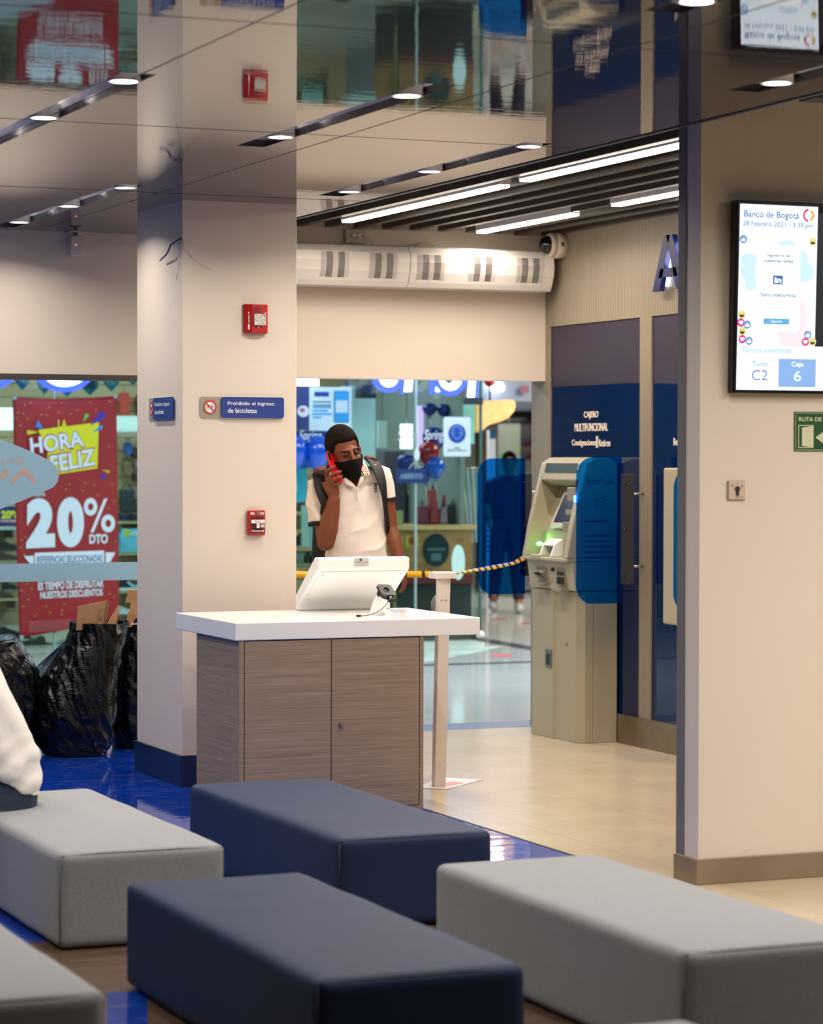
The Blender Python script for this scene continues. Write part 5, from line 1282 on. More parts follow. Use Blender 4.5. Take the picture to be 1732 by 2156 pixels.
# left part
shelf(-80, 40, 1112, 'pale shelf edge left of the red banner', mat=M('shelf_pale', (180, 205, 205), .4))
t, b, f, th = flat('price_sign', 'small blue and red 20 percent shelf sign left of the banner', 'sign', YB-.33, (-20, 1066, 37, 1108), M('sign_indigo', (36, 30, 110), .5))
m = MB(); m.textpx(f, '20%', 2, 1075, 38, 1092, c=.005, bold=.05); m.build('yellow_number', py, b)
m = MB(); x0, z0, x1, z1 = f.box(0, 1094, 36, 1100); m.fr_(f, x0, z0, x1, z1, .004, .005); m.build('red_strip', M('strip_red', (180, 60, 70), .5), b)
m = MB(); m.textpx(f, 'EN TODA LA TIENDA', 2, 1094.8, 36, 1099, c=.0055, bold=.02); m.build('white_text', pw, b)
shelf(-60, 45, 1182, 'wooden shoe shelf left of the banner, upper one')
shoe(-6, 1181, .26, 'black ankle boot at the left edge above the frosted band', dk, dk)
shoe(24, 1160, .24, 'dark boot beside the banner above the frosted band', dk, dk)
shoe(14, 1181, .26, 'brown leather shoe on the shelf above the frosted band', br, br, y=YB-.26)
shelf(-60, 45, 1262, 'wooden shoe shelf left of the banner, lower one')
shoe(30, 1245, .22, 'dark grey shoe just below the frosted band by the banner', dk, gy)
shoe(0, 1261, .26, 'brown boot at the left edge below the frosted band', br, dk)
t, b, f, th = flat('light_panel', 'bright white backlit panel at the left edge above the frosted logo', 'light panel', YB, (-120, 858, 27, 905), M('panel_lit', (235, 245, 245), .5, emit=1.4))
# below the banner
shelf(-40, 150, 1382, 'pale display plinth under the red banner', y=YS+.35, mat=M('plinth_pale', (150, 172, 164), .5), d=.5)
for k, (u, v, c) in enumerate(((28, 1345, dk), (62, 1365, gy), (92, 1368, dk), (120, 1372, gy), (52, 1380, dk))):
    shoe(u, v, .27, ['dark shoe under the lower left banner corner', 'grey shoe in the window between garbage bag and banner', 'black shoe below the banner hem, middle', 'grey shoe below the banner next to the glass joint', 'black shoe lowest on the plinth by the left garbage bag'][k], c, dk, y=YS+.55+.02*k, flip=-1 if k % 2 else 1)
# right of the banner
red_c = M('shirt_red', (196, 60, 52), .7); mar = M('shirt_maroon', (110, 30, 34), .7)
def garment(box_, label, mat, y, name='hanging_shirt', cat='shirt', group=None):
    f = frY(y); a0, b0, a1, b1 = f.box(*box_); w_ = a1-a0; h_ = b1-b0
    t = thing(name, label, cat, f.P((a0+a1)/2, b0, 0), group)
    m = MB(); pts = [(a0+w_*.12, b0), (a1-w_*.12, b0), (a1-w_*.14, b0+h_*.6), (a1, b0+h_*.52), (a1+w_*.0, b0+h_*.72), (a1-w_*.2, b1-h_*.04), (a0+w_*.6, b1), (a0+w_*.5, b1-h_*.05), (a0+w_*.4, b1), (a0+w_*.2, b1-h_*.04), (a0, b0+h_*.72), (a0, b0+h_*.52), (a0+w_*.14, b0+h_*.6)]
    m.fp(f, pts, -.03, .03); m.build('cloth', mat, t, bevel=.012, seg=3)
    m = MB(); c = (a0+a1)/2; m.tube([f.P(a0+w_*.2, b1-h_*.06, 0), f.P(c, b1+.0, 0), f.P(a1-w_*.2, b1-h_*.06, 0)], .004, 6); m.tube([f.P(c, b1, 0), f.P(c, b1+.06, 0)], .003, 6); m.build('hanger', steel, t)
    return t
garment((247, 826, 275, 875), 'bright red shirt hanging at the top right of the banner', red_c, YB-.1)
garment((284, 828, 312, 876), 'maroon shirt hanging beside the pillar edge', mar, YB-.1)
t, b, f, th = flat('shelf_header', 'white shelf header board right of the banner', 'header board', YB-.36, (240, 876, 320, 909), M('header_white', (214, 228, 226), .5))
t, b, f, th = flat('window_lettering_plate', 'cursive Spring window lettering right of the banner', 'window lettering', YS-.012, (249, 898, 296, 899), glassy('film_clear', (255, 255, 255), .1)) if False else (None,)*4
def script(txt, u0, v0, u1, v1, label, mat, y=YS-.012):
    f = frY(y); m = MB(); m.textpx(f, txt, u0, v0, u1, v1, c=0, shear=.02); o = m.build('window_lettering', mat); tag(o, label, 'window lettering'); return o
script('Spring', 249, 902, 288, 925, 'grey cursive Spring lettering on the glass right of the banner', M('letter_grey', (140, 150, 150), .5))
goods = [((262, 925, 276, 957), (30, 90, 180), 'blue boxed item hanging right of the banner under the header', 'box'),
         ((278, 935, 298, 965), (60, 50, 50), 'dark bag hanging right of the banner, uppermost', 'bag'), ((281, 965, 299, 985), (150, 110, 120), 'pink bag hanging by the pillar edge', 'bag'),
         ((258, 965, 274, 1000), (120, 96, 74), 'brown strap bag hanging right of the banner', 'bag'), ((280, 990, 299, 1015), (50, 46, 44), 'small black bag by the pillar edge under the pink one', 'bag'),
         ((252, 1018, 280, 1078), (24, 44, 50), 'large dark green bag hanging right of the banner', 'bag'), ((281, 1020, 299, 1050), (140, 110, 105), 'rose coloured bag beside the dark green bag', 'bag'), ((279, 1052, 299, 1078), (70, 50, 40), 'brown bag beside the pillar, lowest of the hanging ones', 'bag')]
for bx4, c, lb, cat in goods:
    f = frY(YB-.12); a0, b0, a1, b1 = f.box(*bx4); t = thing('hanging_bag' if cat == 'bag' else 'boxed_item', lb, cat, f.P((a0+a1)/2, b0, 0), 'goods hanging on the slatted shop wall')
    m = MB(); m.fp(f, rr2(a0, b0, a1, b1-(b1-b0)*.2, min(.03, (a1-a0)*.3)), -.05, .05); m.build('body', M('good_%d_%d_%d' % c, c, .5, var=.35, vscale=16), t, bevel=.01)
    m = MB(); cx = (a0+a1)/2; m.tube([f.P(a0+.02, b1-(b1-b0)*.22, 0), f.P(cx-.02, b1, 0), f.P(cx+.02, b1, 0), f.P(a1-.02, b1-(b1-b0)*.22, 0)], .005, 6); m.build('strap', dk, t)
shelf(244, 320, 1098, 'wooden shelf right of the banner, upper one')
shoe(268, 1097, .20, 'navy shoe on the upper shelf right of the banner', nv, nv); shoe(293, 1097, .18, 'dark navy shoe on the upper shelf against the pillar edge', nv, dk, y=YB-.25)
shelf(244, 320, 1165, 'wooden shelf right of the banner, lower one')
t = thing('shoe_box', 'light blue STEPS shoe box on the shelf right of the banner', 'box', onY(YB-.3, 277, 1163))
f = frY(YB-.3); a0, b0, a1, b1 = f.box(254, 1113, 305, 1163)
m = MB(); m.fp(f, [(a0, b0), (a1, b0), (a1, b1), (a0, b1)], -.16, 0); m.build('carton', M('carton_blue', (100, 180, 210), .5, var=.25, vscale=9), t)
m = MB(); m.textpx(f, 'STEPS', 272, 1119, 305, 1127, c=.001, bold=.03); m.build('white_text', pw, t)
m = MB(); c = f.px(267, 1122); m.fp(f, el2(c[0], c[1], .035, .04, 16), .0005, .001); m.build('yellow_badge', M('badge_yellow', (190, 190, 50), .5), t)
shoe(281, 1243, .30, 'navy sneaker with pale stripe above the cardboard box', nv, wh, y=YB-.2, accent=ac)
shelf(244, 320, 1245, 'shelf board holding the navy sneaker')
shoe(262, 1293, .22, 'pale sneaker behind the torn cardboard', wh, wh)

# middle part: posters, balloons
t, b, f, th = flat('poster', 'dark navy poster beside the pillar, left of the phone poster', 'poster', YS-.02, (600, 815, 650, 905), M('poster_navy', (10, 46, 110), .5))
m = MB(); c = f.px(638, 866); m.fp(f, el2(c[0], c[1], .055, .05), .005, .006); m.build('pale_motif', M('motif_pale', (190, 200, 215), .5), b)
m = MB(); m.fp(f, el2(c[0]-.01, c[1]+.01, .025, .02), .0065, .007); m.build('rose_motif', M('motif_rose', (150, 90, 110), .5), b)
t, b, f, th = flat('poster', 'pale poster with a blue phone picture above the man', 'poster', YS-.02, (651, 815, 738, 907), M('poster_pale', (176, 206, 216), .5))
m = MB(); x0, z0, x1, z1 = f.box(702, 823, 734, 890); m.fr_(f, x0, z0, x1, z1, .004, .005, r=.012); ph = m.build('phone_frame', M('ink_slate', (40, 80, 110), .4), b)
m = MB(); m.fr_(f, x0+.006, z0+.006, x1-.006, z1-.006, .005, .006, r=.008); m.build('phone_screen', M('phone_cyan', (20, 140, 200), .4), ph)
m = MB(); x0, z0, x1, z1 = f.box(706, 843, 731, 869); m.fr_(f, x0, z0, x1, z1, .006, .007, r=.004); m.build('pale_square', M('square_pale', (170, 195, 210), .5), ph)
m = MB(); x0, z0, x1, z1 = f.box(661, 825, 692, 835); m.fr_(f, x0, z0, x1, z1, .004, .005); m.build('blue_header', blue_sign, b)
m = MB()
for k in range(2): x0, z0, x1, z1 = f.box(658, 845+k*7, 697, 848+k*7); m.fr_(f, x0, z0, x1, z1, .004, .005)
m.build('slate_lines', M('ink_slate'), b)
m = MB()
for k, (ua, ub) in enumerate(((658, 696), (658, 690), (656, 698), (658, 676))): x0, z0, x1, z1 = f.box(ua, 856+k*7, ub, 860+k*7); m.fr_(f, x0, z0, x1, z1, .004, .005)
m.build('cyan_lines', M('phone_cyan'), b)
flat('blue_backdrop', 'blue lettered banner behind the balloons, left of the man', 'banner', YS+.1, (560, 907, 702, 985), M('backdrop_blue', (10, 90, 205), .5))
flat('cyan_display', 'light cyan display panel between pillar and man', 'panel', YS+.12, (560, 983, 645, 1056), M('display_cyan', (60, 180, 215), .5))
script('Spring', 628, 906, 674, 932, 'white cursive Spring lettering on the glass left of the man', pw)
def balloon(u, v, ru, rv, y, mat, label, group='balloons in the shop'):
    p = onY(y, u, v); rx = onY(y, u+ru, v).x-p.x; rz = rx*rv/ru
    t = thing('balloon', label, 'balloon', (p.x, p.y, p.z-rz), group)
    m = MB(); m.ell(p, (rx, rx, rz), 28, 20, fn=lambda q: Vector((q.x*(1+.18*q.z/rz), q.y*(1+.18*q.z/rz), q.z))); m.build('skin', mat, t)
    m = MB(); m.tube([(p.x, p.y, p.z-rz-.02), (p.x, p.y, p.z-rz+.006)], [.014, .004], 10); m.build('knot', mat, t)
    m = MB(); m.tube([(p.x, p.y, p.z-rz-.02), (p.x+.02, p.y, p.z-rz-.2)], .0015, 6); m.build('string', ink_w, t)
bb1 = M('balloon_blue', (10, 80, 200), .18, spec=.7); bb2 = M('balloon_navy', (16, 34, 120), .18); bb3 = M('balloon_red', (150, 24, 40), .18)
balloon(621, 952, 24, 34, YS-.25, bb1, 'blue balloon touching the pillar edge'); balloon(667, 955, 23, 36, YS-.28, bb1, 'blue balloon just left of the man on the phone')
balloon(904, 862, 14, 13, YS+.9, bb2, 'navy balloon high up, left one of the upper pair'); balloon(934, 864, 14, 13, YS+.9, bb2, 'navy balloon high up, right one of the upper pair')
balloon(913, 925, 22, 24, YS+.7, bb2, 'navy balloon behind the Spring lettering beside the mask poster'); balloon(902, 955, 20, 24, YS+.6, bb3, 'dark red balloon above the ABIERTO sign'); balloon(916, 985, 18, 22, YS+.55, bb1, 'blue balloon right of the ABIERTO sign'); balloon(895, 998, 14, 18, YS+.65, bb2, 'navy balloon behind the ABIERTO sign'); balloon(855, 975, 20, 18, YS+.65, bb2, 'navy balloon left of the suction cup')
# white column behind the man's head
mb = MB(); f = frY(YS+.5); x0, _, x1, _ = f.box(741, 855, 790, 960); mb.box(x0, x1, YS+.5, YS+.8, .9, 2.28); t = mb.build('display_column', M('column_white', (196, 214, 216), .5)); tag(t, 'white display column behind the head of the man on the phone', 'column')
t, b, f, th = flat('speaker_box', 'small black loudspeaker box right of the phone poster', 'speaker', YS+.3, (748, 811, 781, 839), black, .12)
# right of the man
lit = M('window_light', (230, 240, 242), .5, emit=2.2)  # emission stands for the white window reflections
for u0, u1, v0, v1, lb in ((842, 866, 893, 945, 'bright white window reflection as a glowing panel above the ABIERTO sign'), (793, 812, 886, 943, 'dimmer white panel right of the display column')):
    _t, _b, _f, _th = flat('light_panel', lb, 'light panel', YS+1.5, (u0, v0, u1, v1), lit if u0 > 830 else M('panel_dim', (150, 170, 170), .5, emit=.5), .03)
    _c = _f.px((u0+u1)/2, v0); m = MB(); m.cyl(_f.P(_c[0], _c[1], .015), _f.P(_c[0], 3.0, .015), .006, n=8); m.build('hanger', steel, _t)
flat('lit_tube', 'tall pinkish glowing tube above the ABIERTO sign', 'lamp', YS+1.4, (877, 854, 889, 948), M('tube_pink', (190, 160, 215), .5, emit=1.5), .03)
script('Spring', 835, 905, 880, 935, 'faint white Spring lettering on the glass over the bright panel', M('letter_faint', (170, 180, 185), .5)); script('Spring', 891, 905, 931, 932, 'white Spring lettering on the glass over the navy balloon', pw)
t, b, f, th = flat('mask_poster', 'white poster with a round blue face mask symbol on the shop glass', 'poster', YS-.03, (933, 878, 990, 961), M('poster_white', (196, 216, 222), .5), r=.02)
cx, cz = f.px(961.5, 913); m = MB(); R_ = f.px(980, 913)[0]-cx; m.fp(f, el2(cx, cz, R_, R_), .004, .005); ds_ = m.build('blue_disc', M('mandatory_blue', (16, 70, 160), .4), b)
m = MB(); m.ring(f, cx, cz+.008, R_*.62, R_*.54, .005, .006, ky=1.15, a0=-20, a1=200); m.ring(f, cx, cz-.012, R_*.42, R_*.35, .005, .006, a0=180, a1=360)
for s_ in (-1, 1): m.fr_(f, cx+s_*R_*.3-.008, cz+.006, cx+s_*R_*.3+.008, cz+.012, .005, .006); m.fp(f, [(cx+s_*R_*.4, cz-.01), (cx+s_*R_*.62, cz+.02), (cx+s_*R_*.62, cz+.012), (cx+s_*R_*.4, cz-.018)], .005, .006)
m.build('face_outline', M('outline_pale', (120, 160, 210), .5), ds_)
m = MB(); m.textpx(f, 'USO', 955, 941, 968, 945, c=.005, bold=.03); m.textpx(f, 'MASCARILLA', 941, 946, 983, 950, c=.005, bold=.03); m.build('lettering', M('slate_ink', (70, 84, 96), .5), b)
f = frY(YS-.03); p = f.px(876, 965)
t = thing('open_sign', 'dark blue hanging ABIERTO sign on the shop glass', 'sign', f.P(*f.px(866, 1017), 0))
a0, b0, a1, b1 = f.box(834, 987, 897, 1017); m = MB(); m.fr_(f, a0, b0, a1, b1, 0, .006); pl = m.build('board', M('sign_deepblue', (8, 50, 104), .4), t)
m = MB(); m.textpx(f, 'ABIERTO', 841, 997, 889, 1008, c=.0065, bold=.03); m.build('lettering', M('sign_bluegrey', (110, 140, 160), .5), pl)
c = f.px(876, 957); m = MB(); m.tube([f.P(a0+.12, b1, 0), f.P(c[0], c[1]-.05, 0), f.P(a1-.06, b1, 0)], .003, 6); m.build('string', ink_w, t)
m = MB(); m.fp(f, el2(c[0], c[1], .025, .055, 20), 0, .02); m.build('suction_cup', M('cup_white', (200, 220, 225), .4), t)
# shop counter
f = frY(YS+.5); a0, b0, a1, b1 = f.box(838, 1106, 994, 1213)
t = thing('shop_counter', 'wooden cash counter with a round dark emblem inside the shop', 'counter', ((a0+a1)/2, YS+.7, 0))
wood2 = wood_mat('counter_wood', (128, 88, 52), (170, 122, 76), (3, 3, 12), .5)
MB().box(a0, a1, YS+.5, YS+1.1, b0-.02, b1-.04).build('body', wood2, t); MB().box(a0-.03, a1+.03, YS+.47, YS+1.13, b1-.04, b1).build('top', M('counter_top', (196, 158, 112), .4), t)
MB().box(a0, a1, YS+.52, YS+1.08, .012, b0-.02).build('dark_base', M('base_dark', (34, 40, 40), .5), t)
MB().box(a0, a1, YS+.49, YS+.5, b0-.07, b0+.02).build('red_band', M('band_maroon', (96, 26, 34), .5), t)
m = MB(); c = f.px(917, 1158); m.fp(f, el2(c[0], c[1], .13, .15, 30), .0, .012); em_ = m.build('round_emblem', M('emblem_teal', (24, 44, 50), .3), t)
m = MB(); m.fr_(f, c[0]-.05, c[1]-.10, c[0]+.05, c[1]-.03, .012, .014); m.fr_(f, c[0]-.09, c[1]-.005, c[0]+.09, c[1]+.02, .012, .014); m.build('emblem_marks', M('emblem_grey', (70, 96, 108), .4), em_)
m = MB(); x0, z0, x1, z1 = f.box(853, 1127, 881, 1152); m.fr_(f, x0, z0, x1, z1, 0, .006); nt_ = m.build('yellow_notice', M('notice_yellow', (170, 150, 40), .5), t)
m = MB(); c = f.px(867, 1139); m.fp(f, el2(c[0], c[1], .035, .042, 20), .006, .008); m.build('red_spot', M('spot_red', (150, 36, 40), .5), nt_)
# things on the counter and behind
f = frY(YS+.7)
for (u0, v0, u1, v1, c, nm, lb, cat) in ((880, 1065, 905, 1104, (96, 30, 60), 'gift_bag', 'magenta bag on the shop counter', 'bag'), (905, 1030, 925, 1104, (130, 40, 44), 'doll_display', 'red figure like display standing on the shop counter', 'display'), (926, 1068, 945, 1104, (150, 120, 140), 'gift_bag', 'pale pink bag on the shop counter', 'bag'), (947, 1060, 972, 1104, (40, 44, 48), 'cash_register', 'dark cash register on the shop counter', 'register')):
    a0, b0, a1, b1 = f.box(u0, v0, u1, v1); b0 = frY(YS+.5).px(u0, 1106)[1]; t = thing(nm, lb, cat, f.P((a0+a1)/2, b0, 0))
    m = MB(); m.fp(f, [(a0, b0), (a1, b0), (a1-.02, b1), (a0+.02, b1)], -.12, 0); m.build('body', M('prop_%d_%d' % (c[0], c[1]), c, .5, var=.2, vscale=10), t, bevel=.015)
    m = MB(); m.tube([f.P(a0+.04, b1, -.05), f.P((a0+a1)/2, b1+.05, -.05), f.P(a1-.04, b1, -.05)], .006, 6); m.build('handle', dk, t)
flat('red_garment', 'long dark red garment hanging behind the shop counter', 'garment', YS+1.0, [(940, 1000), (958, 1000), (962, 1040), (950, 1104), (925, 1104), (930, 1050)], M('garment_red', (104, 22, 26), .7), .06)
# pale clothes near the glass edge
f = frY(YS+.9); t = thing('pale_garment', 'pale long garment hanging inside the shop next to the blue screen', 'garment', f.P(*f.px(990, 1142), 0))
m = MB(); nj = 24; vs = []; fs = []
top = f.px(975, 988); bot_ = f.px(975, 1142); wid = f.px(1008, 1000)[0]-f.px(968, 1000)[0]
for i in range(2):
    for j in range(nj+1):
        k = j/nj; zz = top[1] if i == 0 else bot_[1]; xx = f.px(968 if i == 0 else 985, 1000)[0]+(wid if i == 0 else wid*.62)*k
        vs.append(f.P(xx, zz, .03*math.sin(k*22)))
for j in range(nj): fs.append((j, j+1, nj+2+j, nj+1+j))
m.add(vs, fs, 0, True); o = m.build('cloth', M('cloth_pale', (168, 184, 188), .7), t); sd = o.modifiers.new('s', 'SOLIDIFY'); sd.thickness = .02
m = MB(); m.cyl(f.P(f.px(965, 986)[0], top[1]+.01, 0), f.P(f.px(1010, 986)[0], top[1]+.01, 0), .008, n=8); m.build('rail', steel, t)
f = frY(YS-.02); c = f.px(964, 1184); m = MB(); m.fp(f, el2(c[0], c[1], (f.px(978, 1184)[0]-c[0]), (f.px(964, 1147)[1]-c[1]), 32), 0, .006); t = m.build('oval_mirror', M('oval_pale', (180, 220, 216), .45)); tag(t, 'upright pale oval mirror at the shop glass above the white stand', 'sticker')  # mirror drawn flat, its bright reflection put into the pale colour
t, b, f, th = flat('teal_banner', 'narrow mint coloured panel at the glass edge behind the mask poster', 'panel', YS+.25, (975, 852, 998, 935), M('mint', (170, 220, 210), .5))
flat('door_closer', 'dark metal door closer under the lit sign end', 'door hardware', YS-.05, (975, 838, 1012, 852), M('closer_dark', (40, 50, 56), .4), .05)
# shelves visible between pillar and man
for k, v in enumerate((1078, 1115, 1150, 1188)):
    shelf(560, 700, v, ['highest shelf between pillar and man', 'second shelf down between pillar and man', 'third shelf down between pillar and man', 'lowest shelf between pillar and man'][k], y=YS+1.2)
    for j, u in enumerate((634, 652, 668)):
        c = [(60, 66, 60), (120, 120, 96), (40, 56, 70), (150, 160, 150)][(k+j) % 4]
        f = frY(YS+1.3); a, b_ = f.px(u, v); w_ = .05+.015*((k*3+j) % 3); h_ = .09+.03*((k+j) % 2)
        m = MB(); m.box(a-w_, a+w_, YS+1.3, YS+1.45, b_, b_+h_); o = m.build('goods_box', M('goods_%d' % c[0], c, .6), bevel=.008)
        tag(o, '%s goods box on the %s shelf beside the man, %s' % (['dark green', 'olive', 'slate', 'pale'][(k+j) % 4], ['highest', 'second', 'third', 'lowest'][k], ['nearest the pillar', 'in the middle', 'nearest his backpack'][j]), 'box', 'goods boxes between pillar and man')
flat('pale_cabinet', 'pale tall cabinet front between pillar and man', 'cabinet', YS+.9, (634, 1064, 662, 1150), M('cabinet_pale', (140, 176, 168), .5), .2)
# dark racks on the right of the man
f = frY(YS+1.8)
flat('dark_rack', 'dark display rack right of the man behind the glass', 'rack', YS+2.0, (792, 950, 836, 1210), M('rack_plum', (86, 74, 92), .6), .2)
flat('wood_post', 'light wooden post right of the man', 'post', YS+.6, (828, 1075, 843, 1290), M('post_wood', (150, 142, 100), .5), .06)

# --- far end of the mall, right of the shop
mb = MB().box(9.2, 22, 31, 31.2, 0, 3.4); struct('wall_mall', mb, M('far_wall', (176, 168, 160), .6), 'pale far wall of the mall corridor', 'wall', local=True)
f = frY(24.0); x0, z0, x1, z1 = f.box(1003, 700, 1200, 845)
mb = MB().box(9.9, 16, 24.0, 31, z0, 3.4); struct('ceiling', mb, M('soffit_blue', (120, 132, 156), .55), 'blue grey lowered ceiling at the far right of the mall', 'ceiling', local=True)
t, b, f, th = flat('wall_spotlight', 'glaring white spot light on the far soffit', 'lamp', 23.9, (1030, 805, 1058, 825), M('glare_white', (240, 246, 255), .5, emit=14), .04, r=.05)
m = MB(); c = onY(23.6, 1031, 800); m.ell(c, (.06, .06, .07), 16, 12); m.cyl(c, (c.x, c.y, 3.4), .006, n=8); t = m.build('red_ornament', M('alarm_red', (220, 30, 20), .3)); tag(t, 'small bright red ornament on the far soffit', 'ornament')
t, b, f, th = flat('price_tag', 'faint red lettered tag on the far soffit beside the post', 'tag', 23.95, (1095, 812, 1113, 828), M('tag_rose', (120, 70, 96), .5))
# woven fan shape, its warm lit look put in as emission
f = frY(23.0); t = thing('woven_fan_shape', 'large warm woven fan shape beyond the shop', 'woven shape', f.P(*f.px(1045, 905), 0))
m = MB(); m.fpx(f, [(1000, 845), (1040, 843), (1083, 841), (1088, 852), (1084, 866), (1072, 880), (1055, 888), (1030, 895), (1015, 908), (1005, 912), (1000, 905)], -.25, 0)
m.build('weave', M('weave_gold', (226, 176, 116), .7, var=.25, vscale=10, vstretch=(1, 1, 3), emit=.45, ecol=(255, 200, 130)), t, bevel=.05, seg=4)
m = MB(); c = f.px(1040, 843); m.cyl(f.P(c[0], c[1], -.1), f.P(c[0], 3.4, -.1), .01, n=8); m.build('cord', dk, t)
flat('hanging_screen', 'black switched off screen on the far wall beside the woven shape', 'screen', 29.0, (1068, 866, 1120, 893), black, .08)
flat('warm_beam', 'warm cream beam above the black far screen', 'beam', 29.6, (1000, 843, 1124, 862), M('beam_cream', (222, 196, 156), .5, emit=.25), .2)
flat('far_doorway', 'tall dark brown doorway left of the white totem', 'doorway', 30.0, (1000, 910, 1018, 1246), M('door_brown', (74, 48, 34), .6), .1)
flat('green_column', 'grey green column on the far side of the mall', 'column', 28.5, (1048, 893, 1072, 1255), M('column_sage', (112, 122, 108), .6), .3)
t, b, f, th = flat('info_totem', 'slim white totem with blue top in front of the sage column', 'totem', 26.0, (1024, 906, 1036, 1292), M('totem_white', (228, 232, 236), .5, emit=.3), .08)
m = MB(); x0, z0, x1, z1 = f.box(1024, 906, 1036, 924); m.fr_(f, x0, z0, x1, z1, .08, .085); m.build('blue_top', M('totem_blue', (40, 130, 190), .5), b)
for k, v in enumerate((925, 952)):
    t, b, f, th = flat('wall_poster', ['framed blue and red poster on the far wall, upper one', 'framed blue and red poster on the far wall, lower one'][k], 'poster', 30.9, (1093, v, 1122, v+15), M('poster_slate', (110, 116, 136), .5))
    m = MB(); m.fpx(f, [(1095, v+15), (1120, v+15), (1120, v+3), (1112, v+4)], .004, .006); m.build('red_wedge', M('wedge_red', (130, 50, 66), .5), b)
flat('exit_sign', 'small green sign low on the sage column', 'sign', 28.2, (1052, 954, 1067, 965), M('exit_green', (50, 130, 80), .5), .02)
flat('dark_bench', 'low dark bench at the far end of the mall', 'bench', 29.5, (1000, 1242, 1130, 1265), M('bench_dark', (36, 32, 28), .6), .5)
# floor marks outside
def floor_mark(name, label, cat, u, v, ru, rv, mat, z=.002):
    a_ = onZ(z, u-ru, v); b_ = onZ(z, u+ru, v); c_ = onZ(z, u, v-rv); d_ = onZ(z, u, v+rv); o_ = (a_+b_)/2; e1 = (b_-a_)/2; e2 = (c_-d_)/2
    m = MB(); m.prism([Vector((*(o_+e1*math.cos(t_)+e2*math.sin(t_)).xy, 0.0005)) for t_ in [i*PI/14 for i in range(28)]], (0, 0, z)); o = m.build(name, mat); tag(o, label, cat); return o
rmark = M('floor_red', (200, 90, 100), .3)
floor_mark('floor_sticker', 'round red floor sticker outside, left of the cash machine', 'floor sticker', 1055, 1380, 24, 3.2, rmark)
floor_mark('floor_sticker', 'thin red floor stripe outside near the far walker', 'floor sticker', 1050, 1303, 18, 1.2, M('floor_red2', (170, 70, 60), .4)); floor_mark('floor_sticker', 'red floor stripe outside right behind the cash machine', 'floor sticker', 1108, 1312, 10, 1.4, M('floor_red2'))
q = [onZ(0, *p) for p in ((893, 1352), (1000, 1350), (1020, 1362), (1060, 1360), (1000, 1374), (893, 1394))]
m = MB(); m.prism([(a_.x, a_.y, .0005) for a_ in q], (0, 0, .0015)); o = m.build('floor_mat', M('mat_mint', (176, 200, 192), .35, var=.22, vscale=2.2)); tag(o, 'mottled pale mat on the mall floor in front of the shop', 'floor mat')

# ================================================================== PEOPLE
skin = M('skin_tan', (124, 68, 40), .5, spec=.4, var=.06, vscale=18); skin2 = M('skin_far', (150, 106, 80), .6)
def finger(m, pts, r): m.tube(pts, [r, r*.98, r*.9, r*.8][:len(pts)] if len(pts) <= 4 else r, 10); m.ell(pts[-1], (r*.82,)*3, 10, 8); m.ell(pts[0], (r*1.05,)*3, 10, 8)

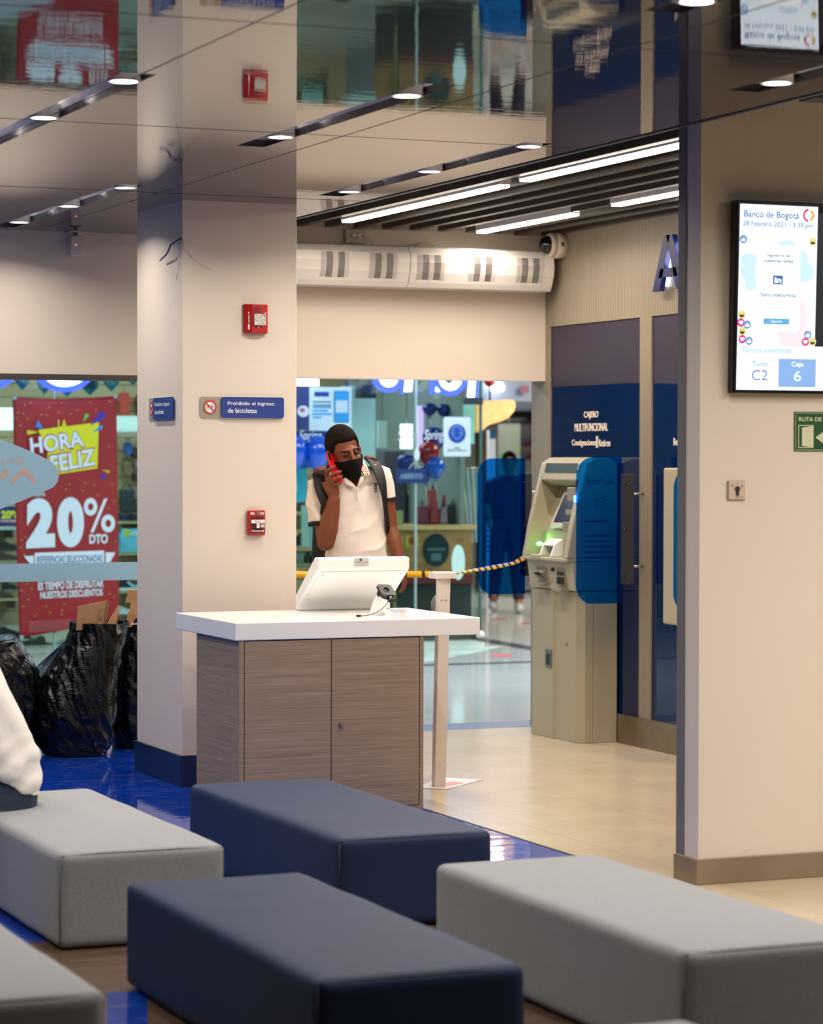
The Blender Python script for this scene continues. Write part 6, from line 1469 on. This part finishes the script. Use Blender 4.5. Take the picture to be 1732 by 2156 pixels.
def build_man():
    root = bpy.data.objects.new('person', None); COL.objects.link(root)
    D = 13.72
    base = onY(12.80, 740, 966); root.location = (base.x, base.y, 0); root.rotation_euler = (0, 0, -YAW)
    tag(root, 'person in a white polo shirt and black mask talking on a red phone', 'person')
    ppm = F_PX/D; zr = base.z
    def L(u, v, y=0):
        k = (D+y)/D                         # deeper points need more metres per pixel
        return Vector(((u-740)/ppm*k, y, 1.62+((966.6-v)/ppm)*k))
    kw = dict(local=True)
    # ---- head frame
    hc = L(725, 952, -.06); S_ = 1.04
    Rh = Matrix.Rotation(math.radians(-14), 3, 'Y') @ Matrix.Rotation(math.radians(22), 3, 'Z') @ Matrix.Rotation(math.radians(16), 3, 'X')
    H_ = lambda x, y, z: hc + Rh @ (Vector((x, y, z))*S_)
    # ---- body: one continuous skin surface
    m = MB()
    def E(c, r): m.ell(H_(*c), tuple(q*S_ for q in r), 26, 18, rot=Rh)
    E((0, .022, .030), (.076, .094, .096)); E((0, -.020, -.035), (.063, .078, .080)); E((0, -.058, -.095), (.030, .030, .026))
    E((0, -.040, -.070), (.050, .050, .045)); E((0, -.078, .028), (.050, .016, .012)); E((.034, -.070, -.030), (.024, .022, .024)); E((-.034, -.070, -.030), (.024, .022, .024))
    m.tube([H_(0, -.092, .020), H_(0, -.112, -.012), H_(0, -.119, -.032)], [(.008*S_, .010*S_), (.011, .012), (.016, .014)], 12); m.ell(H_(0, -.113, -.034), (.018, .014, .012), 14, 10, rot=Rh)
    E((0, -.088, -.064), (.022, .010, .006)); E((0, -.086, -.076), (.019, .010, .006))
    for s in (-1, 1): m.ell(H_(s*.080, .012, -.005), (.012, .024, .034), 14, 10, rot=Rh @ Matrix.Rotation(s*.25, 3, 'Z')); m.ell(H_(s*.078, .0, -.03), (.010, .014, .012), 10, 8)
    # neck and trunk
    m.tube([H_(0, .015, -.03), L(731, 1000, .0), L(738, 1025, .01), L(738, 1050, .01)], [(.058, .058), (.056, .058), (.062, .064), (.09, .11)], 20)
    m.tube([L(738, 1000, .02), L(738, 1018, .01), L(738, 1050, 0), L(740, 1090, 0), L(748, 1150, 0), L(753, 1210, 0), L(754, 1250, 0)],
           [(.05, .06), (.085, .14), (.115, .165), (.12, .155), (.112, .145), (.112, .15), (.10, .15)], 24, ref=(0, 1, 0))
    # legs (bare inside trousers)
    for s in (-1, 1): m.tube([L(754, 1250, 0)+Vector((s*.08, 0, 0)), Vector((.035+s*.10, .0, .50)), Vector((.035+s*.11, .02, .09)), Vector((.035+s*.11, -.06, .05))], [(.08, .08), (.058, .055), (.04, .04), (.035, .04)], 14)
    # raised arm (phone side)
    sh = L(674, 1022, .0); el = L(686, 1146, -.09); wr = L(705, 1046, -.135)
    m.tube([sh, sh.lerp(el, .45), el], [(.060, .058), (.054, .052), (.043, .043)], 18)
    m.ell(el+Vector((0, 0, .005)), (.044, .044, .042), 16, 12)
    m.tube([el, el.lerp(wr, .32), el.lerp(wr, .7), wr], [(.044, .046), (.050, .052), (.040, .042), (.026, .031)], 18)
    pk1 = L(694, 1012, -.155)
    m.tube([wr, wr.lerp(pk1, .5), pk1], [(.022, .030), (.020, .040), (.016, .042)], 16, ref=(0, 1, .2))
    m.ell(wr.lerp(pk1, .55), (.036, .022, .046), 16, 12)
    fy = -.185
    finger(m, [L(689, 1004, -.150), L(690, 992, -.178), L(697, 987, -.19), L(706, 982, -.182)], .0098)
    finger(m, [L(693, 1012, -.160), L(697, 1002, -.190), L(708, 996, -.198), L(718.5, 993, -.185)], .0102)
    finger(m, [L(698, 1019, -.160), L(703, 1011, -.190), L(712, 1006, -.196), L(720.5, 1003.5, -.183)], .0098)
    finger(m, [L(703, 1027, -.158), L(707, 1020, -.182), L(713, 1018, -.186), L(718, 1019, -.172)], .0086)
    finger(m, [L(697, 1034, -.125), L(688, 1012, -.115), L(688, 994, -.108), L(691, 980, -.104)], .0115)
    # hanging arm
    s2 = L(806, 1006, .0); e2 = L(822, 1110, .0); w2_ = L(846, 1196, -.05)
    m.tube([s2, s2.lerp(e2, .5), e2], [(.056, .052), (.048, .044), (.039, .037)], 18); m.ell(e2, (.038, .038, .038), 14, 10)
    m.tube([e2, e2.lerp(w2_, .35), e2.lerp(w2_, .75), w2_], [(.039, .036), (.041, .038), (.032, .029), (.025, .023)], 18)
    hp = L(851, 1216, -.06); m.tube([w2_, hp], [(.024, .022), (.036, .018)], 14, ref=(.3, 1, 0)); m.ell(w2_.lerp(hp, .7), (.022, .036, .032), 14, 10)
    for k in range(4):
        o_ = Vector((.004*k-.004, -.03+.02*k, 0)); m0 = hp+o_
        finger(m, [m0, m0+Vector((.004, 0, -.034)), m0+Vector((-.004, 0, -.060)), m0+Vector((-.018, 0, -.074-.006*(k in (1, 2))))], .0092-.0006*(k == 3))
    finger(m, [w2_+Vector((-.004, -.022, -.012)), w2_+Vector((-.010, -.042, -.040)), w2_+Vector((-.014, -.046, -.066))], .011)
    body = m.build('body', skin, root, remesh=.0052, smooth_it=2, **kw)
    # eyes and brows
    for s in (-1, 1):
        m = MB(); m.ell(H_(s*.031, -.0855, .003), (.0145, .0085, .0050), 14, 10, rot=Rh); ey = m.build('eye', M('eye_white', (58, 42, 34), .5), root, **kw)
        m = MB(); m.ell(H_(s*.031+.003, -.0925, .002), (.0060, .0025, .0046), 10, 8, rot=Rh); m.build('iris', M('iris_dark', (26, 16, 10), .2), ey, **kw)
        m = MB(); m.tube([H_(s*.013, -.098, .022), H_(s*.030, -.098, .030), H_(s*.052, -.082, .025)], [.003, .0042, .0022], 8); m.build('eyebrow', M('brow_dark', (34, 22, 16), .8), root, **kw)
        m = MB(); m.tube([H_(s*.016, -.0915, .010), H_(s*.031, -.0965, .0145), H_(s*.047, -.084, .008)], [.002, .0032, .002], 8); m.build('eyelid', M('lid_tan', (112, 66, 46), .5), root, **kw)
    # hair cap: short, cropped over forehead, fading at the sides
    hair = M('hair_black', (24, 17, 12), .9, spec=.15, bump=.8, bscale=220, var=.4, vscale=60)
    m = MB(); n, mm = 72, 50; vs = []; fs = []
    for i in range(mm+1):
        ph_ = PI*i/mm
        for j in range(n):
            th = 2*PI*j/n; d_ = Vector((math.sin(ph_)*math.cos(th), math.sin(ph_)*math.sin(th), math.cos(ph_)))
            p = Vector((d_.x*.0835, .022+d_.y*.1015, .034+d_.z*.1045))
            front = max(0, min(1, (.02-p.y)/.06)); side = abs(p.x)
            line = .073*front+(-.055)*(1-front)+(.0 if side < .056 else -.030*front*min(1, (side-.056)/.014))
            t_ = max(0, min(1, (p.z-line+.004)/.009)); sc = .90+.10*t_
            q = Vector((p.x*sc, (p.y-.022)*sc+.022, (p.z-.034)*(sc)+.034)); nz_ = noise.noise(p*90)*.0012; q += d_*nz_*t_
            vs.append(H_(*q))
    for i in range(mm):
        for j in range(n): j2 = (j+1) % n; fs.append((i*n+j, (i+1)*n+j, (i+1)*n+j2, i*n+j2))
    m.add(vs, fs, 0, True); m.build('hair', hair, root, weld=True, **kw)
    # mask
    m = MB(); na, nt = 40, 16; vs = []; fs = []
    for i in range(nt+1):
        q = i/nt
        for j in range(na+1):
            a_ = math.radians(-84+168*j/na); c_ = math.cos(a_); s_ = math.sin(a_)
            top = -.022+.010*c_**6-.004*abs(s_); bot = -.128+.055*abs(s_)**1.7
            z = top*(1-q)+bot*q
            rx = .0815-.018*q**2; ry = .106+.016*c_**8*math.sin(PI*min(1, q*1.1))+.022*c_**14*(1-q)**1.5
            if q > .75: ry -= .05*(q-.75)*c_; 
            y = .0-ry*c_; x = rx*s_
            vs.append(H_(x, y-.002, z))
    for i in range(nt):
        for j in range(na): a_ = i*(na+1)+j; fs.append((a_, a_+1, a_+na+2, a_+na+1))
    m.add(vs, fs, 0, True); mk = m.build('face_mask', M('mask_black', (7, 7, 8), .8, spec=.2, bump=.1, bscale=200), root, **kw); sd = mk.modifiers.new('s', 'SOLIDIFY'); sd.thickness = .003; sd.offset = 1
    # ---- polo shirt
    polo = M('polo_white', (238, 226, 214), .75, bump=.15, bscale=240, sheen=.1)
    m = MB()
    rows = [(1262, 690, 822, .13), (1225, 688, 821, .132), (1175, 684, 818, .135), (1140, 683, 815, .138), (1110, 680, 813, .135), (1080, 674, 812, .13), (1050, 668, 812, .126), (1026, 664, 813, .115)]
    path = []; rad = []
    for v, u0, u1, dep in rows: a_ = L(u0, v); b_ = L(u1, v); path.append((a_+b_)/2); rad.append((dep, (b_.x-a_.x)/2))
    m.tube(path, rad, 40, ref=(0, 1, 0))
    m.ell((L(738, 1012, .0)), (.165, .105, .075), 30, 20, rot=Matrix.Rotation(math.radians(-10), 3, 'Y'))
    m.tube([L(733, 1020, .0), L(737, 1000, .01), L(739, 984, .02)], [(.09, .10), (.072, .078), (.066, .070)], 24, ref=(0, 1, 0))
    # sleeves
    m.tube([L(690, 1014, .0), L(670, 1030, -.005), L(667, 1060, -.022), L(670, 1090, -.040), L(671, 1103, -.045)], [(.075, .070), (.075, .068), (.068, .058), (.066, .055), (.067, .056)], 24)
    m.tube([L(785, 1000, .0), L(806, 1003, .0), L(812, 1025, .0), L(816.5, 1046, 0), L(817.5, 1051, 0)], [(.075, .066), (.066, .056), (.058, .047), (.055, .042), (.055, .042)], 24)
    sh_o = m.build('polo_shirt', polo, root, remesh=.0065, smooth_it=4, **kw)
    # folds
    me = sh_o.data
    for v in me.vertices:
        p = v.co; z = p.z
        w_ = max(0, min(1, (1.44-z)/.2))
        diag = (p.z*1.0 - p.x*.85)
        ph1 = diag*46+noise.noise(Vector((p.x*5, p.y*4, z*4)))*5; ph2 = (p.z+p.x*.25)*58+noise.noise(Vector((p.x*4+9, p.y*4, z*3)))*6
        f_ = (abs(math.sin(ph1*.5))**.6-.55)*-.016*w_*max(0, noise.noise(Vector((p.x*4+4, p.y*3, z*4)))+.32)
        f_ += (abs(math.sin(ph2*.5))**.6-.55)*-.011*max(0, min(1, (1.30-z)/.12))*max(0, noise.noise(Vector((p.x*3+14, p.y*3, z*5)))+.3)
        f_ += noise.noise(Vector((p.x*14, p.y*14, z*18)))*.003
        if p.x < -.12 and z > 1.25: f_ += (abs(math.sin((z*.7+p.x)*42+noise.noise(p*9)))**.6-.5)*-.010
        v.co += v.normal*f_
    # V neck opening
    cut = MB(); cut.prism([L(716, 980, -.45), L(766, 985, -.45), L(752.5, 1027.5, -.45), L(722, 1012, -.45)], (0, .46, 0))
    cm = cut.mesh('cut'); co = bpy.data.objects.new('cut', cm); COL.objects.link(co); co.parent = root
    bo = sh_o.modifiers.new('b', 'BOOLEAN'); bo.object = co; bo.operation = 'DIFFERENCE'; bo.solver = 'EXACT'
    bpy.context.view_layer.update()
    me2 = bpy.data.meshes.new_from_object(sh_o.evaluated_get(bpy.context.evaluated_depsgraph_get())); sh_o.modifiers.clear(); sh_o.data = me2
    bpy.data.objects.remove(co)
    # collar wings, placket, cuffs, monogram
    def patch(name, pts, th, mat, par, smooth=False, bev=0):
        m = MB(); P = [L(*q) for q in pts]; m.prism(P, (0, th, 0)); return m.build(name, mat, par, bevel=bev, **kw)
    patch('collar_wing', [(722, 1009, -.118), (728, 1006, -.130), (741, 1015, -.140), (752.5, 1027, -.142), (744, 1025, -.142), (730, 1020, -.138)], .012, polo, sh_o, bev=.003)
    patch('collar_wing', [(757, 966, -.04), (764, 966, -.03), (774, 982, -.075), (779, 999, -.125), (770, 1004, -.140), (762, 999, -.135), (758, 985, -.10)], .012, polo, sh_o, bev=.003)
    patch('collar_wing', [(752.5, 1027, -.142), (760, 1004, -.140), (769, 1003, -.142), (766, 1015, -.143)], .012, polo, sh_o, bev=.003)
    ck = grid_mat('collar_check', (172, 70, 44), (232, 206, 188), .011, .012, .0035, rough=.7, axes=(0, 2))
    patch('collar_print', [(758, 971, -.062), (763, 972, -.06), (773, 986, -.102), (777, 998, -.133), (769, 1002, -.145), (763, 991, -.135), (758, 982, -.105)], .006, ck, sh_o)
    patch('placket', [(751, 1028, -.1465), (755, 1028, -.1465), (757, 1055, -.147), (753, 1055, -.147)], .004, polo, sh_o, bev=.001)
    patch('placket_seam', [(751.0, 1028, -.1475), (751.9, 1028, -.1475), (753.9, 1055, -.148), (753.0, 1055, -.148)], .002, M('seam_shade', (150, 132, 118), .8), sh_o)
    m = MB(); fm = Fr(L(787, 1034, -.138), (1, -.25*0, 0), (0, 0, 1))
    m.text(fm, 'T', .0, .004, .018, .042, c=.002, bold=.01, shear=.002); m.text(fm, 'B', .006, -.006, .022, .030, c=.004, bold=.01)
    m.build('monogram', ink_b, sh_o, **kw)
    blk = M('cuff_black', (16, 14, 14), .8)
    m = MB(); m.tube([L(670.5, 1100, -.045), L(671, 1108, -.047)], [(.0655, .0545), (.0655, .0545)], 28, ref=(0, 1, 0)); m.build('sleeve_cuff', blk, sh_o, **kw)
    m = MB(); m.tube([L(817.2, 1049, 0), L(818, 1054, 0)], [(.0565, .0445), (.0565, .0445)], 28, ref=(0, 1, 0)); m.build('sleeve_cuff', blk, sh_o, **kw)
    # trousers, belt, shoes
    jean = M('trouser_black', (22, 22, 26), .8)
    m = MB(); hip = L(755, 1240, 0); m.tube([L(754, 1215, 0), hip+Vector((0, 0, -.02)), hip+Vector((0, 0, -.13))], [(.115, .155), (.125, .168), (.10, .15)], 26, ref=(0, 1, 0))
    for s in (-1, 1): m.tube([hip+Vector((s*.08, 0, -.04)), Vector((.035+s*.10, -.01, .50)), Vector((.035+s*.11, .01, .10))], [(.098, .092), (.075, .070), (.062, .060)], 18)
    m.build('trousers', jean, root, remesh=.008, smooth_it=3, **kw)
    for s in (-1, 1):
        m = MB(); c = Vector((.035+s*.11, -.05, .05)); m.ell(c, (.048, .13, .05), 18, 12, fn=lambda q: Vector((q.x, q.y, max(q.z, -.048)))); m.build('shoe', dk, root, **kw)
    # backpack straps belong to the pack
    bk = bpy.data.objects.new('backpack', None); COL.objects.link(bk); bk.location = root.location; bk.rotation_euler = root.rotation_euler
    tag(bk, 'black backpack with dark red shoulder pads on the back of the person with the phone', 'backpack')
    nyl = M('nylon_black', (16, 15, 16), .6, bump=.2, bscale=120); rp = M('pad_maroon', (84, 28, 28), .6)
    m = MB(); m.tube([Vector((-.02, .235, .88)), Vector((-.03, .25, 1.0)), Vector((-.02, .25, 1.3)), Vector((.0, .23, 1.52)), Vector((.01, .20, 1.57))], [(.06, .15), (.10, .19), (.10, .19), (.08, .15), (.03, .08)], 28, ref=(0, 1, 0)); m.build('pack', nyl, bk, **kw)
    m = MB(); m.ell(Vector((-.14, .24, 1.02)), (.08, .09, .12), 16, 12); m.build('side_pocket', nyl, bk, **kw)
    def strap(pts, name, mat, th=.009):
        m = MB(); m.tube([L(*q[:3]) for q in pts], [(th, q[3]) for q in pts], 14, ref=(0, -1, .4)); return m.build(name, mat, bk, **kw)
    strap([(684, 985, .15, .03), (679, 991, .04, .036), (674, 1001, -.058, .042), (678, 1025, -.115, .042), (683, 1045, -.125, .036), (687, 1066, -.125, .026), (680, 1085, -.08, .016)], 'shoulder_strap', nyl)
    strap([(681, 988, .07, .036), (677, 992, .0, .042), (675, 1002, -.066, .042)], 'shoulder_pad', rp, .017)
    strap([(783, 975, .15, .03), (781, 967, .04, .036), (786, 970, -.045, .040), (797, 990, -.095, .038), (805, 1015, -.12, .032), (810, 1042, -.115, .022), (812, 1065, -.09, .016), (815, 1095, -.06, .015), (818, 1122, -.03, .015)], 'shoulder_strap', nyl)
    strap([(780, 968, .06, .034), (779, 965, .0, .034), (784, 969, -.05, .030)], 'shoulder_pad', rp, .013)
    m = MB(); p = L(790, 980, -.085); m.ell(p, (.008, .006, .007), 10, 8); m.build('strap_badge', M('badge_tan', (190, 170, 130), .5), bk, **kw)
    # phone
    ph = bpy.data.objects.new('mobile_phone', None); COL.objects.link(ph); ph.location = root.location; ph.rotation_euler = root.rotation_euler
    tag(ph, 'red cased mobile phone held to the ear of the masked person', 'phone')
    a_ = L(694.5, 955, -.110); b_ = L(714.5, 1014.5, -.172); dd = (a_-b_); Lg = dd.length; dd.normalize(); wv = Vector((.42, .80, .0)); wv = (wv-dd*wv.dot(dd)).normalized(); nv_ = wv.cross(dd)
    fph = Fr(b_, wv, dd); 
    if fph.n.y > 0: fph = Fr(b_, -wv, dd)
    m = MB(); m.fp(fph, rr2(-.037, 0, .037, Lg, .009), -.005, .005); m.build('case', M('case_red', (205, 14, 28), .35), ph, bevel=.002, **kw)
    m = MB(); sgn = 1
    m.fp(fph, rr2(-.034, Lg-.045, -.012, Lg-.006, .006), .0052, .007); m.fp(fph, rr2(.012, Lg-.045, .034, Lg-.006, .006), .0052, .007) if False else None
    m.build('camera_bump', black, ph, **kw)
    m = MB(); m.fp(fph, rr2(-.034, .004, .034, Lg-.004, .006), -.0062, -.0052); m.build('glass_front', M('phone_glass', (8, 8, 10), .08), ph, **kw)
    return root
build_man()

def build_seated():
    root = bpy.data.objects.new('person', None); COL.objects.link(root)
    b = onZ(.32, 20, 1700); root.location = (b.x, b.y, 0); root.rotation_euler = (0, 0, -YAW)
    tag(root, 'person in white shirt and blue jeans sitting bent forward on the pale grey bench', 'person')
    D = (b-EYE).dot(FW); ppm = F_PX/D
    def L(u, v, y=0): return Vector(((u-20)/ppm, y, 1.62+(966.6-v)/ppm))
    kw = dict(local=True)
    m = MB()
    hip = Vector((-.01, 0, .43)); chest = Vector((-.24, 0, .83)); nk = Vector((-.34, 0, .98)); hd = Vector((-.42, 0, 1.12))
    m.tube([hip, hip.lerp(chest, .5), chest, nk], [(.15, .10), (.14, .095), (.17, .10), (.06, .06)], 20, ref=(0, 1, 0))
    m.tube([nk-Vector((-.02, 0, .03)), hd], [(.055, .055), (.05, .05)], 14)
    Rm = Matrix.Rotation(math.radians(-32), 3, 'Y')
    m.ell(hd, (.095, .076, .105), 22, 16, rot=Rm); m.ell(hd+Vector((-.055, 0, -.05)), (.062, .06, .07), 18, 14, rot=Rm); m.ell(hd+Vector((-.12, 0, -.03)), (.018, .012, .022), 10, 8)
    for s in (-1, 1):
        m.ell(hd+Vector((.01, s*.076, -.01)), (.022, .011, .032), 12, 8)
        a0 = chest+Vector((-.02, s*.17, .05)); a1 = Vector((-.34, s*.20, .66)); a2 = Vector((-.56, s*.10, .58))
        m.tube([a0, a1], [(.052, .052), (.042, .042)], 14); m.tube([a1, a2], [(.042, .042), (.027, .027)], 14)
        m.ell(a2+Vector((-.05, 0, -.005)), (.05, .036, .02), 14, 10)
        for k in range(4): p = a2+Vector((-.085, (k-1.5)*.019, -.004)); finger(m, [p, p+Vector((-.03, 0, -.006)), p+Vector((-.052, 0, -.024))], .0088)
        p = a2+Vector((-.03, -s*.034, -.004)); finger(m, [p, p+Vector((-.03, -s*.02, -.008)), p+Vector((-.05, -s*.022, -.018))], .010)
        m.tube([Vector((-.05, s*.09, .43)), Vector((-.44, s*.12, .47)), Vector((-.44, s*.12, .10)), Vector((-.50, s*.12, .06))], [(.08, .08), (.055, .055), (.04, .04), (.035, .035)], 14)
    m.build('body', skin, root, remesh=.0065, smooth_it=2, **kw)
    for s in (-1, 1):
        m = MB(); m.ell(hd+Vector((-.098, s*.03, .005)), (.008, .012, .008), 10, 8); m.build('eye', M('iris_dark', (26, 16, 10), .2), root, **kw)
    m = MB(); m.ell(hd+Vector((.012, 0, .016)), (.103, .083, .108), 26, 18, rot=Rm, fn=lambda q: q if (q.z > -.02+q.x*-.9) else q*.86); m.build('hair', M('hair_black', (26, 19, 15), .75), root, **kw)
    m = MB(); m.tube([hd+Vector((-.10, -.035, -.058)), hd+Vector((-.125, 0, -.06)), hd+Vector((-.10, .035, -.058))], [.006, .009, .006], 10); m.build('lips', M('lips', (130, 70, 60), .5), root, **kw)
    # shirt from the silhouette: back edge on the right
    tee = M('tee_white', (240, 234, 228), .8, sheen=.1)
    rows = [(1672, -64, 84, .165), (1648, -62, 88, .172), (1618, -70, 87, .17), (1585, -88, 76, .165), (1545, -112, 60, .16), (1500, -142, 36, .165), (1450, -176, 10, .18), (1405, -200, -22, .19), (1375, -205, -60, .15), (1345, -200, -110, .08)]
    m = MB(); path = []; rad = []
    for v, u0, u1, dep in rows: a_ = L(u0, v); c_ = L(u1, v); path.append((a_+c_)/2); rad.append((dep, (c_.x-a_.x)/2))
    m.tube(path, rad, 36, ref=(0, 1, 0))
    for q_v in m.v:
        vp = 966.6+(1.62-q_v.z)*ppm; q_ = max(0, min(1, (vp-1590)/70)); q_v.z += max(0, (88-20)/ppm-q_v.x)*.50*q_
    for s in (-1, 1): m.tube([chest+Vector((0, s*.14, .03)), chest+Vector((-.03, s*.185, .02)), Vector((-.31, s*.20, .70))], [(.08, .075), (.078, .072), (.062, .06)], 18)
    so = m.build('shirt', tee, root, remesh=.007, smooth_it=3, **kw)
    for v in so.data.vertices:
        p = v.co; vp = 966.6+(1.62-p.z)*ppm ; w_ = max(0, min(1, (.62-p.z)/.15))
        v.co += v.normal*(math.sin((p.z*1.3-p.x*.7)*55+noise.noise(p*7)*4)*.006*w_+math.sin((p.z*.9+p.x*1.1)*34+p.y*9+noise.noise(p*5)*3)*.005*(1-w_*.6)+noise.noise(p*13)*.004)
    jn = M('jeans_blue', (36, 52, 74), .8, var=.25, vscale=30)
    m = MB()
    jr = [(1700, -110, 66, .20), (1698, -110, 76, .21), (1680, -96, 82, .18), (1655, -84, 80, .165), (1630, -70, 70, .15)]
    path = []; rad = []
    for v, u0, u1, dep in jr: a_ = L(u0, v); c_ = L(u1, v); path.append((a_+c_)/2); rad.append((dep, (c_.x-a_.x)/2))
    path[0].z = max(path[0].z, .325)
    m.tube(path, rad, 28, ref=(0, 1, 0))
    for s in (-1, 1): m.tube([Vector((-.04, s*.09, .415)), Vector((-.25, s*.11, .44)), Vector((-.44, s*.12, .455))], [(.092, .095), (.088, .088), (.072, .072)], 18); m.tube([Vector((-.44, s*.12, .47)), Vector((-.445, s*.12, .28)), Vector((-.44, s*.12, .09))], [(.072, .072), (.062, .062), (.056, .056)], 18)
    jo = m.build('jeans', jn, root, remesh=.007, smooth_it=3, **kw)
    st_ = M('jeans_stitch', (150, 130, 120), .7)
    m = MB(); yb_ = -.178
    def on_hip(u, v): p = L(u, v); return Vector((p.x, -.182+.02*abs(p.x+.02)*3, p.z))
    for s in (-1, 1):
        m = MB(); m.ell(Vector((-.50, s*.12, .045)), (.13, .046, .045), 16, 10, fn=lambda q: Vector((q.x, q.y, max(q.z, -.043)))); m.build('shoe', dk, root, **kw)
    return root
build_seated()

def build_walker():
    root = bpy.data.objects.new('person', None); COL.objects.link(root)
    g = onZ(0, 1065, 1289); root.location = (g.x, g.y, 0); root.rotation_euler = (0, 0, -YAW)
    tag(root, 'person in dark clothes and white shoes walking in the mall behind the blue screen', 'person'); kw = dict(local=True)
    m = MB(); m.ell((.03, 0, 1.58), (.075, .09, .11), 16, 12); m.tube([(.03, 0, 1.48), (.03, 0, 1.40)], .05, 12)
    m.tube([(.03, 0, 1.42), (.02, 0, 1.2), (.0, 0, .95)], [(.10, .19), (.10, .16), (.10, .15)], 16, ref=(0, 1, 0))
    ft = [(-.12, .55), (.11, 0.0)]
    for s, (fx, fy) in zip((-1, 1), ((-.13, .25), (.13, -.1))): m.tube([(s*.08, 0, .95), (fx*.8, fy*.3, .5), (fx, fy, .09), (fx, fy-.08, .05)], [(.09, .09), (.06, .06), (.045, .045), (.035, .035)], 12)
    for s in (-1, 1):
        m.tube([(.03+s*.19, 0, 1.38), (.03+s*.23, .02, 1.12), (.03+s*.20, -.08, .90)], [(.05, .05), (.04, .04), (.028, .028)], 12)
        for k in range(4): p = Vector((.03+s*.20, -.10+.02*k, .86)); finger(m, [p, p+Vector((0, 0, -.04)), p+Vector((-.01*s, 0, -.07))], .009)
        p = Vector((.03+s*.18, -.11, .88)); finger(m, [p, p+Vector((-.01*s, -.02, -.03))], .011)
    m.build('body', skin2, root, remesh=.009, smooth_it=1, **kw)
    m = MB(); m.ell((.03, .012, 1.61), (.083, .097, .10), 18, 12, fn=lambda q: q if q.z > -.02+q.y*-.5 else q*.85); m.build('hair', M('hair_black', (26, 19, 15), .75), root, **kw)
    m = MB(); m.tube([(.03, 0, 1.45), (.03, 0, 1.36), (.02, 0, 1.15), (.0, 0, .90)], [(.08, .10), (.13, .215), (.125, .18), (.125, .17)], 20, ref=(0, 1, 0))
    for s in (-1, 1): m.tube([(.03+s*.17, 0, 1.38), (.03+s*.225, .01, 1.15)], [(.07, .07), (.055, .055)], 14)
    m.build('jacket', M('jacket_dark', (20, 24, 34), .8), root, remesh=.01, smooth_it=2, **kw)
    m = MB()
    for s, (fx, fy) in zip((-1, 1), ((-.13, .25), (.13, -.1))): m.tube([(s*.07, 0, .96), (fx*.8, fy*.3, .5), (fx, fy, .14)], [(.11, .11), (.078, .078), (.06, .06)], 14)
    m.build('trousers', M('trouser_navy', (22, 28, 44), .8), root, remesh=.01, smooth_it=2, **kw)
    for (fx, fy) in ((-.13, .25), (.13, -.1)):
        m = MB(); m.ell((fx, fy-.05, .055), (.055, .14, .055), 16, 10, fn=lambda q: Vector((q.x, q.y, max(q.z, -.053)))); m.build('shoe', M('sneaker_white', (190, 190, 196), .5), root, **kw)
build_walker()
